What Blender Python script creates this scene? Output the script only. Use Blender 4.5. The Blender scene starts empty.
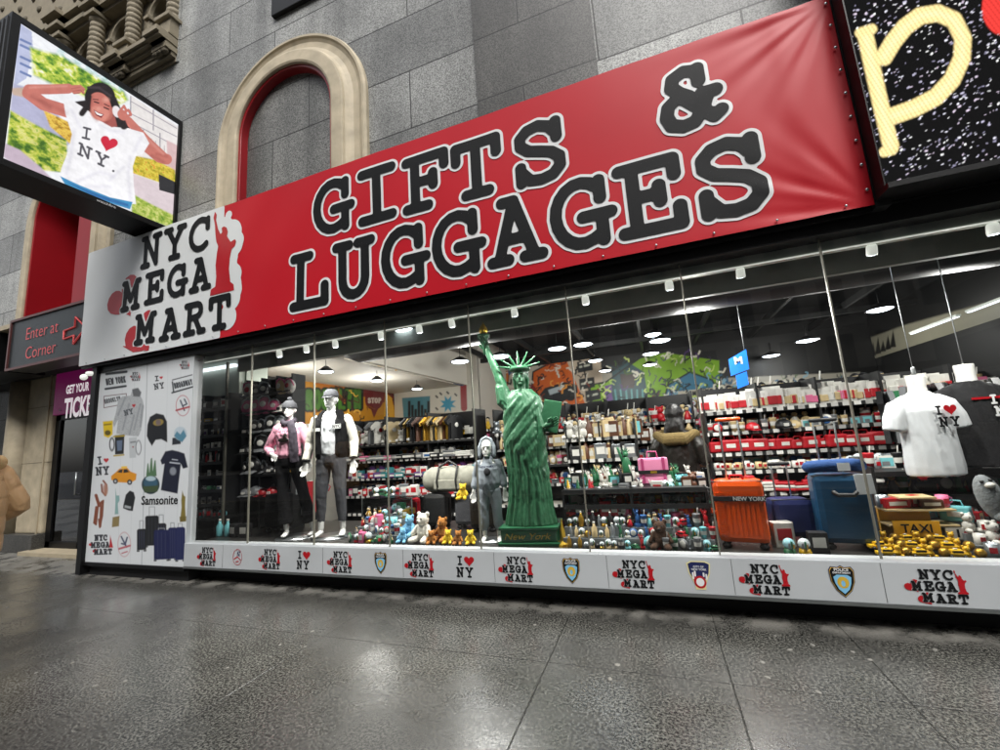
EXPO = 0.88
import bpy, bmesh, math, random
import numpy as np
from mathutils import Vector, Matrix
random.seed(7); RNG = np.random.default_rng(7)
S = bpy.context.scene; COL = S.collection
R = math.radians; PI = math.pi

# ---------------------------------------------------------------- camera
YAW, PIT, ROL, FPX, CH = -0.343201546, 0.155629686, -0.0678241712, 417.271614, 1.45
_f = np.array([math.sin(YAW)*math.cos(PIT), math.cos(YAW)*math.cos(PIT), math.sin(PIT)])
_r0 = np.array([math.cos(YAW), -math.sin(YAW), 0.]); _u0 = np.cross(_r0, _f)
_r = math.cos(ROL)*_r0 + math.sin(ROL)*_u0; _u = np.cross(_r, _f)
def ray(px, py): return (px-500)/FPX*_r - (py-375)/FPX*_u + _f
def PY(px, py, y):                      # point of the vertical plane at depth y -> (x, z)
    d = ray(px, py); t = y/d[1]; return (d[0]*t, d[2]*t+CH)
def PX(px, py, x):                      # point of the plane x = const -> (y, z)
    d = ray(px, py); t = x/d[0]; return (d[1]*t, d[2]*t+CH)
def PZ(px, py, z):
    d = ray(px, py); t = (z-CH)/d[2]; return (d[0]*t, d[1]*t)
def proj(x, y, z):                      # world arrays -> photo coordinates
    x = np.asarray(x, float); y = np.asarray(y, float); z = np.asarray(z, float)-CH
    w = x*_f[0]+y*_f[1]+z*_f[2]
    return 500+FPX*(x*_r[0]+y*_r[1]+z*_r[2])/w, 375-FPX*(x*_u[0]+y*_u[1]+z*_u[2])/w
cd = bpy.data.cameras.new('camera'); cam = bpy.data.objects.new('camera', cd); COL.objects.link(cam)
cam.matrix_world = Matrix(((_r[0], _u[0], -_f[0], 0), (_r[1], _u[1], -_f[1], 0), (_r[2], _u[2], -_f[2], CH), (0, 0, 0, 1)))
cd.sensor_width = 36; cd.lens = FPX/1000*36; cd.clip_end = 2000; cd.clip_start = .02
S.camera = cam

# ---------------------------------------------------------------- materials
def lin(c):
    if isinstance(c, str):
        c = c.lstrip('#'); c = [int(c[i:i+2], 16)/255 for i in (0, 2, 4)]
    return tuple((v/12.92 if v <= .04045 else ((v+.055)/1.055)**2.4) for v in c)
MATS = {}
def new_mat(name):
    m = bpy.data.materials.new(name); m.use_nodes = True; MATS[name] = m
    nt = m.node_tree; b = nt.nodes['Principled BSDF']
    return m, nt, b
def N(nt, t, **kw):
    n = nt.nodes.new(t)
    for k, v in kw.items():
        if k in n.inputs.keys(): n.inputs[k].default_value = v
        else: setattr(n, k, v)
    return n
def mat(name, c, rough=.6, metal=0., var=.12, scale=9., bump=0., bscale=60., emit=None, coat=0., spec=.5, sheen=0.):
    """plain colour with a little procedural unevenness in colour, gloss and relief"""
    if name in MATS: return MATS[name]
    m, nt, b = new_mat(name); c = lin(c)
    tc = N(nt, 'ShaderNodeTexCoord')
    no = N(nt, 'ShaderNodeTexNoise', Scale=scale, Detail=4.0)
    nt.links.new(tc.outputs['Object'], no.inputs['Vector'])
    mx = N(nt, 'ShaderNodeMix', data_type='RGBA')
    mx.inputs[6].default_value = (*[v*(1-var) for v in c], 1); mx.inputs[7].default_value = (*[min(1, v*(1+var)) for v in c], 1)
    nt.links.new(no.outputs['Fac'], mx.inputs[0]); nt.links.new(mx.outputs[2], b.inputs['Base Color'])
    b.inputs['Roughness'].default_value = rough; b.inputs['Metallic'].default_value = metal
    b.inputs['Specular IOR Level'].default_value = spec
    if coat: b.inputs['Coat Weight'].default_value = coat; b.inputs['Coat Roughness'].default_value = .08
    if sheen: b.inputs['Sheen Weight'].default_value = sheen
    if emit: b.inputs['Emission Color'].default_value = (*lin(emit[0]), 1); b.inputs['Emission Strength'].default_value = emit[1]
    if bump:
        n2 = N(nt, 'ShaderNodeTexNoise', Scale=bscale, Detail=5.0); nt.links.new(tc.outputs['Object'], n2.inputs['Vector'])
        bp = N(nt, 'ShaderNodeBump', Strength=bump, Distance=.01); nt.links.new(n2.outputs['Fac'], bp.inputs['Height'])
        nt.links.new(bp.outputs[0], b.inputs['Normal'])
    return m
def mat_attr(name, rough=.6, emit=0., bump=0., spec=.5):
    m, nt, b = new_mat(name)
    a = N(nt, 'ShaderNodeAttribute', attribute_name='Col')
    if emit:
        b.inputs['Base Color'].default_value = (.01, .01, .01, 1)
        nt.links.new(a.outputs['Color'], b.inputs['Emission Color']); b.inputs['Emission Strength'].default_value = emit
    else: nt.links.new(a.outputs['Color'], b.inputs['Base Color'])
    b.inputs['Roughness'].default_value = rough; b.inputs['Specular IOR Level'].default_value = spec
    if bump:
        tc = N(nt, 'ShaderNodeTexCoord'); n2 = N(nt, 'ShaderNodeTexNoise', Scale=3.0, Detail=3.0); nt.links.new(tc.outputs['Object'], n2.inputs['Vector'])
        bp = N(nt, 'ShaderNodeBump', Strength=bump, Distance=.02); nt.links.new(n2.outputs['Fac'], bp.inputs['Height']); nt.links.new(bp.outputs[0], b.inputs['Normal'])
    return m

def stone_mat(name, dark, light, row=.78, width=1.3, zoff=0., grain=.55, rough=.45):
    m, nt, b = new_mat(name); L = nt.links.new
    tc = N(nt, 'ShaderNodeTexCoord'); mp = N(nt, 'ShaderNodeMapping'); mp.inputs['Rotation'].default_value = (R(90), 0, 0); mp.inputs['Location'].default_value = (.1, zoff, 0)
    L(tc.outputs['Object'], mp.inputs[0])
    br = N(nt, 'ShaderNodeTexBrick', Scale=1.0); br.offset = .42
    br.inputs['Mortar Size'].default_value = .009; br.inputs['Mortar Smooth'].default_value = .3; br.inputs['Brick Width'].default_value = width; br.inputs['Row Height'].default_value = row
    br.inputs['Color1'].default_value = (*lin(dark), 1); br.inputs['Color2'].default_value = (*lin(light), 1); br.inputs['Mortar'].default_value = (.015, .015, .014, 1); br.inputs['Bias'].default_value = 0
    L(mp.outputs[0], br.inputs['Vector'])
    n1 = N(nt, 'ShaderNodeTexVoronoi', Scale=75.0); L(tc.outputs['Object'], n1.inputs['Vector'])
    n2 = N(nt, 'ShaderNodeTexNoise', Scale=95.0, Detail=3.0); L(tc.outputs['Object'], n2.inputs['Vector'])
    n3 = N(nt, 'ShaderNodeTexNoise', Scale=1.3, Detail=5.0); L(tc.outputs['Object'], n3.inputs['Vector'])
    r2 = N(nt, 'ShaderNodeMapRange'); r2.inputs[1].default_value = .38; r2.inputs[2].default_value = .62; r2.inputs[3].default_value = 1-grain; r2.inputs[4].default_value = 1+grain
    L(n2.outputs['Fac'], r2.inputs[0])
    r3 = N(nt, 'ShaderNodeMapRange'); r3.inputs[1].default_value = .3; r3.inputs[2].default_value = .7; r3.inputs[3].default_value = .72; r3.inputs[4].default_value = 1.2
    L(n3.outputs['Fac'], r3.inputs[0])
    mu = N(nt, 'ShaderNodeMath', operation='MULTIPLY'); L(r2.outputs[0], mu.inputs[0]); L(r3.outputs[0], mu.inputs[1])
    # soft vertical water streaks
    mp2 = N(nt, 'ShaderNodeMapping'); mp2.inputs['Scale'].default_value = (3.2, 3.2, .22); L(tc.outputs['Object'], mp2.inputs[0])
    n4 = N(nt, 'ShaderNodeTexNoise', Scale=1.0, Detail=4.0); L(mp2.outputs[0], n4.inputs['Vector'])
    r4 = N(nt, 'ShaderNodeMapRange'); r4.inputs[1].default_value = .35; r4.inputs[2].default_value = .65; r4.inputs[3].default_value = .78; r4.inputs[4].default_value = 1.15
    L(n4.outputs['Fac'], r4.inputs[0])
    mu2 = N(nt, 'ShaderNodeMath', operation='MULTIPLY'); L(mu.outputs[0], mu2.inputs[0]); L(r4.outputs[0], mu2.inputs[1])
    vm = N(nt, 'ShaderNodeVectorMath', operation='SCALE'); L(br.outputs['Color'], vm.inputs[0]); L(mu2.outputs[0], vm.inputs['Scale'])
    L(vm.outputs[0], b.inputs['Base Color']); b.inputs['Roughness'].default_value = rough
    bp = N(nt, 'ShaderNodeBump', Strength=.5, Distance=.012); inv = N(nt, 'ShaderNodeMath', operation='SUBTRACT'); inv.inputs[0].default_value = 1
    L(br.outputs['Fac'], inv.inputs[1]); L(inv.outputs[0], bp.inputs['Height'])
    bp2 = N(nt, 'ShaderNodeBump', Strength=.12, Distance=.004); L(n2.outputs['Fac'], bp2.inputs['Height']); L(bp.outputs[0], bp2.inputs['Normal']); L(bp2.outputs[0], b.inputs['Normal'])
    return m

# ---------------------------------------------------------------- mesh collector
def rotz(v, a):
    c, s = math.cos(a), math.sin(a); return (v[0]*c-v[1]*s, v[0]*s+v[1]*c, v[2])
class MB:
    def __init__(s): s.v = []; s.f = []; s.m = []; s.mats = []; s.sm = []
    def mi(s, m):
        if isinstance(m, str): m = MATS[m]
        if m not in s.mats: s.mats.append(m)
        return s.mats.index(m)
    def add(s, vs, fs, m=None, smooth=False):
        o = len(s.v); s.v += [tuple(v) for v in vs]; s.f += [tuple(i+o for i in f) for f in fs]
        k = s.mi(m) if m is not None else 0
        s.m += [k]*len(fs); s.sm += [smooth]*len(fs); return s
    def box(s, x0, x1, y0, y1, z0, z1, m=None, rot=0, bev=0.):
        cx, cy = (x0+x1)/2, (y0+y1)/2
        if bev:
            b = min(bev, (x1-x0)/2.2, (y1-y0)/2.2, (z1-z0)/2.2)
            bm = bmesh.new(); bmesh.ops.create_cube(bm, size=1)
            for v in bm.verts: v.co = Vector((v.co.x*(x1-x0), v.co.y*(y1-y0), v.co.z*(z1-z0)))
            bmesh.ops.bevel(bm, geom=bm.edges[:], offset=b, segments=2, affect='EDGES', profile=.6)
            vs = [rotz(v.co, rot) for v in bm.verts]; vs = [(a+cx, b_+cy, c+(z0+z1)/2) for a, b_, c in vs]
            fs = [[v.index for v in f.verts] for f in bm.faces]; bm.free(); return s.add(vs, fs, m)
        vs = [(x-cx, y-cy, z) for z in (z0, z1) for x, y in ((x0, y0), (x1, y0), (x1, y1), (x0, y1))]
        vs = [rotz(v, rot) for v in vs]; vs = [(a+cx, b_+cy, c) for a, b_, c in vs]
        return s.add(vs, [(3, 2, 1, 0), (4, 5, 6, 7), (0, 1, 5, 4), (1, 2, 6, 5), (2, 3, 7, 6), (3, 0, 4, 7)], m)
    def prism(s, pts, y0, y1, m=None, axis='y'):
        """polygon in (x, z) pulled from y0 to y1 (axis x: polygon in (y, z); axis z: in (x, y))"""
        a = sum(pts[i][0]*pts[(i+1) % len(pts)][1]-pts[(i+1) % len(pts)][0]*pts[i][1] for i in range(len(pts)))
        if a < 0: pts = pts[::-1]
        n = len(pts)
        mk = {'y': lambda p, d: (p[0], d, p[1]), 'x': lambda p, d: (d, p[0], p[1]), 'z': lambda p, d: (p[0], p[1], d)}[axis]
        vs = [mk(p, y0) for p in pts]+[mk(p, y1) for p in pts]
        fs = [tuple(range(n)), tuple(range(2*n-1, n-1, -1))]+[(i, i+n, (i+1) % n+n, (i+1) % n) for i in range(n)]
        if axis != 'y': fs = [f[::-1] for f in fs]
        return s.add(vs, fs, m)
    def lathe(s, prof, c=(0, 0, 0), n=16, m=None, smooth=True, sx=1, sy=1, rib=None, cap=True):
        vs = []; fs = []
        for (r, z) in prof:
            for i in range(n):
                a = 2*PI*i/n; q = r*(1+(rib(a, z) if rib else 0))
                vs.append((c[0]+q*math.cos(a)*sx, c[1]+q*math.sin(a)*sy, c[2]+z))
        for k in range(len(prof)-1):
            for i in range(n): fs.append((k*n+i, k*n+(i+1) % n, (k+1)*n+(i+1) % n, (k+1)*n+i))
        if cap:
            if prof[0][0] > 1e-5: fs.append(tuple(range(n-1, -1, -1)))
            if prof[-1][0] > 1e-5: fs.append(tuple((len(prof)-1)*n+i for i in range(n)))
        return s.add(vs, fs, m, smooth)
    def tube(s, pts, rad, n=10, m=None, smooth=True, ref=(0, 1, 0), closed_caps=True, cap=(1., 1.)):
        """loft round points; rad: number, or list of number / (a, b) with b along ref; rounded ends"""
        P = [Vector(p) for p in pts]
        if not isinstance(rad, (list, tuple)): rad = [rad]*len(P)
        rad = [(r, r) if not isinstance(r, (list, tuple)) else tuple(r) for r in rad]
        if closed_caps:
            d0 = (P[0]-P[1]).normalized(); d1 = (P[-1]-P[-2]).normalized(); p0, p1 = P[0], P[-1]; r0, r1 = rad[0], rad[-1]
            q0 = min(r0)*cap[0]; q1 = min(r1)*cap[1]
            P = [p0+d0*q0, p0+d0*q0*.7]+P+[p1+d1*q1*.7, p1+d1*q1]
            e0, e1 = (.7, .7) if cap[0] > .5 else (.97, .9), (.7, .7) if cap[1] > .5 else (.97, .9)
            rad = [(r0[0]*.12, r0[1]*.12), (r0[0]*e0[0], r0[1]*e0[0])]+rad+[(r1[0]*e1[0], r1[1]*e1[0]), (r1[0]*.12, r1[1]*.12)]
        vs = []; ref = Vector(ref)
        for i, p in enumerate(P):
            d = (P[min(i+1, len(P)-1)]-P[max(i-1, 0)]).normalized()
            r_ = ref
            if abs(d.dot(r_)) > .97: r_ = Vector((1, 0, 0)) if abs(d.x) < .9 else Vector((0, 0, 1))
            a = d.cross(r_).normalized(); b = a.cross(d).normalized()
            for k in range(n):
                t = 2*PI*k/n; vs.append(tuple(p+a*math.cos(t)*rad[i][0]+b*math.sin(t)*rad[i][1]))
        fs = [(k*n+i, k*n+(i+1) % n, (k+1)*n+(i+1) % n, (k+1)*n+i) for k in range(len(P)-1) for i in range(n)]
        fs += [tuple(range(n-1, -1, -1)), tuple((len(P)-1)*n+i for i in range(n))]
        return s.add(vs, fs, m, smooth)
    def ball(s, c, r, m=None, n=12, k=8):
        if not isinstance(r, (list, tuple)): r = (r, r, r)
        vs = []; fs = []
        for j in range(1, k):
            for i in range(n):
                a = 2*PI*i/n; b = PI*j/k; vs.append((c[0]+r[0]*math.sin(b)*math.cos(a), c[1]+r[1]*math.sin(b)*math.sin(a), c[2]-r[2]*math.cos(b)))
        t = len(vs); vs += [(c[0], c[1], c[2]-r[2]), (c[0], c[1], c[2]+r[2])]
        for j in range(k-2):
            for i in range(n): fs.append((j*n+i, j*n+(i+1) % n, (j+1)*n+(i+1) % n, (j+1)*n+i))
        for i in range(n): fs.append((t, (i+1) % n, i)); fs.append((t+1, (k-2)*n+i, (k-2)*n+(i+1) % n))
        return s.add(vs, fs, m, True)
    def mesh(s, name):
        me = bpy.data.meshes.new(name); me.from_pydata(s.v, [], s.f)
        for m in s.mats: me.materials.append(m)
        me.polygons.foreach_set('material_index', s.m); me.polygons.foreach_set('use_smooth', s.sm); me.update(); return me
    def build(s, name, m=None, parent=None, loc=None):
        if m is not None and not s.mats: s.mats = [MATS[m] if isinstance(m, str) else m]
        o = bpy.data.objects.new(name, s.mesh(name)); COL.objects.link(o)
        if loc: o.location = loc
        if parent: o.parent = parent
        return o
def tag(o, label, cat, group=None, kind=None):
    if label: o['label'] = label
    if cat: o['category'] = cat
    if group: o['group'] = group
    if kind: o['kind'] = kind
    return o
def empty(name, loc, label, cat, group=None, rz=0):
    o = bpy.data.objects.new(name, None); COL.objects.link(o); o.location = loc; o.rotation_euler = (0, 0, rz); o.empty_display_size = .1
    return tag(o, label, cat, group)
def struct(o): o['kind'] = 'structure'; return o
def dup(o, loc, label=None, rz=None, sc=None, group=None, parent=None, keys=True):
    r = o.copy(); COL.objects.link(r); r.location = loc
    if rz is not None: r.rotation_euler = (0, 0, rz)
    if sc is not None: r.scale = (sc, sc, sc) if not isinstance(sc, tuple) else sc
    if label: r['label'] = label
    if group: r['group'] = group
    if parent: r.parent = parent
    for ch in o.children:
        c = ch.copy(); COL.objects.link(c); c.parent = r
        for g in ch.children:
            d = g.copy(); COL.objects.link(d); d.parent = c
    return r
from mathutils import noise as MN
def remesh(mb, name, voxel, m, parent=None, smooth=4, fold=0., ff=(14, 14, 7)):
    """several closed solids -> one continuous skin"""
    me = mb.mesh(name); tmp = bpy.data.objects.new(name, me); COL.objects.link(tmp)
    q = tmp.modifiers.new('r', 'REMESH'); q.mode = 'VOXEL'; q.voxel_size = voxel; q.use_smooth_shade = True
    if smooth:
        q = tmp.modifiers.new('s', 'SMOOTH'); q.factor = .5; q.iterations = smooth
    dg = bpy.context.evaluated_depsgraph_get(); dg.update()
    nm = bpy.data.meshes.new_from_object(tmp.evaluated_get(dg)); nm.materials.clear(); nm.materials.append(MATS[m] if isinstance(m, str) else m)
    nm.polygons.foreach_set('use_smooth', [True]*len(nm.polygons)); nm.polygons.foreach_set('material_index', [0]*len(nm.polygons))
    bpy.data.objects.remove(tmp); nm.name = name
    if fold:
        ns = [v.normal.copy() for v in nm.vertices]
        for v, nn in zip(nm.vertices, ns):
            p = v.co; q = Vector((p.x*ff[0], p.y*ff[1], p.z*ff[2]+p.x*6))
            a = 1-abs(MN.noise(q))*2.2; b = 1-abs(MN.noise(q*2.3+Vector((5, 2, 7))))*2
            v.co = p+nn*fold*(a*.8+b*.4-.7)
    o = bpy.data.objects.new(name, nm); COL.objects.link(o)
    if parent: o.parent = parent
    return o

# ---------------------------------------------------------------- flat drawing: distance fields
def d_seg(X, Y, a, b):
    ax, ay = a; bx, by = b; dx, dy = bx-ax, by-ay; L = dx*dx+dy*dy+1e-12
    t = np.clip(((X-ax)*dx+(Y-ay)*dy)/L, 0, 1); return np.hypot(X-ax-t*dx, Y-ay-t*dy)
def d_lines(X, Y, lines, r):
    d = np.full(np.broadcast(X, Y).shape, 1e9)
    for ln in lines:
        for i in range(len(ln)-1): d = np.minimum(d, d_seg(X, Y, ln[i], ln[i+1]))
    return d-r
def d_poly(X, Y, pts):
    d = np.full(X.shape, 1e9); ins = np.zeros(X.shape, bool); n = len(pts)
    for i in range(n):
        (ax, ay), (bx, by) = pts[i], pts[(i+1) % n]
        d = np.minimum(d, d_seg(X, Y, pts[i], pts[(i+1) % n]))
        c = ((ay > Y) != (by > Y)) & (X < (bx-ax)*(Y-ay)/((by-ay) if by != ay else 1e-9)+ax); ins ^= c
    return np.where(ins, -d, d)
def d_ell(X, Y, cx, cy, rx, ry, a=0):
    c, s = math.cos(a), math.sin(a); x = (X-cx)*c+(Y-cy)*s; y = -(X-cx)*s+(Y-cy)*c
    return (np.hypot(x/rx, y/ry)-1)*min(rx, ry)
def arc(cx, cy, rx, ry, a0, a1, n=10): return [(cx+rx*math.cos(R(a0+(a1-a0)*i/n)), cy+ry*math.sin(R(a0+(a1-a0)*i/n))) for i in range(n+1)]
def heart(cx, cy, s, rot=0, n=28):
    o = []
    for i in range(n):
        t = 2*PI*i/n; x = .58*math.sin(t)**3*1.0; y = (13*math.cos(t)-5*math.cos(2*t)-2*math.cos(3*t)-math.cos(4*t))/29
        c, q = math.cos(rot), math.sin(rot); o.append((cx+s*(x*c-y*q), cy+s*(x*q+y*c)))
    return o
_S = [(.64, .80), (.55, .93), (.38, 1.0), (.2, .96), (.08, .84), (.08, .70), (.2, .58), (.38, .52), (.56, .45), (.68, .33), (.68, .17), (.56, .04), (.38, 0), (.2, .03), (.08, .2)]
_C = arc(.42, .5, .40, .5, 48, 312, 14)
GL = {  # strokes, width, extra slab strokes
 'I': ([[(.26, 0), (.26, 1)]], .52, [[(.02, 0), (.5, 0)], [(.02, 1), (.5, 1)]]),
 'F': ([[(.16, 0), (.16, 1), (.68, 1)], [(.16, .52), (.48, .52)]], .7, [[(0, 0), (.38, 0)], [(0, 1), (.2, 1)], [(.68, 1), (.68, .76)], [(.48, .4), (.48, .64)]]),
 'E': ([[(.7, 0), (.16, 0), (.16, 1), (.68, 1)], [(.16, .52), (.48, .52)]], .72, [[(0, 0), (.2, 0)], [(0, 1), (.2, 1)], [(.68, 1), (.68, .76)], [(.48, .4), (.48, .64)], [(.7, 0), (.7, .26)]]),
 'L': ([[(.16, 1), (.16, 0), (.7, 0)]], .72, [[(0, 0), (.2, 0)], [(0, 1), (.36, 1)], [(.7, 0), (.7, .32)]]),
 'T': ([[(.38, 0), (.38, 1)], [(.02, 1), (.74, 1)]], .76, [[(.18, 0), (.58, 0)], [(.02, 1), (.02, .72)], [(.74, 1), (.74, .72)]]),
 'S': ([_S], .76, [[(.66, .98), (.66, .7)], [(.06, .02), (.06, .3)]]),
 'G': ([_C[:-1]+[(.72, .12), (.72, .42), (.48, .42)]], .8, [[(.72, .97), (.72, .68)], [(.44, .42), (.86, .42)], [(.72, .1), (.72, .0)]]),
 'C': ([_C], .8, [[(.72, .97), (.72, .66)]]),
 'U': ([[(.14, 1), (.14, .3)]+arc(.4, .3, .26, .3, 180, 360, 8)+[(.66, 1)]], .8, [[(0, 1), (.3, 1)], [(.5, 1), (.8, 1)]]),
 'A': ([[(.1, 0), (.4, 1), (.7, 0)], [(.2, .34), (.6, .34)]], .8, [[(-.02, 0), (.26, 0)], [(.54, 0), (.82, 0)], [(.2, 1), (.4, 1)]]),
 'N': ([[(.14, 0), (.14, 1), (.68, 0), (.68, 1)]], .82, [[(0, 0), (.3, 0)], [(0, 1), (.16, 1)], [(.54, 1), (.84, 1)]]),
 'Y': ([[(.1, 1), (.4, .46), (.7, 1)], [(.4, .46), (.4, 0)]], .8, [[(-.02, 1), (.24, 1)], [(.56, 1), (.82, 1)], [(.22, 0), (.58, 0)]]),
 'M': ([[(.12, 0), (.12, 1), (.43, .3), (.74, 1), (.74, 0)]], .86, [[(0, 0), (.28, 0)], [(.6, 0), (.88, 0)], [(0, 1), (.14, 1)], [(.74, 1), (.88, 1)]]),
 'R': ([[(.16, 0), (.16, 1), (.46, 1)]+arc(.46, .77, .2, .23, 80, -80, 6)+[(.2, .52)], [(.4, .52), (.66, 0)]], .76, [[(0, 0), (.36, 0)], [(0, 1), (.2, 1)], [(.6, 0), (.8, 0)]]),
 'B': ([[(.16, 0), (.16, 1), (.46, 1)]+arc(.46, .77, .18, .23, 80, -80, 6)+[(.2, .53)], [(.46, .53)]+arc(.46, .27, .24, .27, 80, -80, 6)+[(.16, 0)]], .76, [[(0, 0), (.2, 0)], [(0, 1), (.2, 1)]]),
 'P': ([[(.16, 0), (.16, 1), (.46, 1)]+arc(.46, .75, .22, .25, 80, -80, 6)+[(.16, .5)]], .74, [[(0, 0), (.36, 0)], [(0, 1), (.2, 1)]]),
 'D': ([[(.16, 0), (.16, 1), (.36, 1)]+arc(.36, .5, .34, .5, 85, -85, 10)+[(.16, 0)]], .78, [[(0, 0), (.2, 0)], [(0, 1), (.2, 1)]]),
 'O': ([arc(.4, .5, .36, .5, 0, 360, 18)], .8, []),
 'K': ([[(.14, 0), (.14, 1)], [(.68, 1), (.16, .44)], [(.32, .6), (.7, 0)]], .78, [[(0, 0), (.3, 0)], [(0, 1), (.3, 1)], [(.54, 1), (.8, 1)], [(.58, 0), (.82, 0)]]),
 'W': ([[(.06, 1), (.24, 0), (.45, .85), (.66, 0), (.84, 1)]], .9, [[(-.04, 1), (.18, 1)], [(.72, 1), (.94, 1)]]),
 'H': ([[(.14, 0), (.14, 1)], [(.66, 0), (.66, 1)], [(.14, .5), (.66, .5)]], .8, [[(0, 0), (.28, 0)], [(0, 1), (.28, 1)], [(.52, 0), (.8, 0)], [(.52, 1), (.8, 1)]]),
 'V': ([[(.08, 1), (.4, 0), (.72, 1)]], .8, []), 'X': ([[(.08, 1), (.7, 0)], [(.08, 0), (.7, 1)]], .78, []), '1': ([[(.1, .8), (.3, 1), (.3, 0)]], .5, []),
 '&': ([[(.66, .84), (.62, .95), (.42, 1.0), (.22, .92), (.18, .76), (.3, .62), (.44, .52), (.26, .54), (.08, .42), (.03, .24), (.1, .07), (.3, 0), (.5, .03), (.66, .2), (.78, .48)], [(.36, .5), (.84, .04)]], .9, [[(.66, .98), (.66, .74)], [(.68, .5), (.92, .5)], [(.84, .04), (.96, .12)]]),
 ' ': ([], .45, []), '-': ([[(.1, .5), (.5, .5)]], .6, []), '.': ([[(.1, 0), (.12, 0)]], .3, []),
}
def text_lines(txt, x, y, h, r, serif=True, pitch=None, gap=.16, wx=1., slope=0., fn=None):
    """stroke text inside height h (strokes kept inside), returns polylines and the end x"""
    out = []; hh = h-2*r
    for ch in txt:
        st, w, sl = GL[ch]; W = (pitch*(1-gap) if pitch else w*hh*wx)
        k = (W-2*r)/w if pitch else hh*wx
        for ln in st+(sl if serif else []):
            p = [(x+r+a*k, y+r+b*hh+slope*(x)) for a, b in ln]
            out.append([fn(*q) for q in p] if fn else p)
        x += pitch if pitch else W+gap*h+ (2*r if wx else 0)
    return out, x
def contour(fn, x0, x1, z0, z1, res, name, m, y, parent=None, axis='y', run=9999):
    """filled outline where fn(X, Z) < 0, as flat mesh in the plane y"""
    nx, nz = int((x1-x0)/res)+2, int((z1-z0)/res)+2
    xs = x0+np.arange(nx)*res; zs = z0+np.arange(nz)*res
    X, Z = np.meshgrid(xs, zs); D = fn(X, Z); ins = D < 0
    vid = {}; V = []; F = []
    def vert(a, b):
        k = (round(a, 5), round(b, 5))
        if k not in vid: vid[k] = len(V); V.append(k)
        return vid[k]
    c4 = ins[:-1, :-1].astype(int)+ins[:-1, 1:]+ins[1:, 1:]+ins[1:, :-1]
    for j in range(nz-1):
        row = c4[j]; i = 0
        if not row.any(): continue
        while i < nx-1:
            if row[i] == 4:
                k = i
                while k < nx-1 and row[k] == 4 and k-i < run: k += 1
                F.append([vert(xs[i], zs[j]), vert(xs[k], zs[j]), vert(xs[k], zs[j+1]), vert(xs[i], zs[j+1])]); i = k; continue
            if row[i] > 0:
                cs = [(i, j), (i+1, j), (i+1, j+1), (i, j+1)]; pts = []
                for q in range(4):
                    (a, b), (c, d) = cs[q], cs[(q+1) % 4]; da, dc = D[b, a], D[d, c]
                    if da < 0: pts.append((xs[a], zs[b]))
                    if (da < 0) != (dc < 0):
                        t = da/(da-dc); pts.append((xs[a]+(xs[c]-xs[a])*t, zs[b]+(zs[d]-zs[b])*t))
                ids = []
                for p in pts:
                    k = vert(*p)
                    if k not in ids: ids.append(k)
                if len(ids) > 2: F.append(ids)
            i += 1
    if axis == 'y': vs = [(a, y, b) for a, b in V]
    else: vs = [(y, a, b) for a, b in V]
    me = bpy.data.meshes.new(name); me.from_pydata(vs, [], F); me.materials.append(MATS[m] if isinstance(m, str) else m); me.update()
    o = bpy.data.objects.new(name, me); COL.objects.link(o)
    if parent: o.parent = parent
    return o
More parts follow.
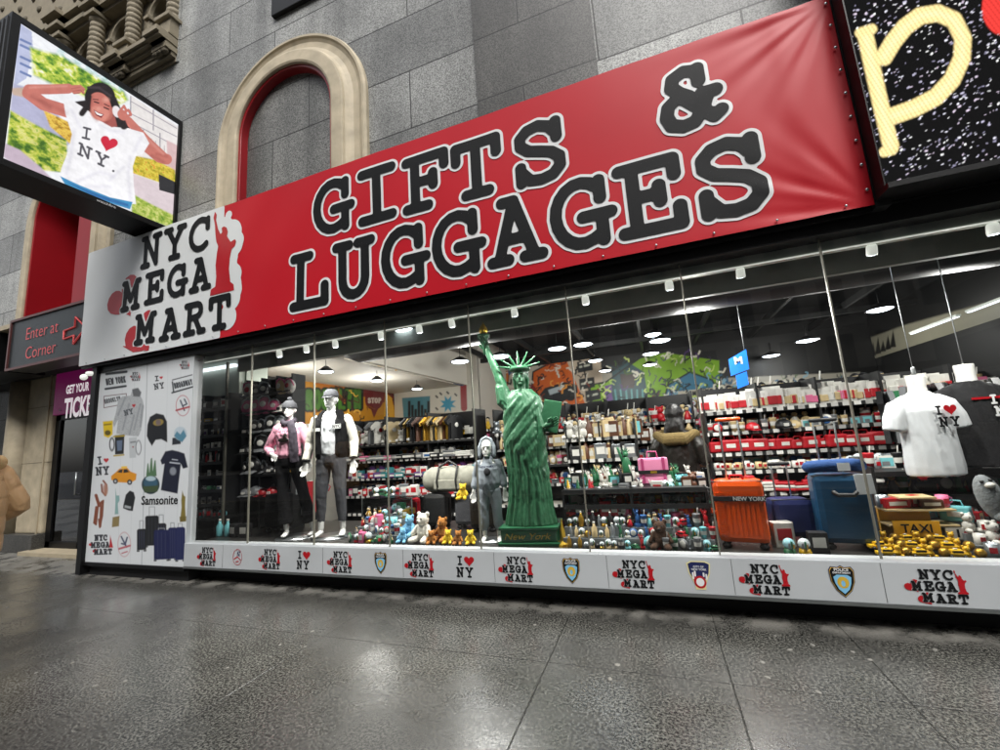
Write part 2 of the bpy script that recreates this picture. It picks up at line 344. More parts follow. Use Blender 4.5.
class Canvas:
    """a painted flat surface: fine grid whose vertices carry the print's colours; painted in photo-pixel or own coordinates"""
    def __init__(s, axis, c, a0, a1, z0, z1, res, bg, k=1., ox=0, oy=0):
        s.axis, s.c = axis, c; s.nx, s.nz = int((a1-a0)/res)+2, int((z1-z0)/res)+2
        s.A, s.Z = np.meshgrid(np.linspace(a0, a1, s.nx), np.linspace(z0, z1, s.nz))
        U, V = proj(s.A, c, s.Z) if axis == 'y' else proj(c, s.A, s.Z)
        s.U, s.V = (U-ox)*k, (V-oy)*k; s.C = np.zeros((*s.A.shape, 3)); s.C[:] = lin(bg)
    def fill(s, d, col, soft=.8, al=1.):
        a = np.clip(.5-d/soft, 0, 1)[..., None]*al; s.C = s.C*(1-a)+np.array(lin(col))*a
    def poly(s, pts, col, soft=.8, al=1.): s.fill(d_poly(s.U, s.V, pts), col, soft, al)
    def line(s, pts, r, col, soft=.8, al=1.): s.fill(d_lines(s.U, s.V, [pts], r), col, soft, al)
    def ell(s, cx, cy, rx, ry, col, a=0, soft=.8, al=1.): s.fill(d_ell(s.U, s.V, cx, cy, rx, ry, a), col, soft, al)
    def speck(s, pts, col, amt, sc=2, al=.8):
        """leafy / mottled texture of a printed picture, inside a polygon"""
        n = RNG.random((s.C.shape[0]//sc+2, s.C.shape[1]//sc+2)); n = np.kron(n, np.ones((sc, sc)))[:s.C.shape[0], :s.C.shape[1]]
        a = ((n < amt) & (d_poly(s.U, s.V, pts) < 0))[..., None]*al; s.C = s.C*(1-a)+np.array(lin(col))*a
    def noise(s, cell, octs=4):
        h, w = s.C.shape[:2]; o = np.zeros((h, w)); a = 1.; t = 0
        for k in range(octs):
            c = max(1., cell/2**k); gh, gw = int(h/c)+3, int(w/c)+3; g = RNG.random((gh, gw)); y = np.arange(h)/c; x = np.arange(w)/c
            yi, xi = y.astype(int), x.astype(int); fy, fx = (y-yi)[:, None], (x-xi)[None]; fy = fy*fy*(3-2*fy); fx = fx*fx*(3-2*fx)
            o += a*((g[yi][:, xi]*(1-fx)+g[yi][:, xi+1]*fx)*(1-fy)+(g[yi+1][:, xi]*(1-fx)+g[yi+1][:, xi+1]*fx)*fy); t += a; a *= .62
        o /= t; return (o-o.min())/(o.max()-o.min())
    def mottled(s, pts, pal, cell=14, soft=6, al=1., octs=4):
        n = s.noise(cell, octs)*(len(pal)-1)*1.6-.3*(len(pal)-1); n = np.clip(n, 0, len(pal)-1.001); i = n.astype(int); f = (n-i)[..., None]; P_ = np.array([lin(c) for c in pal]); col = P_[i]*(1-f)+P_[i+1]*f
        a = np.clip(.5-d_poly(s.U, s.V, pts)/soft, 0, 1)[..., None]*al; s.C = s.C*(1-a)+col*a
    def shade(s, pts, r, k, soft):
        a = np.clip(.5-d_lines(s.U, s.V, [pts], r)/soft, 0, 1)[..., None]; s.C = s.C*(1-a+a*np.array(k))
    def scribble(s, pts, n, cols, r=.5, L=10):
        x0, x1 = min(p[0] for p in pts), max(p[0] for p in pts); y0, y1 = min(p[1] for p in pts), max(p[1] for p in pts)
        for k in range(n):
            p = [random.uniform(x0, x1), random.uniform(y0, y1)]
            if d_poly(np.array([[p[0]]]), np.array([[p[1]]]), pts)[0, 0] > 0: continue
            a = random.uniform(0, 6.3); ln = [tuple(p)]
            for q in range(random.randint(2, 6)): a += random.uniform(-1.6, 1.6); p = [p[0]+math.cos(a)*L/4, p[1]+math.sin(a)*L/4]; ln.append(tuple(p))
            s.line(ln, r*random.uniform(.5, 1.5), random.choice(cols), .7)
    def text(s, txt, p0, p1, h, r, col, serif=True, soft=.8, up=None, italic=0):
        """text from baseline point p0 to p1 in canvas coordinates (v grows downwards)"""
        p0 = np.array(p0, float); p1 = np.array(p1, float); d = p1-p0; L = np.hypot(*d); d = d/L
        up = np.array(up, float)/np.hypot(*up) if up is not None else np.array([d[1], -d[0]])
        ls, xe = text_lines(txt, 0, 0, 1., .08, serif, gap=.14); q = L/(xe-.14)
        ls = [[tuple(p0+d*(a*q+italic*b*h)+up*b*h) for a, b in l] for l in ls]
        s.fill(d_lines(s.U, s.V, ls, r), col, soft)
    def build(s, name, m, parent=None):
        n = s.nx*s.nz; co = np.empty((n, 3))
        if s.axis == 'y': co[:, 0] = s.A.ravel(); co[:, 1] = s.c; co[:, 2] = s.Z.ravel()
        else: co[:, 0] = s.c; co[:, 1] = s.A.ravel(); co[:, 2] = s.Z.ravel()
        j, i = np.meshgrid(np.arange(s.nz-1), np.arange(s.nx-1), indexing='ij'); b = (j*s.nx+i).ravel()
        F = np.stack([b, b+1, b+1+s.nx, b+s.nx], 1)
        me = bpy.data.meshes.new(name); me.from_pydata(co.tolist(), [], F.tolist())
        at = me.color_attributes.new('Col', 'FLOAT_COLOR', 'POINT'); c = np.ones((n, 4)); c[:, :3] = s.C.reshape(-1, 3); at.data.foreach_set('color', c.ravel())
        me.materials.append(MATS[m]); me.update(); o = bpy.data.objects.new(name, me); COL.objects.link(o)
        if parent: o.parent = parent
        return o
def bfont(txt, size, m, name, loc, rot=(R(90), 0, 0), parent=None, bold=0., ext=.0, sx=1., align='CENTER', shear=0.):
    cu = bpy.data.curves.new(name, 'FONT'); cu.body = txt; cu.size = size; cu.offset = bold; cu.extrude = ext; cu.align_x = align; cu.align_y = 'CENTER'; cu.shear = shear; cu.resolution_u = 3
    t = bpy.data.objects.new(name, cu); COL.objects.link(t)
    dg = bpy.context.evaluated_depsgraph_get(); dg.update(); me = bpy.data.meshes.new_from_object(t.evaluated_get(dg)); bpy.data.objects.remove(t)
    me.materials.clear(); me.materials.append(MATS[m]); o = bpy.data.objects.new(name, me); COL.objects.link(o); o.location = loc; o.rotation_euler = rot; o.scale = (sx, 1, 1)
    if parent: o.parent = parent
    return o
# ================================================================ materials
mat('white_vinyl', '#d2d5d5', .35, var=.04, scale=2, bump=.08, bscale=2.5)
mat('red_vinyl', '#b50e1f', .45, spec=.3, var=.06, scale=2, bump=.25, bscale=1.8)
mat('print_white', '#dcdddd', .4, var=.03); mat('print_black', '#0b0d0f', .6, var=.1, scale=3, spec=.22); mat('print_red', '#a9101c', .35, var=.08)
mat('print_blue', '#2f6f9e', .4); mat('print_gold', '#c9a63a', .4); mat('print_navy', '#1c2350', .4); mat('print_cream', '#d8cf9a', .4); mat('print_sky', '#7ab6d8', .4)
mat('black_metal', '#060607', .45, var=.3, bump=.05, spec=.3); mat('dark_metal', '#1a1b1c', .45, var=.2); mat('grey_metal', '#7d8180', .35, .7)
mat('steel', '#a9adae', .28, .9, var=.05); mat('black_gap', '#08080a', .8)
mat('cream_stone', '#a89c84', .6, var=.22, scale=7, bump=.25, bscale=25); mat('limestone', '#857c69', .8, var=.3, scale=6, bump=.5, bscale=30)
mat('limestone_dark', '#5c5546', .85, var=.3, scale=6, bump=.5, bscale=30)
mat('travertine', '#b0a48c', .6, var=.42, scale=5.5, bump=.25, bscale=14)
mat('valance_grey', '#7f837b', .6); mat('red_paint', '#8d0a16', .4, var=.15, scale=2); mat('sill_white', '#b2b6b8', .35, var=.16, scale=1.8, bump=.1, bscale=3)
mat('rail_white', '#cfd6cc', .45, var=.04); mat('joint_silver', '#77756a', .45, .3); mat('cream_wall', '#c6cfc2', .6, var=.05, scale=2)
mat('white_wall', '#d6d0c4', .7, var=.06, scale=1.5); mat('ceiling_dark', '#050505', .8, var=.4); mat('duct_black', '#090a0a', .55, var=.3, scale=3)
mat('floor_dark', '#2b2a28', .35); mat('shelf_black', '#101011', .5, var=.3); mat('shelf_white', '#c3bfb4', .5); mat('slat_dark', '#0d0e0e', .6, var=.3)
mat('mannequin_white', '#dcdcd8', .3, var=.02, coat=.3); mat('pink_cloth', '#d99cb0', .85, bump=.5, bscale=12, var=.08); mat('black_cloth', '#08080a', .9, bump=.5, bscale=10, spec=.2)
mat('grey_cloth', '#3b3c40', .9, bump=.6, bscale=10, var=.15); mat('light_grey_cloth', '#8f979f', .9, bump=.6, bscale=10, var=.12); mat('white_cloth', '#cfd3d6', .85, bump=.5, bscale=8, var=.05)
mat('cream_leather', '#d5d2c6', .5, bump=.3, bscale=12); mat('plaid_cloth', '#3c3640', .9, var=.6, scale=30)
mat('statue_green', '#2a5f40', .45, var=.35, scale=7, bump=.3, bscale=25, coat=.15); mat('statue_base_green', '#175032', .4, var=.2); mat('gold_dim', '#8a7a34', .4, .5, var=.3); mat('gold_leaf', '#caa53a', .3, .7, var=.2)
mat('orange_shell', '#e25510', .32, var=.05, coat=.3); mat('blue_shell', '#12405f', .38, var=.12, coat=.2); mat('black_rubber', '#0c0c0d', .5); mat('black_leather', '#17130f', .38, var=.4, bump=.5, bscale=14)
mat('fur_olive', '#6b5a35', .95, var=.4, scale=40, bump=.8, bscale=60); mat('denim', '#3c4a58', .85, bump=.4); mat('hair_dark', '#0d0a0a', .5)
mat('skin', '#b98a6c', .5); mat('puffer_tan', '#b08d64', .5, var=.12, bump=.35, bscale=18); mat('fleece_tan', '#b29468', .95, bump=.8, bscale=60)
mat('camo_grey', '#8d8c80', .8, var=.5, scale=14); mat('pillow_blue', '#17427a', .8, bump=.4); mat('paper_white', '#d5dadc', .7, var=.03)
mat('magenta_sign', '#8c1464', .45, emit=('#8c1464', .1)); mat('sign_white', '#e8e4e6', .5, emit=('#f0e8ec', .35)); mat('neon_red', '#a23638', .4, emit=('#c04444', .22)); mat('sign_charcoal', '#23282a', .4)
mat('taxi_yellow', '#e0a60c', .35, coat=.3); mat('blue_sign', '#1763c4', .5, emit=('#1668d8', .7)); mat('bulb_cool', '#ffffff', emit=('#e8f4ff', 8.)); mat('bulb_warm', '#fff0c0', emit=('#ffe0a0', 14.))
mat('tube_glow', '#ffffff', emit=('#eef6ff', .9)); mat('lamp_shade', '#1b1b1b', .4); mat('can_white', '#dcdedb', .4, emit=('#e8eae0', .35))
mat('gum', '#6e6c66', .7, var=.15); mat('far_facade', '#55514a', .7)
mat_attr('print_attr', .42); mat_attr('poster_attr', .5, bump=.05); mat_attr('screen_attr', .25, emit=.56); mat_attr('led_attr', 1., emit=.8, spec=.0)
stone_mat('granite', '#70716f', '#9a9b98', row=.78, width=2.2, zoff=.51); stone_mat('granite_pier', '#3e3d3a', '#4c4b48', row=.78, width=1.9, zoff=.51, grain=.7)
stone_mat('granite_infill', '#5d5e5b', '#6c6c69', row=.78, width=1.1, zoff=.3, grain=.7)

def glass_mat():
    m, nt, b = new_mat('window_glass'); nt.nodes.remove(b); L = nt.links.new
    t = N(nt, 'ShaderNodeBsdfTransparent'); t.inputs[0].default_value = (.93, .95, .94, 1)
    g = N(nt, 'ShaderNodeBsdfGlossy', Roughness=.0); f = N(nt, 'ShaderNodeFresnel', IOR=1.5)
    mul = N(nt, 'ShaderNodeMath', operation='MULTIPLY'); mul.inputs[1].default_value = 1.7; mul.use_clamp = True; L(f.outputs[0], mul.inputs[0])
    mx = N(nt, 'ShaderNodeMixShader'); L(mul.outputs[0], mx.inputs[0]); L(t.outputs[0], mx.inputs[1]); L(g.outputs[0], mx.inputs[2])
    L(mx.outputs[0], nt.nodes['Material Output'].inputs[0])
glass_mat()
def edge_mat():
    m, nt, b = new_mat('shelf_edge'); L = nt.links.new; tc = N(nt, 'ShaderNodeTexCoord'); mp = N(nt, 'ShaderNodeMapping'); mp.inputs['Rotation'].default_value = (R(90), 0, 0); L(tc.outputs['Object'], mp.inputs[0])
    br = N(nt, 'ShaderNodeTexBrick', Scale=1.0); br.offset = .3; br.inputs['Mortar Size'].default_value = .022; br.inputs['Brick Width'].default_value = .11; br.inputs['Row Height'].default_value = .5
    br.inputs['Color1'].default_value = (.75, .74, .70, 1); br.inputs['Color2'].default_value = (.05, .05, .05, 1); br.inputs['Bias'].default_value = -.2; br.inputs['Mortar'].default_value = (.01, .01, .01, 1); L(mp.outputs[0], br.inputs['Vector']); L(br.outputs['Color'], b.inputs['Base Color'])
edge_mat()
def clear_mat():
    m, nt, b = new_mat('clear_plastic'); nt.nodes.remove(b); L = nt.links.new
    t = N(nt, 'ShaderNodeBsdfTransparent'); t.inputs[0].default_value = (.85, .93, .95, 1); g = N(nt, 'ShaderNodeBsdfGlossy', Roughness=.05); f = N(nt, 'ShaderNodeFresnel', IOR=1.7)
    mx = N(nt, 'ShaderNodeMixShader'); L(f.outputs[0], mx.inputs[0]); L(t.outputs[0], mx.inputs[1]); L(g.outputs[0], mx.inputs[2]); L(mx.outputs[0], nt.nodes['Material Output'].inputs[0])
clear_mat()

def sidewalk_mat():
    m, nt, b = new_mat('wet_granite_paving'); L = nt.links.new
    tc = N(nt, 'ShaderNodeTexCoord'); O = tc.outputs['Object']
    sep = N(nt, 'ShaderNodeSeparateXYZ'); L(O, sep.inputs[0])
    n1 = N(nt, 'ShaderNodeTexNoise', Scale=66.0, Detail=4.0, Roughness=.8); L(O, n1.inputs['Vector'])
    v1 = N(nt, 'ShaderNodeTexVoronoi', Scale=46.0); L(O, v1.inputs['Vector'])
    n2 = N(nt, 'ShaderNodeTexNoise', Scale=.75, Detail=6.0, Roughness=.6); L(O, n2.inputs['Vector'])
    n3 = N(nt, 'ShaderNodeTexNoise', Scale=4.0, Detail=6.0, Roughness=.65); L(O, n3.inputs['Vector'])
    def rng(src, a, b_, c, d):
        r = N(nt, 'ShaderNodeMapRange'); r.inputs[1].default_value = a; r.inputs[2].default_value = b_; r.inputs[3].default_value = c; r.inputs[4].default_value = d; L(src, r.inputs[0]); return r.outputs[0]
    def mth(op, a, b_=None, v=None):
        q = N(nt, 'ShaderNodeMath', operation=op); L(a, q.inputs[0])
        if b_ is not None: L(b_, q.inputs[1])
        if v is not None: q.inputs[1].default_value = v
        return q.outputs[0]
    sp = rng(n1.outputs['Fac'], .42, .60, .0, 2.9)
    big = rng(n2.outputs['Fac'], .35, .65, .75, 1.3); med = rng(n3.outputs['Fac'], .3, .7, .8, 1.25)
    val = mth('MULTIPLY', mth('MULTIPLY', sp, big), med)
    base = N(nt, 'ShaderNodeVectorMath', operation='SCALE'); base.inputs[0].default_value = (.046, .045, .040); L(val, base.inputs['Scale'])
    # bright mineral chips
    chip = rng(v1.outputs['Distance'], .0, .14, 1, 0)
    n5 = N(nt, 'ShaderNodeTexWhiteNoise'); L(v1.outputs['Position'], n5.inputs['Vector'])
    chip = mth('MULTIPLY', chip, mth('GREATER_THAN', n5.outputs['Value'], v=.5))
    m1 = N(nt, 'ShaderNodeMix', data_type='RGBA'); L(mth('MULTIPLY', chip, v=.85), m1.inputs[0]); L(base.outputs[0], m1.inputs[6]); m1.inputs[7].default_value = (.30, .30, .27, 1)
    # joints across the pavement
    jd = None
    for k, x in enumerate(JX):
        a = mth('ABSOLUTE', mth('ADD', sep.outputs[0], v=-x)); jd = a if jd is None else mth('MINIMUM', jd, a)
    for y in JY: jd = mth('MINIMUM', jd, mth('ABSOLUTE', mth('ADD', sep.outputs[1], v=-y)))
    jn = mth('ADD', jd, mth('MULTIPLY', n3.outputs['Fac'], v=.006))
    j = rng(jn, .004, .008, 1, 0)
    m2 = N(nt, 'ShaderNodeMix', data_type='RGBA'); L(mth('MULTIPLY', j, v=.4), m2.inputs[0]); L(m1.outputs[2], m2.inputs[6]); m2.inputs[7].default_value = (.012, .012, .011, 1)
    # pale dry cement dust along the foot of the shop
    e = rng(sep.outputs[1], 3.58, 3.74, 0, 1); e = mth('MULTIPLY', e, rng(n3.outputs['Fac'], .42, .56, 0, 1))
    m3 = N(nt, 'ShaderNodeMix', data_type='RGBA'); L(mth('MULTIPLY', e, v=.75), m3.inputs[0]); L(m2.outputs[2], m3.inputs[6]); m3.inputs[7].default_value = (.22, .21, .185, 1)
    L(m3.outputs[2], b.inputs['Base Color'])
    wet = rng(n2.outputs['Fac'], .36, .58, .30, .07)
    wet = mth('ADD', mth('ADD', wet, mth('MULTIPLY', e, v=.3)), rng(n1.outputs['Fac'], .40, .60, .13, .0)); L(wet, b.inputs['Roughness'])
    b.inputs['Specular IOR Level'].default_value = .85
    bp = N(nt, 'ShaderNodeBump', Strength=.22, Distance=.003); L(n1.outputs['Fac'], bp.inputs['Height'])
    bp2 = N(nt, 'ShaderNodeBump', Strength=.8, Distance=.01); L(mth('MULTIPLY', j, v=-1.), bp2.inputs['Height']); L(bp.outputs[0], bp2.inputs['Normal'])
    bp3 = N(nt, 'ShaderNodeBump', Strength=.15, Distance=.01); L(n3.outputs['Fac'], bp3.inputs['Height']); L(bp2.outputs[0], bp3.inputs['Normal']); L(bp3.outputs[0], b.inputs['Normal'])
JX = [PZ(390, 595, 0)[0], PZ(572, 610, 0)[0], PZ(712, 617, 0)[0], PZ(835, 622, 0)[0], -5.6, -8.6, 2.35, 3.8]
JY = [PZ(545, 662, 0)[1], .6]
sidewalk_mat()

# ================================================================ ground
struct(MB().add([(-60, -3.2, 0), (40, -3.2, 0), (40, 5.2, 0), (-60, 5.2, 0)], [(0, 1, 2, 3)], 'wet_granite_paving').build('sidewalk'))
mat('asphalt', '#38383a', .5, var=.2, scale=30, bump=.3)
struct(MB().box(-60, 40, -3.35, -3.2, -.14, .0, 'limestone').build('kerb'))
struct(MB().add([(-400, -400, -.14), (400, -400, -.14), (400, 400, -.14), (-400, 400, -.14)], [(0, 1, 2, 3)], 'asphalt').build('road'))

# ================================================================ shop building
GY = 3.77                                    # glass plane
FZ = .44                                     # display floor
B = empty('gift_shop_building', (-2, 3.9, 0), 'grey granite corner building holding the lit gift shop window and red banner', 'building')
def part(mb, name, m=None, label=None):
    o = mb.build(name, m); o.parent = B; o.matrix_parent_inverse = Matrix.Translation((2, -3.9, 0))
    if label: o['label'] = label
    return o
def adopt(o, parent=None):
    p = parent or B; o.parent = p
    o.matrix_parent_inverse = Matrix.Translation(-Vector(p.location)) @ Matrix.Identity(4); return o
WY = 3.9
A1 = dict(cx=-4.20, ro=1.30, ri=.82, zs=5.88)      # arch 1: outer / inner half widths, spring height
A2 = dict(cx=-9.22, ro=1.28, ri=.92, zs=5.90)
def arch_wall(mb, x0, x1, z0, z1, cx, a, zs, y, m):
    """wall piece with an arched opening that runs down to z0"""
    mb.add([(x0, y, z0), (cx-a, y, z0), (cx-a, y, z1), (x0, y, z1)], [(0, 1, 2, 3)], m)
    mb.add([(cx+a, y, z0), (x1, y, z0), (x1, y, z1), (cx+a, y, z1)], [(0, 1, 2, 3)], m)
    n = 32; pts = [(cx-a*math.cos(PI*i/n), zs+a*math.sin(PI*i/n)) for i in range(n+1)]
    for (p, q) in zip(pts, pts[1:]): mb.add([(p[0], y, p[1]), (q[0], y, q[1]), (q[0], y, z1), (p[0], y, z1)], [(0, 1, 2, 3)], m)
w = MB()
arch_wall(w, -6.6, -1.43, 2.95, 7.92, A1['cx'], A1['ro']-.04, A1['zs'], WY, 'granite')
arch_wall(w, -13., -6.6, 3.9, 7.92, A2['cx'], A2['ro']-.04, A2['zs'], WY, 'granite')
w.add([(-6.6, WY, 7.92), (-1.43, WY, 7.92), (-1.43, WY, 16), (-6.6, WY, 16)], [(0, 1, 2, 3)], 'granite')
w.add([(-.12, WY, 2.9), (14, WY, 2.9), (14, WY, 16), (-.12, WY, 16)], [(0, 1, 2, 3)], 'granite')
w.add([(-30, WY, 0), (-16, WY, 0), (-16, WY, 3.9), (-30, WY, 3.9)], [(0, 1, 2, 3)], 'granite')
w.add([(-30, WY, 3.9), (-13, WY, 3.9), (-13, WY, 7.92), (-30, WY, 7.92)], [(0, 1, 2, 3)], 'granite')
part(w, 'granite_wall')
part(MB().box(-1.43, -.12, WY-.03, WY+.1, 2.9, 16, 'granite_pier'), 'granite_pier', label='darker band of polished granite above the banner')
def sweep_arch(mb, cx, zs, prof, z0, m, n=40):
    """profile [(radius, y)] carried up one jamb, round the arch and down the other"""
    path = [(cx-1, z0, 180)]+[None]
    secs = []
    secs.append([(cx-r, y, z0) for r, y in prof])
    for i in range(n+1):
        a = PI-PI*i/n; secs.append([(cx+r*math.cos(a), y, zs+r*math.sin(a)) for r, y in prof])
    secs.append([(cx+r, y, z0) for r, y in prof])
    k = len(prof); vs = [p for s_ in secs for p in s_]
    fs = [(i*k+j, i*k+j+1, (i+1)*k+j+1, (i+1)*k+j) for i in range(len(secs)-1) for j in range(k-1)]
    mb.add(vs, fs, m)
for A, z0 in ((A1, 2.95), (A2, 3.75)):
    ro, ri = A['ro'], A['ri']; d = ro-ri
    mb = MB(); sweep_arch(mb, A['cx'], A['zs'], [(ro, WY+.05), (ro, WY-.05), (ro-.02, WY-.08), (ro-.05, WY-.08), (ro-.07, WY-.06), (ro-.11, WY-.045), (ro-d*.40, WY-.05), (ro-d*.52, WY-.075), (ro-d*.58, WY-.11), (ro-d*.60, WY-.14), (ro-d*.64, WY-.145), (ri+.03, WY-.15), (ri+.005, WY-.14), (ri, WY-.12), (ri, WY+.02)], z0, 'travertine', 56)
    part(mb, 'arch_moulding')
    mb = MB(); sweep_arch(mb, A['cx'], A['zs'], [(ri+.002, WY-.105), (ri-.035, WY-.105), (ri-.04, WY-.10), (ri-.045, WY+(.02 if A is A1 else .62))], z0, 'red_paint', 56); part(mb, 'arch_reveal')
mb = MB(); n = 40; a = A1['ri']; pts = [(A1['cx']-a, 2.95)]+[(A1['cx']-a*math.cos(PI*i/n), A1['zs']+a*math.sin(PI*i/n)) for i in range(n+1)]+[(A1['cx']+a, 2.95)]
mb.prism(pts, WY+.0, WY+.04, 'granite_infill'); part(mb, 'arch_infill')
a = A2['ri']; pts = [(A2['cx']-a, 3.75)]+[(A2['cx']-a*math.cos(PI*i/n), A2['zs']+a*math.sin(PI*i/n)) for i in range(n+1)]+[(A2['cx']+a, 3.75)]
mb = MB(); mb.prism(pts, WY+.55, WY+.6, 'red_paint'); part(mb, 'arch_infill', label='red painted infill panel inside the left arch')
part(MB().box(A2['cx']+.20, A2['cx']+.86, WY+.02, WY+.5, 3.75, 6.3, 'red_paint'), 'arch_trim')

# header above the window, sill board, recessed base
XL, XR = -5.66, 6.0
part(MB().box(-7.86, 14, 3.66, 3.9, 2.97, 3.06, 'black_metal').box(-7.72, 14, 3.7, 3.92, 2.84, 2.97, 'black_metal'), 'window_header')
part(MB().box(XL+.06, XR, 3.70, 3.86, .19, .462, 'sill_white', bev=.006), 'sill_board')
for x in (-4.93, -3.45, -2.46, -1.50, -.50, .42, 1.33): part(MB().box(x-.0012, x+.0012, 3.6985, 3.7005, .20, .455, 'dark_metal'), 'board_seam')
part(MB().box(XL+.06, XR, 3.693, 3.71, .170, .189, 'grey_metal'), 'sill_edge_trim')
part(MB().box(-7.6, XR, 3.93, 4.1, -.02, .2, 'black_gap').box(-7.6, XR, 3.78, 3.93, .14, .185, 'black_metal'), 'recessed_base')
jx = [-4.63, -3.64, -2.66, -1.65, -.64, .36, 1.37, 2.5, 3.6, 4.8]
xs = [XL+.07]+jx+[XR]
for p, q in zip(xs, xs[1:]):
    part(MB().add([(p, GY, .46), (q, GY, .46), (q, GY, 2.86), (p, GY, 2.86)], [(0, 1, 2, 3)], 'window_glass'), 'window_pane')
for p in jx:
    part(MB().box(p-.005, p+.005, GY-.006, GY+.016, .455, 2.85, 'joint_silver'), 'glass_joint')
# interior shell
part(MB().box(XL+.05, XR, 3.8, 5.2, .36, FZ, 'floor_dark').box(XL+.05, XR, 5.15, 5.2, 0, .36, 'shelf_black'), 'display_floor')
part(MB().box(-7.5, 9, 5.2, 13, -.02, .02, 'floor_dark'), 'shop_floor')
part(MB().box(-7.6, 9, 3.95, 13, 4.2, 4.3, 'ceiling_dark').box(-7.6, 9, 3.93, 4.05, 2.97, 4.3, 'ceiling_dark'), 'ceiling')
mb = MB()
for x in np.arange(-4, 8, 1.3): mb.box(x, x+.06, 4.6, 12, 3.6, 3.72, 'duct_black')
for y in (6.2, 8., 10.): mb.box(-4.4, 8, y, y+.08, 3.5, 3.6, 'duct_black')
part(mb, 'ceiling_beams')
part(MB().box(XL+.05, XR, 3.86, 3.95, 2.765, 2.92, 'rail_white').box(XL+.05, XR, 4.34, 4.40, 2.70, 3.0, 'valance_grey').box(XL+.05, XR, 3.853, 3.87, 2.756, 2.763, 'can_white'), 'valance')
part(MB().box(-6.9, -4.5, 5.2, 9.8, 2.92, 3.0, 'white_wall'), 'low_ceiling')
part(MB().box(-6.7, -6.62, 5.1, 9.8, 0, 2.92, 'white_wall'), 'left_wall')
part(MB().box(-7.0, -4.1, 9.75, 9.85, 0, 4.2, 'white_wall'), 'end_wall')
part(MB().box(-4.5, 9, 12.03, 12.15, 0, 4.2, 'ceiling_dark').box(-4.2, -4.1, 9.8, 12.03, 0, 4.2, 'white_wall'), 'back_wall')
part(MB().box(5.0, 5.1, 4.6, 12, 0, 4.2, 'slat_dark'), 'right_wall')
part(MB().box(-6.95, -5.93, 4.62, 4.72, 2.44, 3.1, 'cream_wall').box(-5.97, -5.90, 4.72, 5.1, 2.44, 3.1, 'cream_wall').box(-6.7, -5.6, 5.0, 5.06, .4, 2.44, 'slat_dark').box(-6.9, -5.97, 4.55, 4.62, 2.86, 2.90, 'tube_glow'), 'light_box')
# round-ended duct behind the window head
mb = MB(); mb.tube([(-3.95, 4.95, 2.98), (0, 4.95, 2.98), (6, 4.95, 2.98)], [(.26, .32)]*3, n=20, m='duct_black', ref=(0, 1, 0)); part(mb, 'ventilation_duct')
# painted walls -----------------------------------------------------------
c = Canvas('x', -6.615, 5.55, 9.75, 2.05, 2.92, .012, '#b87c14')
c.poly([(255, 350), (262, 368), (400, 407), (400, 380)], '#6e1d16'); c.poly([(250, 366), (340, 384), (340, 378), (250, 355)], '#4e130f')
c.poly([(266, 372), (300, 378), (285, 400), (262, 398)], '#1c1a16'); c.poly([(310, 380), (345, 386), (352, 400), (330, 396)], '#a5601a')
for k, (t, a, bb) in enumerate((('BROOKLYN', (298, 410), (361, 409)),)):
    c.text(t, a, bb, 20, 4.2, '#10160a', False, 1.2, up=(0, -1)); c.text(t, a, bb, 20, 1.9, '#3d681c', False, 1.2, up=(0, -1))
c.ell(374, 400, 9, 10, '#6a1a1a'); c.text('STOP', (368, 403), (381, 403), 5, .7, '#c9b8a8', False, .8, up=(0, -1)); c.poly([(371, 409), (378, 409), (374, 418)], '#6a1a1a')
c.poly([(385, 392), (392, 398), (396, 420), (384, 420)], '#e0a32a')
c.scribble([(262, 352), (400, 395), (400, 418), (262, 416)], 90, ['#2a1610', '#7c4a10', '#e0a83a', '#4e130f', '#14160c'], .7, 9)
adopt(c.build('graffiti_mural', 'print_attr'))['label'] = 'yellow and red graffiti lettering wall on the left'
c = Canvas('x', -4.505, 5.3, 9.75, 2.9, 4.2, .016, '#d3cec0')
c.poly([(375, 352), (405, 352), (418, 373), (400, 368), (378, 366)], '#cf9a1c'); c.poly([(392, 366), (402, 358), (408, 371)], '#d3cec0')
c.text('BON', (423, 371), (437, 375), 14, 2.0, '#7c1c20', False, 1, up=(0, -1)); c.line([(441, 367), (448, 365), (448, 375), (442, 374), (441, 367)], .9, '#222830')
c.line([(450, 374), (460, 377), (455, 384), (463, 386)], 1.6, '#274d78'); c.line([(480, 352), (482, 385)], 2.5, '#7c1c20')
c.scribble([(380, 352), (480, 345), (480, 388), (400, 370)], 60, ['#7c1c20', '#1c2026', '#274d78', '#cf9a1c'], .6, 7)
adopt(c.build('graffiti_bulkhead', 'print_attr')); part(MB().box(-4.5, -4.4, 5.2, 9.75, 2.92, 4.2, 'white_wall'), 'bulkhead')
c = Canvas('y', 9.735, -6.6, -4.1, 1.0, 2.92, .018, '#d3cec0')
c.poly([(402, 398), (430, 396), (430, 422), (404, 422)], '#4c8390'); 
for k in range(7): c.poly([(408+k*3.2, 401+k % 3*4), (410.5+k*3.2, 401+k % 3*4), (410.5+k*3.2, 424), (408+k*3.2, 424)], '#101416')
c.poly([(448+(9 if i % 2 else 4.5)*math.cos(i*PI/8)*.95, 404+(9 if i % 2 else 4.5)*math.sin(i*PI/8)) for i in range(16)], '#2f8fae')
for q in ((436, 396), (440, 393), (447, 392), (455, 394), (436, 408)): c.line([q, (q[0]+1.5, q[1]+1.5)], .8, '#20242a')
c.line([(463, 375), (464, 408)], 3.2, '#962022'); c.line([(457, 382), (470, 380)], 2, '#962022')
c.poly([(425, 413), (478, 413), (478, 442), (425, 442)], '#a09074')
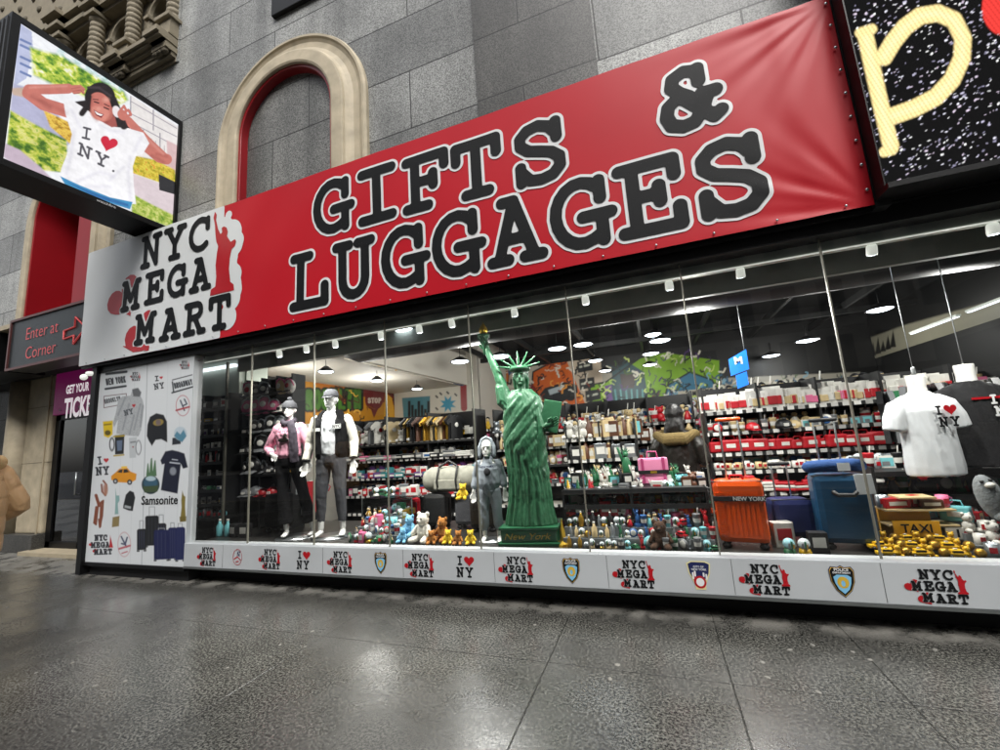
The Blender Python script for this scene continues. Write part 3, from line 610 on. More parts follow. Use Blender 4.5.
for k in range(16):
    for j in range(9): c.poly([(426+k*3.3, 415+j*3), (428.4+k*3.3, 415+j*3), (428.4+k*3.3, 417.2+j*3), (426+k*3.3, 417.2+j*3)], random.choice(['#d8cfae', '#4a3a30', '#93a6a0', '#c4a070', '#5e6c60', '#b0584c']))
adopt(c.build('graffiti_end_wall', 'print_attr'))
c = Canvas('y', 12.015, -4.1, 5.0, 1.9, 3.6, .022, '#0b0b0b', k=1)
c.poly([(470, 330), (540, 356), (600, 372), (680, 380), (860, 372), (860, 430), (470, 430)], '#a8a294')
c.poly([(470, 340), (540, 352), (540, 420), (470, 420)], '#c8c2b2'); c.text('WOW', (488, 386), (508, 386), 14, 2.4, '#8a3a10', False); c.text('WOW', (488, 386), (508, 386), 14, 1.2, '#d87a1c', False)
c.poly([(533, 372), (556, 360), (562, 350), (582, 362), (595, 415), (530, 416)], '#d8641a'); c.poly([(562, 350), (600, 355), (606, 415), (590, 415)], '#c8b6a0')
c.poly([(537, 398), (545, 388), (565, 382), (577, 385), (578, 394), (560, 403), (540, 407)], '#1c2022'); c.poly([(548, 390), (563, 385), (562, 391), (550, 395)], '#b8c4c8'); c.ell(545, 403, 4, 4, '#0a0a0a'); c.ell(571, 397, 4, 4, '#0a0a0a')
c.poly([(590, 385), (606, 382), (640, 358), (665, 352), (720, 360), (720, 415), (590, 415)], '#7fae1c')
c.poly([(600, 390), (610, 380), (618, 415), (600, 415)], '#7fae1c'); c.poly([(604, 386), (613, 384), (620, 413), (606, 414)], '#6a4a88')
for q in ((584, 368), (586, 385), (592, 397), (594, 408)): c.poly([(q[0]-7, q[1]-6), (q[0]+8, q[1]-8), (q[0]+9, q[1]+2), (q[0]-6, q[1]+5)], '#15181a'); c.line([(q[0]-4, q[1]-1), (q[0]+5, q[1]-3)], 1., '#c8c8b8')
c.poly([(612, 372), (628, 362), (644, 372), (648, 398), (640, 412), (616, 412), (612, 395)], '#1e4a50'); c.poly([(620, 374), (636, 374), (634, 388), (622, 388)], '#3c2a24')
for k in range(6): c.line([(615+k*5.5, 390), (618+k*5, 412)], .8, '#5aa0a0')
c.poly([(652, 396), (660, 390), (658, 402), (649, 400)], '#6a1c22')
c.poly([(664, 400), (668, 385), (690, 372), (712, 380), (726, 402), (722, 415), (664, 415)], '#3a7896'); c.poly([(672, 392), (800, 378), (800, 392), (676, 402)], '#c8c0ac'); c.poly([(726, 402), (800, 392), (800, 410), (726, 415)], '#4a8cae')
c.text('OM HERE FOR', (688, 398), (735, 392), 6, .9, '#1a1c1e', False); c.text('NYC', (738, 393), (753, 391), 8, 1.4, '#141618', False)
for pl_ in ([(533, 372), (556, 360), (562, 350), (582, 362), (595, 415), (530, 416)], [(590, 385), (606, 382), (640, 358), (665, 352), (720, 360), (720, 415), (590, 415)], [(664, 400), (668, 385), (690, 372), (712, 380), (726, 402), (722, 415), (664, 415)]): c.line(pl_+pl_[:1], .8, '#101214')
c.scribble([(470, 350), (540, 358), (540, 415), (470, 415)], 60, ['#7c1c20', '#141618', '#c9581c', '#2c5c88', '#e0dccc'], .8, 9)
c.scribble([(535, 362), (600, 358), (606, 412), (535, 412)], 60, ['#141618', '#f0a040', '#e8e0d0', '#7c2c10', '#141618'], .6, 8)
c.scribble([(600, 360), (665, 352), (722, 362), (722, 412), (600, 412)], 140, ['#141618', '#cfe07c', '#38580c', '#e8e4d0', '#4a2a68', '#0c3034', '#141618'], .65, 9)
c.scribble([(664, 380), (860, 372), (860, 410), (664, 412)], 150, ['#141618', '#e8e4d0', '#2a5c7c', '#141618', '#7cb0c8', '#3c5c2c'], .6, 8)
adopt(c.build('graffiti_back_wall', 'print_attr'))['label'] = 'long painted back wall with orange, lime and blue graffiti'
c = Canvas('x', 4.985, 5.2, 12, 2.75, 3.75, .022, '#8d8a78')
c.poly([(700, 300), (1010, 250), (1010, 296), (905, 325), (850, 345), (700, 362)], '#0c0c0c', 2)
for k in range(12): c.poly([(835+k*5, 372-k*2.2), (838+k*5, 362-k*2.4-(k % 3)*3), (841+k*5, 371-k*2.2)], '#141412')
adopt(c.build('skyline_band', 'print_attr'))

# ================================================================ neighbouring doorway and pilaster
DY = 4.66
pl, pr = PY(11, 410, 4.55)[0], PY(54, 410, 4.62)[0]
PIL = empty('stone_pilaster', ((pl+pr)/2, 4.6, 0), 'cream stone pilaster with rounded edge beside the ticket door', 'column')
pm = PY(27, 410, 4.6)[0]
adopt(MB().box(pm+.02, pr, 4.60, 5.3, .32, 3.3, 'travertine', bev=.03).build('shaft'), PIL)
adopt(MB().lathe([((pm-pl)/2, .32), ((pm-pl)/2, 3.3)], ((pl+pm)/2, 4.66, 0), 28, 'travertine').build('rounded_edge'), PIL)
adopt(MB().box(pr-.14, pr-.10, 4.58, 4.6, .32, 3.3, 'cream_stone').build('raised_fillet'), PIL)
adopt(MB().box(pm+.02, pr+.003, 4.597, 5.2, 1.62, 1.628, 'limestone_dark').box(pm+.02, pr+.003, 4.597, 5.2, 2.7, 2.708, 'limestone_dark').build('joint_line'), PIL)
adopt(MB().box(pl-.1, pr+.02, 4.48, 5.3, 0, .32, 'granite_pier', bev=.01).build('plinth'), PIL)
dl = pr+.03
D = empty('ticket_door', (dl+.8, DY, 0), 'black framed glass door under the pink ticket sign', 'door')
mb = MB(); mb.box(dl-.02, dl+.14, DY, DY+.08, .05, 3.3, 'black_metal').box(dl+.98, dl+1.08, DY, DY+.08, .05, 2.42, 'black_metal').box(dl, -7.6, DY, DY+.08, 2.40, 2.50, 'black_metal').box(dl, -7.6, DY, DY+.08, .05, .17, 'black_metal'); adopt(mb.build('door_frame'), D)
adopt(MB().box(dl+.14, dl+.98, DY+.03, DY+.04, .17, 2.40, 'window_glass').build('glass_leaf'), D); adopt(MB().box(dl+1.08, -7.7, DY+.03, DY+.04, .17, 2.40, 'window_glass').build('glass_leaf'), D)
hx = dl+.92
adopt(MB().tube([(hx, DY, 1.0), (hx, DY-.06, 1.0), (hx, DY-.06, 1.4), (hx, DY, 1.4)], .014, 8, 'steel').build('handle'), D)
adopt(MB().box(dl-.3, -7.6, DY+.6, DY+.62, 0, 3.4, 'black_gap').build('dark_interior'), D)
adopt(MB().box(dl-.1, -7.6, 4.35, DY+.1, .0, .06, 'cream_stone').build('door_step'), D)
for (x, z, w_, h_) in ((dl+1.1, 1.72, .16, .3), (dl+1.12, 1.12, .2, .32), (dl+1.05, .32, .2, .28)):
    n_ = MB().box(x, x+w_, DY-.008, DY-.003, z, z+h_, 'paper_white').build('paper_notice'); tag(n_, {1.72: 'highest white notice taped on the ticket door glass', 1.12: 'middle white notice taped on the ticket door glass', .32: 'lowest white notice taped near the foot of the ticket door'}[z], 'notice')
a_, b_ = PY(56, 386, DY-.05), PY(56, 430, DY-.05)
T = empty('ticket_sign', (dl+.9, DY-.05, 2.9), 'magenta sign reading GET YOUR TICKETS above the door', 'sign')
adopt(MB().box(dl+.06, -8.9, DY-.09, DY-.03, 2.5, 3.36, 'magenta_sign').build('sign_panel'), T)
adopt(bfont('GET YOUR', .22, 'sign_white', 'lettering', (PY(66, 392, DY-.094)[0], DY-.094, PY(66, 392, DY)[1]), bold=.008, sx=.66, align='LEFT'), T); adopt(bfont('TICKETS', .5, 'sign_white', 'lettering', (PY(64, 411, DY-.094)[0], DY-.094, PY(64, 411, DY)[1]), bold=.018, sx=.62, align='LEFT'), T)
for k in range(5): adopt(MB().ball((dl+.3+k*.3, DY-.094, 2.58), (.026, .004, .026), 'paper_white', 8, 5).build('sign_icon'), T)
E_ = empty('enter_sign', (-9.4, 3.75, 3.6), 'charcoal neon sign reading Enter at Corner with an arrow', 'sign')
adopt(MB().box(-10.32, -7.9, 3.74, 4.1, 3.2, 4.08, 'sign_charcoal').build('sign_box'), E_)
mb = MB(); mb.box(-10.34, -7.9, 3.715, 3.74, 4.05, 4.09, 'neon_red').box(-10.34, -7.9, 3.715, 3.74, 3.19, 3.23, 'neon_red').box(-10.34, -10.3, 3.715, 3.74, 3.23, 4.05, 'neon_red'); o = mb.build('neon_border'); adopt(o, E_)
mat('neon_dim', '#55302e', .4); o.data.materials[0] = MATS['neon_dim']
adopt(bfont('Enter at', .30, 'neon_red', 'lettering', (-9.36, 3.73, 3.76), bold=-.003, sx=.98), E_); adopt(bfont('Corner', .30, 'neon_red', 'lettering', (-9.34, 3.73, 3.42), bold=-.003, sx=.98), E_)
ar = [(-8.70, 3.66), (-8.42, 3.68), (-8.42, 3.84), (-8.12, 3.62), (-8.42, 3.40), (-8.42, 3.54), (-8.70, 3.52), (-8.70, 3.66)]
mb = MB(); mb.tube([(a, 3.728, b) for a, b in ar], .012, 6, 'neon_red', closed_caps=False); adopt(mb.build('arrow'), E_)
# shutter box far left under the wall
part(MB().box(-13.5, -10.75, 3.75, 4.4, 3.25, 3.95, 'black_metal').box(-16, -12.3, 4.95, 5.1, 0, 3.3, 'granite_infill').box(-14, -10.35, 3.72, 3.9, 3.96, 4.04, 'cream_stone'), 'dark_side_entrance')
part(MB().box(-14, -7.6, 3.92, 6.0, 3.3, 3.95, 'black_gap'), 'door_soffit')
# camera dome on the post
o = MB().tube([(-7.72, 3.62, 2.83), (-7.72, 3.72, 2.84)], .035, 8, 'can_white').ball((-7.78, 3.6, 2.78), .045, 'can_white').build('security_camera'); tag(o, 'small white camera under the left end of the banner', 'camera')

# ================================================================ ornate upper building on the left
OR = empty('ornate_stone_building', (-9, 3.9, 7.9), 'old limestone facade with arched windows and banded columns above left', 'building')
def op(mb, name): return adopt(mb.build(name), OR)
OB = 4.5; SP = 1.09; X0 = -6.74
op(MB().add([(-16, OB, 7.8), (-6.6, OB, 7.8), (-6.6, OB, 16), (-16, OB, 16)], [(0, 1, 2, 3)], 'limestone_dark').box(-6.64, -6.58, WY-.02, OB, 7.9, 16, 'granite'), 'wall')
mb = MB()
for k, (y, z0, z1) in enumerate(((3.87, 7.90, 7.96), (3.80, 7.96, 8.03), (3.78, 8.03, 8.12), (3.72, 8.12, 8.16), (3.66, 8.16, 8.20), (3.62, 8.20, 8.27), (3.68, 8.27, 8.31))): mb.box(-16, -6.62, y, OB, z0, z1, 'limestone')
xs6 = [X0-SP*k for k in range(6)]
for x in xs6:
    for (y, z0, z1) in ((3.70, 8.03, 8.12), (3.60, 8.16, 8.20), (3.56, 8.20, 8.285)): mb.box(x-.2, x+.2 if x < X0 else -6.6, y, 3.9, z0, z1, 'limestone')
    for k in range(3): mb.tube([(x-.16+.1*k, 3.74, 7.99), (x-.12+.1*k, 3.74, 7.99)], .045, 8, 'limestone_dark')
op(mb, 'cornice')
for x in xs6:
    op(MB().box(x-.14, x+.14, 3.74, 4.05, 8.31, 8.60, 'limestone', bev=.01).box(x-.18, x+.18, 3.69, 4.1, 8.60, 8.67, 'limestone', bev=.01), 'pedestal')
    prof = [(.125, 8.67), (.125, 8.70)]
    for k in range(9): z = 8.70+k*.105; prof += [(.088, z), (.108, z+.02), (.112, z+.052), (.108, z+.085), (.088, z+.104)]
    prof += [(.10, 9.66), (.13, 9.70), (.13, 9.74)]
    op(MB().lathe(prof, (x, 3.88, 0), 18, 'limestone'), 'banded_column')
    op(MB().box(x-.15, x+.15, 3.72, 4.1, 9.74, 9.82, 'limestone', bev=.01).box(x-.2, x+.2, 3.66, 4.1, 9.9, 9.98, 'limestone', bev=.01).box(x-.24, x+.24, 3.6, 4.1, 10.1, 10.2, 'limestone', bev=.01), 'capital')
for x in xs6[:5]:
    xc = x-SP/2; mb = MB(); arch_wall(mb, xc-SP/2, xc+SP/2, 8.28, 9.9, xc, .29, 9.33, 4.02, 'limestone'); sweep_arch(mb, xc, 9.33, [(.29, 4.40), (.29, 4.02), (.31, 3.98), (.36, 3.98), (.38, 4.02)], 8.28, 'limestone'); mb.box(xc-.40, xc-.27, 3.94, 4.1, 9.27, 9.33, 'limestone').box(xc+.27, xc+.40, 3.94, 4.1, 9.27, 9.33, 'limestone'); op(mb, 'window_arch')
    op(MB().box(xc-.3, xc+.3, 4.36, 4.38, 8.3, 9.7, 'black_gap'), 'dark_window')
    mb = MB()
    for k in range(7): mb.box(xc-.25+k*.083-.006, xc-.25+k*.083+.006, 4.14, 4.155, 8.3, 9.0, 'dark_metal')
    mb.box(xc-.28, xc+.28, 4.13, 4.16, 8.98, 9.01, 'dark_metal')
    for k in range(5): mb.tube([(xc-.2+k*.1+.04*math.cos(t), 4.145, 8.62+.1*math.sin(t)) for t in np.linspace(0, 2*PI, 9)], .007, 5, 'dark_metal', closed_caps=False)
    op(mb, 'iron_grille')
mb = MB()
for (y, z0, z1) in ((3.86, 9.82, 9.9), (3.78, 9.9, 10.0), (3.88, 10.0, 10.1), (3.72, 10.1, 10.2), (3.82, 10.2, 10.3)): mb.box(-16, -6.62, y, OB, z0, z1, 'limestone')
mb.box(-16, -6.62, 4.0, OB, 10.3, 16, 'limestone')
for i in range(16):
    for j in range(5): mb.ball((-15.3+i*.55+.27*(j % 2), 4.0, 10.55+j*.4), (.08, .04, .08), 'limestone_dark', 8, 5)
op(mb, 'upper_frieze')
# black sign box high on the wall
bx = PY(271, 15, 3.84); SB = MB().box(bx[0], bx[0]+.9, 3.84, 3.9, bx[1]-.02, bx[1]+.9, 'black_metal', bev=.01).build('wall_sign_box'); tag(SB, 'black box sign jutting from the granite above the arch, mostly out of frame', 'sign box')
# ================================================================ red banner
BY = 3.60
BN = empty('shop_banner', (-3.1, BY, 2.95), 'long red and white vinyl banner reading GIFTS & LUGGAGES', 'banner')
def bp_(mb, name): return adopt(mb.build(name), BN)
def banner_relief(x, z):
    """how far the stretched vinyl bulges towards the street (wrinkles near the right corners, soft waves elsewhere)"""
    u = x; e = 0.
    for (cx_, cz_, sgn, reach) in ((1.68, 4.72, 1, 1.35), (1.68, 2.95, 1, 1.3), (-7.93, 4.76, -1, .3)):
        dx = (cx_-x)*sgn; dz = z-cz_; r = math.hypot(dx, dz)+1e-6; a = math.atan2(abs(dz), dx)
        w = math.exp(-(r/reach)**2*2.6)*min(1, r*5)
        e += w*.006*(math.sin(a*15+cx_)+.5*math.sin(a*27+1.3))*min(1, r*2.0)
    w = max(0, 1-abs(x-1.28)/.4); e += w*w*.006*math.sin((x-1.28)*11+ (z-3.8)*.9)
    e += .003*math.sin(x*2.1+z*3)+.0022*math.sin(x*7.3-z*5)
    return e
def sheet(fn, x0, x1, z0, z1, m, name, off, nx, nz):
    vs = []; fs = []
    for j in range(nz+1):
        for i in range(nx+1):
            x = x0+(x1-x0)*i/nx; z = z0+(z1-z0)*j/nz; vs.append((x, BY-off-fn(x, z), z))
    for j in range(nz):
        for i in range(nx): b = j*(nx+1)+i; fs.append((b, b+1, b+nx+2, b+nx+1))
    return MB().add(vs, fs, m, True).build(name)
def drape(o, off):
    for v in o.data.vertices: v.co.y = BY-off-banner_relief(v.co.x, v.co.z)
    return o
BX0, BX1, BZ0, BZ1 = -7.93, 1.68, 2.955, 4.755
adopt(sheet(banner_relief, BX0, BX1, BZ0, BZ1, 'red_vinyl', 'vinyl_sheet', .0, 420, 80), BN)
bp_(MB().box(BX0+.03, BX1-.03, BY+.05, BY+.28, BZ0+.03, BZ1-.03, 'dark_metal').box(BX0-.02, BX1+.0, BY+.04, BY+.08, BZ0-.03, BZ0+.0, 'black_metal').box(BX1+.005, BX1+.10, BY+.0, BY+.3, BZ0-.02, BZ1+.6, 'dark_metal').box(BX0, BX1+.1, BY+.04, BY+.3, BZ1+.0, BZ1+.035, 'dark_metal'), 'frame')
for k in range(9): bp_(MB().ball((BX1-.03, BY-.012, BZ0+.12+k*.2), (.012, .006, .012), 'steel', 8, 5), 'grommet')
for k in range(22): bp_(MB().ball((BX0+.2+k*.44, BY-.012, BZ0+.03), (.010, .006, .010), 'steel', 8, 5), 'grommet')
ST_PX = [(80+u/4.41, 200+v/4.41) for u, v in [(598, 52), (606, 66), (603, 90), (612, 130), (622, 152), (629, 143), (627, 125), (636, 117), (648, 122), (654, 140), (650, 160), (662, 178), (668, 186), (686, 174), (692, 182), (686, 205), (672, 218), (664, 260), (661, 305), (666, 362), (680, 372), (682, 398), (576, 424), (580, 396), (600, 384), (604, 340), (601, 290), (606, 240), (612, 205), (604, 185), (600, 150), (598, 110), (592, 80)]]
STAT = [PY(a, b, BY) for a, b in ST_PX]
H1 = heart(-6.96, 3.84, .62, R(32)); H2 = heart(-6.50, 3.24, .60, R(32))
def mk(txt, x, y, h, r, pitch, slope=0, gap=.1): return text_lines(txt, x, y, h, r, True, pitch=pitch, gap=gap, slope=slope)[0]
MEGA_M1 = mk('M', -7.02, 3.62, .48, .045, .48); MEGA_M2 = mk('M', -6.66, 3.08, .46, .045, .50)
MEGA = mk('NYC', -6.64, 4.20, .50, .042, .50)+MEGA_M1+mk('EGA', -6.50, 3.64, .48, .042, .46)+MEGA_M2+mk('ART', -6.12, 3.06, .46, .042, .46)
def white_zone(X, Z):
    d = X-(-4.98)
    d = np.minimum(d, d_poly(X, Z, STAT)-.13)
    for (a, b, r) in ((-4.85, 4.32, .20), (-4.80, 3.98, .10), (-4.78, 3.75, .15), (-4.86, 3.2, .16), (-4.9, 4.6, .06), (-4.8, 3.44, .16)): d = np.minimum(d, np.hypot(X-a, Z-b)-r)
    d = np.maximum(d, X-(-4.55)); d = np.maximum(d, Z-(BZ1-.002)); d = np.maximum(d, -(Z-BZ0-.002)); return np.maximum(d, -(X-BX0-.002))
adopt(drape(contour(white_zone, BX0, -4.4, BZ0, BZ1, .02, 'white_panel', 'white_vinyl', 0, run=2), .004), BN)
def split_grid(o): return o
for P_, nm_ in ((STAT, 'statue_silhouette'), (H1, 'heart'), (H2, 'heart')): adopt(drape(contour(lambda X, Z: np.maximum(d_poly(X, Z, P_), -(d_lines(X, Z, MEGA_M1+MEGA_M2, .045+.028))), -7.6, -4.6, 2.98, 4.75, .0125, nm_, 'print_red', 0, run=3), .008), BN)
adopt(drape(contour(lambda X, Z: np.minimum(d_poly(X, Z, [(-6.92, 3.13), (-6.50, 3.05), (-6.44, 2.99), (-6.66, 3.0)]), d_lines(X, Z, [], 1)), -7.0, -6.3, 2.97, 3.2, .0125, 'heart_tip', 'print_red', 0, run=3), .0075), BN)
adopt(drape(contour(lambda X, Z: d_lines(X, Z, MEGA, .042), -7.3, -4.6, 3.0, 4.76, .0125, 'lettering', 'print_black', 0, run=3), .012), BN)['label'] = 'black letters NYC MEGA MART'
BIG = []
r = .055
for ch, x, z, h in (('G', -3.50, 3.925, .68), ('I', -2.86, 3.905, .67), ('F', -2.26, 3.885, .66), ('T', -1.68, 3.86, .66), ('S', -1.02, 3.815, .68)): BIG += mk(ch, x, z, h, r, .645 if ch != 'I' else .60)
BIG += mk('&', .34, 3.93, .62, r, .57)
for k, ch in enumerate('LUGGAGES'): BIG += mk(ch, -3.83+k*.622+(.02 if ch in 'AG' else 0), 3.085, .70, r, .645)
def big(rr): return lambda X, Z: d_lines(X, Z, BIG, rr)
adopt(drape(contour(big(r+.031), -4.0, 1.4, 2.96, 4.75, .015, 'lettering_outline', 'print_white', 0, run=3), .005), BN)
adopt(drape(contour(big(r+.002), -4.0, 1.4, 2.96, 4.75, .015, 'lettering', 'print_black', 0, run=3), .010), BN)['label'] = 'black letters GIFTS & LUGGAGES'

# ================================================================ street LED billboard (square on to the pavement)
BXP = -6.42; KB = 6.42/5.55; Zb = lambda z: 1.45+(z-1.45)*KB
BB = empty('led_billboard', (BXP-.2, 3.0, 4.9), 'projecting LED screen showing a smiling woman in an I love NY t-shirt', 'screen')
y0, z1 = PX(20, 25, BXP); y1, _ = PX(178, 128, BXP); z0 = PX(60, 182, BXP)[1]
c = Canvas('x', BXP, y0, y1, Zb(4.43), Zb(5.95), .0066, '#f2f4f8', k=3)
PXF = 1.
P3 = lambda *a: [(a[i], a[i+1]) for i in range(0, len(a), 2)]
c.poly(P3(60, 70, 95, 95, 100, 150, 80, 235, 40, 260), '#b9bfdc'); 
for q in (118, 135, 170, 190, 215): c.line(P3(62, q, 92, q+14), 3.5, '#6d7fae', 2)
leaf = P3(90, 140, 135, 155, 190, 165, 250, 205, 300, 235, 370, 270, 385, 300, 350, 320, 255, 290, 150, 250, 100, 225)
c.mottled(leaf, ['#2c5c16', '#5f9428', '#a8c23c', '#dfe46a', '#f2f4dc'], 11, 10)
sky2 = P3(180, 130, 300, 215, 380, 270, 360, 275, 250, 205, 170, 160)
c.mottled(sky2, ['#88b49c', '#c4e4e6', '#f4f8fa', '#ffffff'], 9, 10, .8)
c.poly(P3(390, 285, 540, 385, 540, 560, 400, 500), '#ebe6e4', 3)
for q in ((392, 290, 392, 340), (460, 330, 460, 390), (430, 390, 430, 430), (480, 400, 480, 450)): c.line([q[:2], q[2:]], 1.6, '#8e8a96', 1.5)
for q in ((390, 340, 530, 410), (400, 370, 530, 440), (395, 305, 530, 385)): c.line([q[:2], q[2:]], 1.4, '#a8a2aa', 1.5)
for q in range(8): c.line([(415+q*13, 395+q*7), (415+q*13, 430+q*7)], 1.2, '#b8aeb0', 1.5)
c.poly(P3(500, 420, 540, 440, 540, 640, 505, 600), '#d6b7b8', 4)
c.poly(P3(40, 250, 110, 270, 230, 410, 180, 460, 30, 330), '#b4b4d0', 6); c.poly(P3(30, 265, 70, 262, 110, 300, 40, 285), '#c9b0a0', 5)
field = P3(130, 330, 215, 370, 220, 440, 150, 380); c.mottled(field, ['#8a7a28', '#c9962c', '#f0cf5a', '#dba83c'], 6, 4)
gr = P3(30, 330, 100, 370, 200, 420, 205, 520, 120, 510, 20, 440); c.mottled(gr, ['#3f6a18', '#7da030', '#c4cc4c', '#e6e08c', '#8cb43c'], 9, 6)
c.poly(P3(15, 430, 60, 450, 120, 500, 180, 560, 100, 540, 10, 470), '#c9b6c6', 5)
gr2 = P3(395, 465, 470, 480, 525, 510, 530, 560, 470, 545, 398, 520); c.mottled(gr2, ['#8aa02c', '#c4a82c', '#e4d650', '#d9882c'], 6, 5)
c.poly(P3(395, 520, 480, 550, 530, 580, 530, 660, 400, 600), '#dccdd2', 4); gr3 = P3(395, 580, 450, 610, 530, 650, 530, 690, 395, 640); c.mottled(gr3, ['#5c8c24', '#a8bc4c', '#dcdc8c'], 6, 5)
# woman
hairc = '#1c1418'
c.poly(P3(225, 305, 260, 300, 290, 330, 290, 370, 250, 345), hairc, 3); c.poly(P3(330, 300, 350, 320, 388, 372, 392, 398, 350, 390, 330, 350), hairc, 3)
skin, skd = '#c9766a', '#8e4440'
c.line(P3(205, 335, 130, 312, 85, 278), 19, skin, 2); c.line(P3(85, 268, 150, 268, 205, 266), 15, skin, 2); c.line(P3(95, 290, 150, 322), 4, skd, 14, .5)
c.line(P3(440, 440, 478, 472, 500, 478), 16, skin, 2); c.line(P3(492, 470, 440, 420, 385, 362), 12, skin, 2); c.line(P3(455, 466, 490, 486), 3, skd, 12, .5); c.line(P3(90, 262, 200, 258), 2.5, '#e8a497', 8, .6); c.line(P3(430, 405, 490, 462), 2.5, '#e8a497', 8, .6)
shirt = P3(190, 300, 215, 300, 262, 330, 300, 362, 335, 380, 385, 385, 430, 398, 448, 430, 428, 462, 408, 468, 398, 500, 402, 560, 408, 612, 370, 612, 300, 585, 230, 556, 178, 530, 186, 500, 206, 450, 216, 402, 205, 370, 196, 340)
c.poly(shirt, '#f4f3f6', 2)
for q in (P3(222, 390, 214, 460, 200, 520), P3(392, 470, 384, 520, 392, 600), P3(230, 545, 300, 515, 340, 530), P3(425, 410, 402, 455), P3(215, 330, 240, 380), P3(330, 540, 372, 500), P3(260, 560, 330, 560), P3(300, 375, 330, 392, 370, 396)): c.shade(q, 1, (.80, .79, .86), 16)
c.poly(P3(180, 528, 240, 556, 330, 592, 398, 606, 390, 628, 300, 600, 200, 562), '#3d8fc0', 2); c.poly(P3(200, 545, 300, 585, 385, 612, 385, 620, 290, 594), '#2f6da8', 3)
c.poly(P3(285, 345, 300, 362, 335, 382, 352, 380, 345, 350, 300, 320), '#a65650', 3)
c.shade(P3(120, 300, 200, 338), 2, (.72, .6, .6), 18); c.shade(P3(470, 462, 500, 470), 2, (.7, .6, .6), 12); c.ell(305, 316, 34, 50, skin, R(-22), 3); c.ell(300, 340, 30, 22, '#d98a7c', R(20), 6)
c.fill(np.maximum(d_ell(c.U, c.V, 300, 292, 46, 44, R(15)), -d_ell(c.U, c.V, 298, 320, 35, 44, R(-20))), hairc, 2)
c.line(P3(340, 300, 356, 340, 372, 378), 11, hairc, 4); c.line(P3(266, 290, 262, 318, 246, 340), 9, hairc, 4); c.line(P3(264, 262, 298, 264, 332, 288), 3.5, '#3a3036', 4); c.shade(P3(276, 290, 270, 330, 290, 362), 2, (.7, .58, .56), 14); c.shade(P3(335, 300, 338, 340, 318, 368), 2, (.66, .54, .52), 14); c.ell(318, 300, 9, 7, '#e8a898', 0, 10, .7); c.shade(P3(350, 320, 386, 385), 3, (1.9, 1.7, 1.7), 6); c.shade(P3(275, 256, 318, 262), 2, (1.9, 1.8, 1.9), 8)
c.line(P3(283, 305, 296, 309), 2, '#3a1c1e', 1.5); c.line(P3(312, 322, 326, 328), 2, '#3a1c1e', 1.5); c.line(P3(280, 298, 295, 299), 1.4, '#52282a'); c.line(P3(313, 312, 328, 319), 1.4, '#52282a')
c.ell(296, 326, 6, 5, '#e29a8a', 0, 3); c.poly(P3(280, 328, 296, 338, 312, 343, 304, 354, 288, 346), '#7a2028', 1.5); c.poly(P3(283, 332, 296, 340, 309, 344, 303, 348, 290, 343), '#fbf6f4', 1)
c.ell(228, 268, 20, 13, skin, R(10), 2)
for q in (P3(215, 262, 240, 258, 252, 268), P3(220, 270, 242, 266, 250, 278), P3(222, 278, 238, 276)): c.line(q, 4, skin, 1.5); c.line([(a, b+4) for a, b in q], .8, skd, 1.5)
c.ell(350, 335, 12, 18, '#efe6e8', R(-20), 2); c.ell(368, 345, 14, 18, skin, R(-40), 2)
for q in (P3(362, 330, 372, 318, 378, 330), P3(372, 338, 385, 330, 392, 342), P3(376, 350, 392, 345)): c.line(q, 4, skin, 1.5)
c.poly(heart(326, -432, 44, R(-25)) and [(a, -b) for a, b in heart(326, -430, 46, R(-18))], '#cc1a3c', 1.5)
c.text('I', (243, 414), (272, 422), 36, 3.2, '#53525a', up=(.12, -1), soft=1.5); c.text('NY.', (230, 462), (352, 522), 38, 3.4, '#53525a', up=(.14, -1), soft=1.5)
c.poly(P3(476, 522, 530, 548, 530, 585, 478, 570), '#2a2a2e', 1)
c.C *= ((.93+.14*c.noise(70, 3))*(.90+.2*c.noise(7, 3)))[..., None]; c.C *= (1-.10*((np.arange(c.nx)[None, :] % 2)*(np.arange(c.nz)[:, None] % 2)))[..., None]
adopt(c.build('picture', 'screen_attr'), BB)
mb = MB(); yb = y0-.08; ye = min(y1+.05, 3.89)
ZA, ZB_, ZC, ZD = Zb(4.36), Zb(4.43), Zb(5.95), Zb(6.01)
adopt(MB().box(BXP-.52, BXP-.006, yb, ye, ZA, ZD, 'black_metal').build('cabinet'), BB)
adopt(MB().box(BXP-.005, BXP+.03, yb, y0-.004, ZA, ZD, 'black_metal').box(BXP-.005, BXP+.03, y1+.004, ye+.0, ZA, ZD, 'black_metal').box(BXP-.005, BXP+.03, y0-.003, y1+.003, ZC+.006, ZD, 'black_metal').box(BXP-.005, BXP+.03, y0-.003, y1+.003, ZA, ZB_-.004, 'black_metal').build('frame'), BB)
for k in range(5): adopt(MB().box(BXP-.42+k*.09, BXP-.39+k*.09, yb-.012, yb, ZA+.04, ZD-.04, 'dark_metal').build('side_fin'), BB)
adopt(bfont('watchfire', .05, 'print_white', 'maker_mark', (BXP+.032, 3.03, (ZA+ZB_)/2), rot=(R(90), 0, R(90)), sx=1.1), BB)

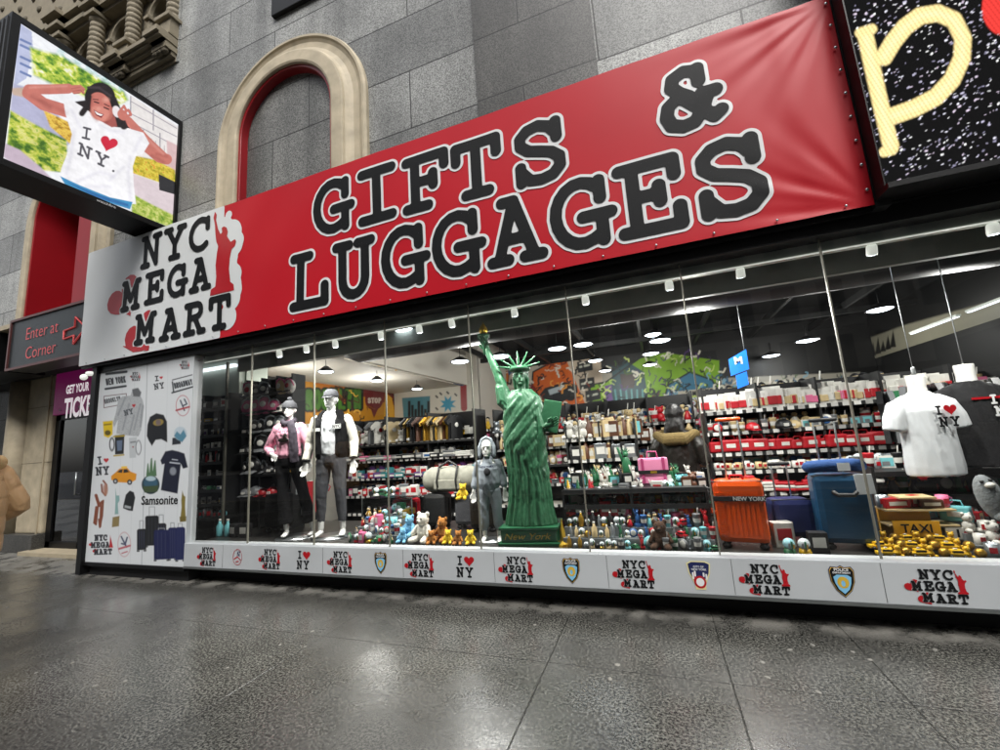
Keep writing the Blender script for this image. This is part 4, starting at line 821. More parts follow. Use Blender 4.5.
# ================================================================ LED letter screen at the right
LY = 3.47
LD = empty('led_letter_screen', (3.5, LY, 3.0), 'dark LED screen with a glowing letter p among white sparkles', 'screen')
c = Canvas('y', LY-.012, 1.70, 3.4, 3.02, 4.9, .0058, '#040405', k=1)
n = 820
for i in range(n):
    a, b_ = random.uniform(850, 1010), random.uniform(-5, 200); t = random.choice(['#e8e6f4', '#b9b4cc', '#fff', '#8c88a0', '#d8c8dc']); t = '#ffffff' if t == '#fff' else t
    rr = random.choice([.25, .3, .4, .5, .9]); c.line([(a, b_), (a+random.uniform(.3, 2.2), b_-random.uniform(.2, 1.4))], rr, t, .8)
pc = '#f6dd9a'
c.line([(866, 38), (873, 70), (882, 110), (891, 146)], 8.0, pc, 2.5); c.line([(860, 33), (872, 29)], 5., pc, 2.5); c.line([(884, 152), (892, 150)], 5., pc, 2.5)
th = [(884, 57), (893, 42), (905, 27), (920, 16), (938, 13), (954, 20), (963, 38), (962, 58), (952, 80), (936, 97), (915, 108), (893, 116)]
c.line(th, 8.5, pc, 2.5); c.line(th, 3, '#ffe9b4', 4, .6); c.line([(866, 38), (891, 146)], 3, '#ffe9b4', 4, .6)
c.ell(1003, 8, 21, 27, '#e23a34', 0, 2)
c.C *= (.72+.28*(np.sin((c.A+.25*c.Z)*2*PI/.0235) > -.3))[..., None]
adopt(c.build('led_picture', 'led_attr'), LD)
adopt(MB().box(1.69, 9, LY-.010, LY+.12, 3.02, 6.2, 'black_metal').box(1.69, 9, LY-.05, LY+.36, 2.98, 3.018, 'black_metal').box(3.42, 9, LY-.03, LY-.01, 3.03, 6.2, 'black_metal').build('cabinet'), LD)

# ================================================================ printed panel left of the window
PYY = 3.715
PN = empty('printed_panel', (-6.6, PYY, .2), 'tall white panel printed with souvenirs, suitcases and a yellow cab', 'advert panel')
adopt(MB().box(-7.62, -5.60, PYY+.003, PYY+.12, .17, 2.86, 'sill_white').build('panel_board'), PN)
adopt(MB().box(-7.72, -7.615, PYY-.05, PYY+.15, 0.02, 2.97, 'black_metal').box(-7.615, -5.58, PYY-.02, PYY+.1, .135, .178, 'black_metal').box(-7.6, -5.6, PYY+.05, PYY+.2, 0, .14, 'black_gap').build('edge_post'), PN)
c = Canvas('y', PYY, -7.615, -5.6, .18, 2.86, .0058, '#cfd3d5', k=1)
a = lambda *q: [(70+q[i]/6.25, 340+q[i+1]/6.25) for i in range(0, len(q), 2)]; b = lambda *q: [(70+q[i]/5.77, 450+q[i+1]/5.77) for i in range(0, len(q), 2)]
up = (.06, -1); K = '#1a1f26'; RD = '#b3121f'
def lg(cx, cy, s):
    """small shop mark: three lines, two hearts, statue"""
    c.poly([(cx-s*1.1+p*s*.36, cy-q*s*.42) for p, q in heart(0, 0, 1, .5)], RD, .5); c.poly([(cx-s*.75+p*s*.36, cy+s*.62-q*s*.42) for p, q in heart(0, 0, 1, .5)], RD, .5)
    c.text('NYC', (cx-s*.75, cy-s*.35), (cx+s*.45, cy-s*.38), s*.55, s*.075, K, soft=.5); c.text('MEGA', (cx-s*1.1, cy+s*.32), (cx+s*.68, cy+s*.28), s*.52, s*.07, K, soft=.5); c.text('MART', (cx-s*.8, cy+s*.98), (cx+s*.9, cy+s*.92), s*.52, s*.07, K, soft=.5)
    c.poly([(cx+s*.72, cy-s*.9), (cx+s*.85, cy-s*.35), (cx+s*1.0, cy+s*.3), (cx+s*.62, cy+s*.3), (cx+s*.7, cy-s*.3)], RD, .5)
c.line([(147.5, 360), (141.5, 568)], .35, '#9aa0a4', .6)
for q in (120, 132, 165, 178): c.line([(q+3, 362), (q-2, 566)], .25, '#bcc1c4', .6, .6)
c.line(a(228, 212, 352, 198), 1.3, K); c.text('NEW YORK', a(228, 284)[0], a(350, 266)[0], 6.8, .62, K, False, .5); c.line(a(222, 306, 348, 288), 1.1, K)
lg(*a(412, 228)[0], 4.6); c.text('I', a(532, 258)[0], a(556, 256)[0], 5.2, .6, K, soft=.5); c.poly([(161.2+p*2.9, 377.6-q*3.1) for p, q in heart(0, 0, 1, .1)], RD, .5); c.text('NY', a(528, 312)[0], a(592, 300)[0], 6, .6, K, soft=.5)
lg(*a(720, 156)[0], 4.4)
c.line(a(640, 250, 762, 218), .5, K); c.text('BROADWAY', a(655, 305)[0], a(768, 278)[0], 5.8, .55, K, False, .5); c.line(a(638, 330, 770, 292), .8, K); c.line(a(640, 262, 648, 325), .7, K)
c.line(a(212, 352, 352, 335, 352, 398, 212, 424, 212, 352), .35, '#5a2a2c', .5); c.text('BROOKLYN', a(218, 400)[0], a(318, 378)[0], 4.6, .42, K, False, .5)
hd = a(302, 372, 330, 352, 378, 348, 392, 305, 425, 298, 446, 325, 442, 352, 455, 380, 462, 420, 445, 560, 428, 602, 372, 598, 290, 585, 300, 500, 276, 545, 268, 520, 288, 450)
c.poly(hd, '#a7abad', 1); c.speck(hd, '#8c9093', .3, 2, .5)
for q in ((300, 470, 345, 360), (330, 560, 370, 400), (400, 560, 440, 400), (372, 590, 400, 470), (440, 540, 455, 410)): c.line(a(*q), .8, '#83878a', 1.5, .8)
c.poly(a(388, 310, 425, 300, 444, 328, 436, 355, 396, 352), '#5a5c5e', 1); c.poly([(133.8+p*3, 405.6-q*3.6) for p, q in heart(0, 0, 1, .1)], RD, .6); c.text('NY', a(342, 474)[0], a(398, 460)[0], 5.4, .6, '#42474c', soft=.6)
c.ell(*a(705, 410)[0], 7.0, 10.5, '#b0505a'); c.ell(*a(705, 410)[0], 6.4, 9.8, '#cfd3d5'); c.line(a(690, 378, 715, 440), .7, '#2a3048'); c.line(a(715, 370, 730, 400, 708, 410), .7, '#2a3048'); c.line(a(664, 440, 745, 418), .9, '#a03a44')
c.poly(a(205, 510, 268, 503, 266, 590, 240, 612, 212, 600), '#d3b413', 1); c.ell(*a(236, 580)[0], 3, 2.6, '#5a4c10'); c.line(a(215, 530, 255, 525), .8, '#8a7410')
c.poly(a(280, 596, 340, 590, 336, 712, 282, 716), '#17191d'); c.ell(*a(262, 652)[0], 2.8, 7, '#17191d'); c.ell(*a(262, 652)[0], 1.7, 5.2, '#cfd3d5'); c.poly(a(292, 630, 328, 626, 324, 690, 296, 694), '#5c6b80'); c.line(a(272, 604, 340, 598), .7, '#a8932c'); c.line(a(275, 724, 336, 718), .7, '#a8932c')
c.poly(a(368, 612, 418, 606, 412, 735, 372, 738), '#b4b9bb'); c.ell(*a(428, 672)[0], 3, 7.5, '#555a5e'); c.ell(*a(428, 672)[0], 2.2, 6.4, '#cfd3d5'); c.line(a(380, 640, 408, 636), .8, '#787c80'); c.poly([(133+p*1.5, 447-q*2) for p, q in heart(0, 0, 1)], '#8a3a40')
cp = a(480, 600, 484, 530, 500, 480, 540, 458, 585, 468, 606, 510, 608, 640, 570, 620, 535, 625, 512, 662, 492, 630); c.poly(cp, '#131519', 1); c.ell(*a(552, 515)[0], 5.2, 3.2, '#8e7a34', -.2); c.ell(*a(552, 515)[0], 2.6, 3, '#6b5e5c')
c.poly(a(640, 612, 690, 606, 692, 650, 638, 656), '#20242c'); c.ell(*a(690, 585)[0], 6.5, 7, '#9fb6c4', 0, 1, .6); c.poly(a(650, 600, 668, 570, 690, 590, 710, 560, 728, 600, 700, 640), '#4f7f94', 1)
# lower half
c.text('I', b(163, 86)[0], b(186, 83)[0], 8.2, .8, K, soft=.5); c.poly([(106.2+p*4.4, 460.2-q*4.8) for p, q in heart(0, 0, 1, .05)], RD, .6); c.text('NY', b(150, 148)[0], b(228, 142)[0], 8.6, .85, K, soft=.5)
c.poly(b(238, 150, 268, 125, 285, 108, 330, 102, 350, 125, 384, 138, 380, 172, 350, 190, 270, 186, 238, 172), '#d08a1a'); c.poly(b(272, 128, 288, 114, 304, 112, 300, 132), K); c.poly(b(310, 112, 328, 110, 342, 128, 308, 132), K)
for q in (b(262, 180)[0], b(344, 186)[0]): c.ell(*q, 2.5, 2.7, K); c.ell(*q, 1.1, 1.2, '#b0b4b6')
c.line(b(300, 100, 325, 98), .9, '#e6c030')
br = '#7c4530'
for q in (b(192, 178, 210, 200, 204, 262, 185, 240, 182, 200), b(150, 262, 165, 300, 150, 430, 138, 420, 152, 330), b(168, 318, 192, 292, 186, 380, 172, 446, 166, 400)): c.line(q, .9, br, .8)
c.line(b(150, 262, 168, 320, 186, 300), 1.6, br); c.line(b(152, 330, 142, 420), 1.2, br); c.line(b(180, 320, 174, 440), 1.2, br); c.ell(*b(205, 228)[0], 2.6, 6, '#a5735c', 0, 1, .8)
c.poly(b(262, 220, 268, 262, 284, 262, 286, 290, 276, 310, 280, 370, 258, 372, 262, 300), '#7fa2a0'); c.poly(b(246, 388, 286, 380, 282, 440, 242, 446), '#84744a')
c.poly(b(308, 318, 322, 258, 345, 234, 368, 244, 376, 275, 362, 352, 340, 350, 306, 336), '#17191c'); c.poly(b(316, 318, 352, 326, 350, 340, 314, 332), '#9da2a4')
c.ell(*b(465, 200)[0], 9, 9.5, '#22343a'); c.ell(*b(465, 190)[0], 7, 6, '#34566a', 0, 2); c.poly(b(440, 140, 447, 80, 452, 75, 458, 130, 466, 50, 474, 45, 478, 120, 488, 60, 494, 60, 500, 150, 440, 158), '#4c6e4c'); c.poly(b(420, 210, 510, 205, 505, 240, 430, 246), '#3c4c30'); c.ell(*b(466, 165)[0], 5, 2.4, '#a8bcc4')
c.poly(b(522, 60, 550, 8, 590, 0, 625, 8, 660, 20, 680, 100, 652, 108, 640, 80, 620, 252, 524, 232, 545, 80, 530, 84), '#12162a', 1); c.ell(*b(594, 122)[0], 3.2, 4, '#7f848c', 0, 1.5); c.line(b(578, 72, 632, 78), .7, '#a9aeb6'); c.line(b(590, 54, 620, 58), .5, '#a9aeb6')
c.text('SA', b(428, 308)[0], b(428, 308)[0]+np.array([.001, 0]), 5, .01, K) if 0 else None
bag = lambda x0, y0, x1, y1, h, col: (c.line(b(x0+(x1-x0)*.3, y0, x0+(x1-x0)*.3, y0-h, x0+(x1-x0)*.7, y0-h, x0+(x1-x0)*.7, y0), .35, '#8a8e92', .6), c.poly(b(x0, y0+8, x0+8, y0, x1-8, y0-2, x1, y0+6, x1, y1, x0, y1+4), col, .8), [c.line(b(x0+(x1-x0)*f, y0+12, x0+(x1-x0)*f, y1-10), .25, '#3a3e56' if col != '#15171a' else '#33363a', .8) for f in (.25, .5, .75)], c.line(b(x0+3, y1+8, x0+12, y1+8), .8, '#3a3c40'), c.line(b(x1-12, y1+6, x1-3, y1+6), .8, '#3a3c40'))
bag(434, 380, 512, 550, 52, '#15171a'); bag(496, 424, 556, 470, 50, '#191b1f'); bag(386, 456, 440, 575, 48, '#17191b')
bag(566, 448, 616, 625, 28, '#151b48'); bag(608, 446, 664, 632, 22, '#171d4c'); bag(484, 462, 572, 630, 10, '#141a45')
c.poly(b(648, 235, 656, 262, 666, 270, 664, 330, 668, 395, 636, 400, 644, 330, 642, 290), '#7a6c30'); c.poly(b(632, 385, 672, 382, 670, 412, 634, 416), '#6a5c28')
lg(*b(188, 545)[0], 10.5); c.ell(*b(313, 545)[0], 6.6, 12.4, '#b87a80'); c.ell(*b(313, 545)[0], 6.1, 11.8, '#cfd3d5'); c.line(b(296, 500, 326, 560), .8, '#39405c'); c.line(b(330, 505, 318, 545, 298, 540), .8, '#39405c'); c.line(b(284, 570, 345, 552), 1, '#b05a62'); c.line(b(300, 596, 330, 586), .6, '#b05a62')
adopt(c.build('printed_artwork', 'poster_attr'), PN)
p = PY(159.5, 500.5, PYY); adopt(bfont('Samsonite', .155, 'print_black', 'lettering', (p[0], PYY-.004, p[1]), bold=.003, sx=1.12), PN)

# ================================================================ printed marks on the sill board
LYY = 3.70-.002
def stick(layers, name, loc, label, cat, group, parent=None):
    pass
MC = (-5.95, 3.92)
k_ = .34/2.7
def mega_mark(x, z, label):
    e = empty('shop_logo_sticker', (x, LYY, z), label, 'sticker', 'shop logo stickers along the sill board')
    return e
STICK = {}
def mk_layer(fn, m, y, res, x0, x1, z0, z1, name):
    o = contour(fn, x0, x1, z0, z1, res, name, m, y); return o
def mega_proto():
    e = empty('shop_logo_sticker', (0, 0, 0), 'x', 'sticker', 'shop logo stickers along the sill board')
    T_ = lambda p: [((a-MC[0])*k_, (q-MC[1])*k_) for a, q in p]
    st, h1, h2 = T_(STAT), T_(H1), T_(H2); Ms = [T_(l) for l in MEGA_M1+MEGA_M2]; A = [T_(l) for l in MEGA]
    for q_, nm_ in ((st, 'statue_silhouette'), (h1, 'heart'), (h2, 'heart')): o = mk_layer(lambda X, Z: np.maximum(d_poly(X, Z, q_), -d_lines(X, Z, Ms, .0095)), 'print_red', -.001, .0025, -.2, .2, -.14, .14, nm_); o.parent = e
    o = mk_layer(lambda X, Z: d_lines(X, Z, A, .0062), 'print_black', -.002, .0025, -.2, .2, -.14, .14, 'lettering'); o.parent = e
    return e
def round_proto():
    e = empty('round_sticker', (0, 0, 0), 'x', 'sticker')
    o = mk_layer(lambda X, Z: np.minimum(np.abs(d_ell(X, Z, 0, 0, .07, .085))-.003, d_lines(X, Z, [[(-.05, -.02), (.0, .005), (.05, -.03)], [(-.02, -.05), (.02, -.045)]], .006)), 'print_red', -.001, .0025, -.1, .1, -.11, .11, 'red_ring'); o.parent = e
    o = mk_layer(lambda X, Z: d_lines(X, Z, [[(.0, .01), (.0, .06), (.03, .01), (.03, .06)], [(.02, .065), (.03, .05), (.045, .065)]], .004), 'print_navy', -.0015, .0025, -.1, .1, -.11, .11, 'monogram'); o.parent = e
    return e
def iny_proto():
    e = empty('heart_sticker', (0, 0, 0), 'x', 'sticker')
    L_ = text_lines('I', -.078, .008, .085, .009, True, pitch=.062)[0]+text_lines('NY', -.095, -.098, .092, .009, True, pitch=.095)[0]
    o = mk_layer(lambda X, Z: d_lines(X, Z, L_, .008), 'print_black', -.001, .0025, -.12, .12, -.12, .12, 'lettering'); o.parent = e
    o = mk_layer(lambda X, Z: d_poly(X, Z, heart(.042, .050, .088)), 'print_red', -.001, .0025, -.12, .12, -.12, .12, 'heart'); o.parent = e
    return e
SH = [(-.075, .075), (-.06, .10), (-.02, .095), (0, .108), (.02, .095), (.06, .10), (.075, .075), (.07, .0), (.045, -.06), (0, -.105), (-.045, -.06), (-.07, .0)]
def shield_proto(kind):
    e = empty('shield_sticker', (0, 0, 0), 'x', 'sticker')
    q = lambda s_: [(x*s_, z*s_) for x, z in SH]
    if kind == 'police':
        L_ = [('print_navy', q(1.0)), ('print_gold', q(.94)), ('print_black', q(.90))]
        for i, (m, p_) in enumerate(L_): o = mk_layer(lambda X, Z: d_poly(X, Z, p_), m, -.0008*(i+1), .0025, -.1, .1, -.12, .12, 'shield_layer'); o.parent = e
        o = mk_layer(lambda X, Z: d_poly(X, Z, [(-.052, .03), (-.03, .045), (.03, .045), (.052, .03), (.046, -.01), (.03, -.05), (0, -.08), (-.03, -.05), (-.046, -.01)]), 'print_sky', -.0035, .0025, -.1, .1, -.12, .12, 'blue_field'); o.parent = e
        o = mk_layer(lambda X, Z: np.maximum(d_ell(X, Z, 0, -.005, .034, .038), -d_ell(X, Z, 0, -.012, .012, .02)), 'print_gold', -.0045, .0025, -.1, .1, -.12, .12, 'gold_crest'); o.parent = e
        o = bfont('POLICE', .026, 'print_white', 'lettering', (0, -.0045, .078), bold=.0006); o.parent = e; o = bfont('DEPARTMENT', .0165, 'print_white', 'lettering', (0, -.0045, .058), bold=.0004); o.parent = e
    else:
        q2 = [(-.085, .09), (-.05, .108), (.05, .108), (.085, .09), (.075, .02), (.04, -.06), (.035, -.1), (-.035, -.1), (-.04, -.06), (-.075, .02)]
        o = mk_layer(lambda X, Z: d_poly(X, Z, q2), 'print_cream', -.0008, .0025, -.1, .1, -.12, .12, 'shield_layer'); o.parent = e
        o = mk_layer(lambda X, Z: np.maximum(d_poly(X, Z, q2)+.009, -Z-.02), 'print_navy', -.0018, .0025, -.1, .1, -.12, .12, 'navy_field'); o.parent = e
        o = mk_layer(lambda X, Z: np.maximum(np.minimum(d_ell(X, Z, 0, -.045, .042, .045), d_poly(X, Z, [(-.05, .02), (-.03, .03), (-.03, -.06), (-.04, -.06)])), -d_ell(X, Z, 0, -.045, .028, .03)), 'print_red', -.0026, .0025, -.1, .1, -.12, .12, 'red_ring'); o.parent = e
        o = mk_layer(lambda X, Z: np.minimum(d_ell(X, Z, 0, -.045, .028, .03), d_lines(X, Z, [[(-.045, .02), (-.045, -.02)], [(.048, .01), (.048, -.02)], [(-.03, .03), (-.03, 0)], [(.03, .02), (.03, 0)]], .006)), 'print_white', -.0034, .0025, -.1, .1, -.12, .12, 'white_figures'); o.parent = e
        o = bfont('CITY OF', .02, 'print_white', 'lettering', (0, -.004, .066), bold=.0004); o.parent = e; o = bfont('NEW YORK', .02, 'print_white', 'lettering', (0, -.004, .046), bold=.0004); o.parent = e
    return e
seq = [('m', -5.19), ('y', -4.69), ('m', -4.19), ('i', -3.71), ('m', -3.22), ('p', -2.72), ('m', -2.27), ('i', -1.79), ('m', -1.29), ('p', -.80), ('m', -.29), ('f', .19), ('m', .63), ('p', 1.10), ('m', 1.61)]
near = {-5.19: 'beside the printed panel', -4.19: 'below the pink sweater mannequin', -3.22: 'right of the sign under the varsity jacket', -2.27: 'below the teddy bears', -1.29: 'below the green statue', -.29: 'below the pink gift bag', .63: 'below the orange suitcase', 1.61: 'below the yellow taxi toys', -2.72: 'left of the teddy bears', -.80: 'right of the green statue', 1.10: 'below the blue suitcase', -3.71: 'under the varsity jacket mannequin', -1.79: 'under the grey child mannequin', -4.69: 'under the left slatted display', .19: 'left of the orange suitcase'}
protos = {'m': mega_proto(), 'y': round_proto(), 'i': iny_proto(), 'p': shield_proto('police'), 'f': shield_proto('fire')}
desc = {'m': 'NYC MEGA MART sticker on the sill ', 'y': 'round red club sticker on the sill ', 'i': 'I love NY sticker on the sill ', 'p': 'blue police shield sticker on the sill ', 'f': 'navy fire shield sticker on the sill '}
grp = {'m': 'shop logo stickers along the sill', 'i': 'heart stickers along the sill', 'p': 'police shield stickers along the sill'}
used = set()
for kd, x in seq:
    e = protos[kd]
    if kd in used: e = dup(e, (x, LYY, .325))
    else: e.location = (x, LYY, .325); used.add(kd)
    e['label'] = desc[kd]+near[x]
    if kd in grp: e['group'] = grp[kd]
    elif 'group' in e: del e['group']
# pavement: chewing-gum spots
gm = [PZ(u/2+off, v/2+voff, 0) for off, voff, pts in ((500, 560, [(235, 210), (192, 130), (235, 156), (328, 342), (420, 366), (535, 235), (637, 265), (625, 170), (550, 152), (770, 188), (705, 184), (820, 205), (822, 220), (858, 226), (740, 200), (670, 130), (580, 180), (395, 190), (525, 205), (220, 238), (70, 130), (60, 110), (870, 180)]), (0, 540, [(72, 266), (145, 246), (200, 112), (190, 292), (455, 256), (420, 152), (625, 183), (340, 186), (610, 214), (700, 298), (757, 204), (560, 210), (495, 152), (250, 283), (15, 135)])) for u, v in pts]
gp = MB(); gp.lathe([(.0, .004), (.012, .0042), (.017, .002), (.019, .0)], (0, 0, 0), 9, 'gum', cap=False); g0 = gp.build('gum_spot'); g0.location = (*gm[0], .001)
tag(g0, 'pale trodden chewing gum spot on the wet pavement', 'gum spot', 'chewing gum spots on the pavement')
for q in gm[1:]:
    s_ = random.uniform(.4, 1.1); dup(g0, (q[0], q[1], .001), rz=random.uniform(0, 6), sc=(s_, s_*random.uniform(.6, 1), 1))
# ================================================================ figures in the window
def limb(mb, pts, rad, ref=(0, 1, 0), cap=(1., 1.)): mb.tube(pts, rad, 14, None, True, ref, True, cap); return mb
def hand(mb, w, d, side, s=1., curl=.25, out=None):
    """palm and five bent fingers below wrist w, pointing along d; side +1/-1 says where the thumb leaves"""
    w = Vector(w); d = Vector(d).normalized(); f = Vector((0, -1, 0)) if abs(d.y) < .8 else Vector((0, 0, -1)); a = d.cross(f).normalized()*side; f = a.cross(d).normalized()*side
    mb.tube([w-d*.02, w+d*.03*s, w+d*.085*s], [(.022*s, .018*s), (.036*s, .016*s), (.036*s, .013*s)], 10, None, True, tuple(f))
    for k, (o, L) in enumerate(((-.030, .058), (-.010, .072), (.011, .078), (.031, .070))):
        p = w+d*.088*s+a*o*s; q = p+d*L*.5*s+f*.012*curl*s*3; r_ = q+d*L*.42*s+f*.03*curl*s*3
        mb.tube([p-d*.01*s, q, r_], [.0092*s, .0086*s, .0072*s], 8)
    p = w+d*.03*s+a*.032*s; mb.tube([p-a*.012*s, p+a*.018*s+d*.03*s+f*.008*s, p+a*.02*s+d*.062*s+f*.016*s], [.0125*s, .0105*s, .008*s], 8)
def head(mb, c, s=1., yaw=0., face=True):
    x, y, z = c; f = lambda a, b, e: tuple(Vector(c)+Vector(rotz((a*s, b*s, e*s), yaw)))
    mb.ball(f(0, .008, .02), (.074*s, .092*s, .098*s), None, 16, 12); mb.ball(f(0, -.03, -.045), (.054*s, .055*s, .062*s), None, 14, 10)
    if face:
        mb.tube([f(0, -.082, .012), f(0, -.098, -.02)], [.009*s, .013*s], 8); mb.ball(f(0, -.080, -.058), (.022*s, .010*s, .007*s), None, 10, 6); mb.ball(f(0, -.076, -.086), (.022*s, .014*s, .014*s), None, 10, 6)
        mb.tube([f(-.045, -.074, .030), f(0, -.088, .033), f(.045, -.074, .030)], .007*s, 6)
        for q in (-1, 1): mb.ball(f(q*.075, .01, -.005), (.012*s, .022*s, .030*s), None, 8, 6)
def fig(name, loc, label, cat, rz=0, group=None): return empty(name, loc, label, cat, group, rz)
def foot(mb, ank, d=(0, -1, 0), s=1.):
    a = Vector(ank); d = Vector(d); mb.tube([a+Vector((0, 0, .02)), a+Vector((0, 0, -.03))-d*.015, a+d*.07*s+Vector((0, 0, -.055)), a+d*.13*s+Vector((0, 0, -.062))], [.032*s, (.032*s, .03*s), (.036*s, .024*s), (.034*s, .018*s)], 10, None, True, (0, 0, 1))

# ---- male mannequin in a varsity jacket
M = fig('mannequin', (-3.80, 4.22, FZ), 'tall white male mannequin in black varsity jacket, cream sleeves and grey cap', 'mannequin', rz=R(20))
mb = MB(); head(mb, (0, -.01, 1.66), 1.05, R(-6)); limb(mb, [(0, .01, 1.46), (0, .0, 1.58)], .052); limb(mb, [(0, 0, 1.0), (0, 0, 1.2), (0, 0, 1.42)], [(.15, .10), (.13, .09), (.16, .09)])
for s_ in (-1, 1):
    sh, el, wr = (s_*.18, .01, 1.42), (s_*.27, .03, 1.13), (s_*.29, -.06, .90); limb(mb, [sh, el, wr], [.045, .036, .025]); hand(mb, wr, (s_*.05, -.12, -1), -s_, 1.05)
    an = (s_*.13, -.0+(.02 if s_ > 0 else 0), .10); limb(mb, [(s_*.09, 0, .95), (s_*.115, -.02, .52), an], [.075, .05, .034]); foot(mb, an, (s_*.25, -.97, 0), 1.1)
remesh(mb, 'body', .0065, 'mannequin_white', M, 3)
mb = MB(); limb(mb, [(0, 0, .90), (0, 0, .95), (0, .0, 1.04)], [(.155, .11), (.165, .115), (.15, .10)], cap=(.3, .3))
for s_ in (-1, 1): limb(mb, [(s_*.09, 0, .90), (s_*.105, -.01, .68), (s_*.118, -.02, .50), (s_*.125, .0, .30), (s_*.13, .0, .19)], [(.095, .10), .082, .066, .058, .046], cap=(1, .15))
remesh(mb, 'trousers', .009, 'grey_cloth', M, 3, fold=.006)
mb = MB(); limb(mb, [(0, -.035, .99), (0, -.045, 1.15), (0, -.04, 1.35), (0, -.01, 1.47)], [(.11, .085), (.12, .085), (.12, .08), (.075, .07)]); mb.tube([(-.07, -.0, 1.49), (-.03, -.075, 1.47), (.03, -.075, 1.47), (.07, 0, 1.49), (.0, .07, 1.53), (-.07, 0, 1.49)], .026, 8, None); limb(mb, [(-.03, -.10, 1.44), (-.035, -.13, 1.30)], .006); limb(mb, [(.03, -.10, 1.44), (.035, -.13, 1.28)], .006)
remesh(mb, 'hooded_top', .009, 'white_cloth', M, 3, fold=.006)
mb = MB()
for s_ in (-1, 1):
    mb.tube([(s_*.125, -.005, .99), (s_*.135, -.01, 1.15), (s_*.13, -.01, 1.34), (s_*.09, .01, 1.475)], [(.07, .115), (.075, .115), (.085, .11), (.07, .06)], 12); mb.ball((s_*.17, .01, 1.41), (.06, .065, .06))
mb.tube([(0, .06, .99), (0, .06, 1.35), (0, .045, 1.47)], [(.15, .06), (.16, .06), (.12, .05)], 12); remesh(mb, 'jacket_body', .009, 'black_cloth', M, 3, fold=.006)
for s_ in (-1, 1):
    mb = MB(); limb(mb, [(s_*.195, .01, 1.41), (s_*.245, .02, 1.27), (s_*.275, .03, 1.13), (s_*.285, -.01, 1.02), (s_*.292, -.05, .93)], [.066, .062, .060, .054, .046], cap=(1, .15)); remesh(mb, 'sleeve', .009, 'cream_leather', M, 3, fold=.006)
    mb = MB(); mb.lathe([(.05, -.012), (.052, 0), (.05, .012)], (s_*.292, -.052, .925), 12, 'black_cloth'); mb.build('cuff', None, M)
mb = MB(); mb.box(-.175, -.085, -.134, -.128, 1.27, 1.31, 'print_white').box(.07, .17, -.134, -.128, 1.29, 1.345, 'print_white'); mb.build('chest_badge', None, M); bfont('NYC', .05, 'print_black', 'lettering', (.12, -.137, 1.318), parent=M, bold=.001)
mb = MB(); mb.lathe([(.088, 0), (.09, .03), (.080, .075), (.05, .105), (0, .115)], (0, 0, 1.69), 18, None, sy=1.18); mb.tube([(0, -.07, 1.695), (0, -.12, 1.69), (0, -.165, 1.675)], [(.07, .008), (.068, .007), (.05, .005)], 10, None, True, (0, 0, 1)); mb.build('cap', 'grey_cloth', M)
MB().lathe([(.24, 0), (.24, .012)], (0, .02, .0), 24, 'steel').build('base_plate', None, M)
# ---- female mannequin
Fm = fig('mannequin', (-4.42, 4.16, FZ), 'white female mannequin in pink sweater, black flared trousers and dark scarf', 'mannequin', rz=R(16))
mb = MB(); head(mb, (0, -.01, 1.585), .98, R(14)); limb(mb, [(0, .01, 1.40), (0, .0, 1.51)], .043); limb(mb, [(0, 0, .95), (0, 0, 1.12), (0, 0, 1.36)], [(.14, .10), (.11, .085), (.14, .085)])
wrs = ((-.15, -.13, 1.03), (.27, -.02, .92)); els = ((-.30, .03, 1.10), (.24, .03, 1.12))
for k, s_ in enumerate((-1, 1)):
    limb(mb, [(s_*.15, .01, 1.36), els[k], wrs[k]], [.04, .033, .022]); hand(mb, wrs[k], (.75, -.3, -.45) if k == 0 else (.05, -.1, -1), -s_, .95)
lg_ = [((-.085, 0, .92), (-.06, -.02, .50), (-.02, .0, .10)), ((.085, 0, .92), (.19, .02, .50), (.30, .03, .10))]
for l in lg_: limb(mb, l, [.07, .045, .03]); foot(mb, l[2], (.25, -.97, 0), 1.0)
remesh(mb, 'body', .0065, 'mannequin_white', Fm, 3)
mb = MB(); limb(mb, [(0, 0, .89), (0, 0, .94), (0, 0, 1.04)], [(.15, .11), (.155, .115), (.125, .095)], cap=(.3, .3))
for l in lg_:
    a_, k_2, e_ = map(Vector, l); limb(mb, [a_, a_.lerp(k_2, .5), k_2, k_2.lerp(e_, .45), k_2.lerp(e_, .80)], [.09, .076, .062, .072, (.098, .09)], cap=(1, .15))
remesh(mb, 'flared_trousers', .009, 'black_cloth', Fm, 3, fold=.006)
mb = MB(); limb(mb, [(0, -.005, 1.01), (0, -.005, 1.10), (0, -.012, 1.28), (0, .0, 1.41)], [(.155, .12), (.15, .115), (.165, .115), (.075, .065)])
for k, s_ in enumerate((-1, 1)):
    a_, b_, c_ = Vector((s_*.15, .01, 1.355)), Vector(els[k]), Vector(wrs[k]); limb(mb, [a_, a_.lerp(b_, .5), b_, b_.lerp(c_, .5), b_.lerp(c_, .86)], [.066, .062, .056, .052, .044], cap=(1, .15))
remesh(mb, 'sweater', .009, 'pink_cloth', Fm, 3, fold=.006)
mb = MB(); mb.ball((.0, -.128, 1.20), (.075, .012, .03)).ball((.02, -.13, 1.235), (.03, .012, .05)); mb.build('sweater_print', 'black_leather', Fm); bfont('NEW YORK', .045, 'print_black', 'lettering', (-.01, -.142, 1.30), parent=Fm, bold=.001)
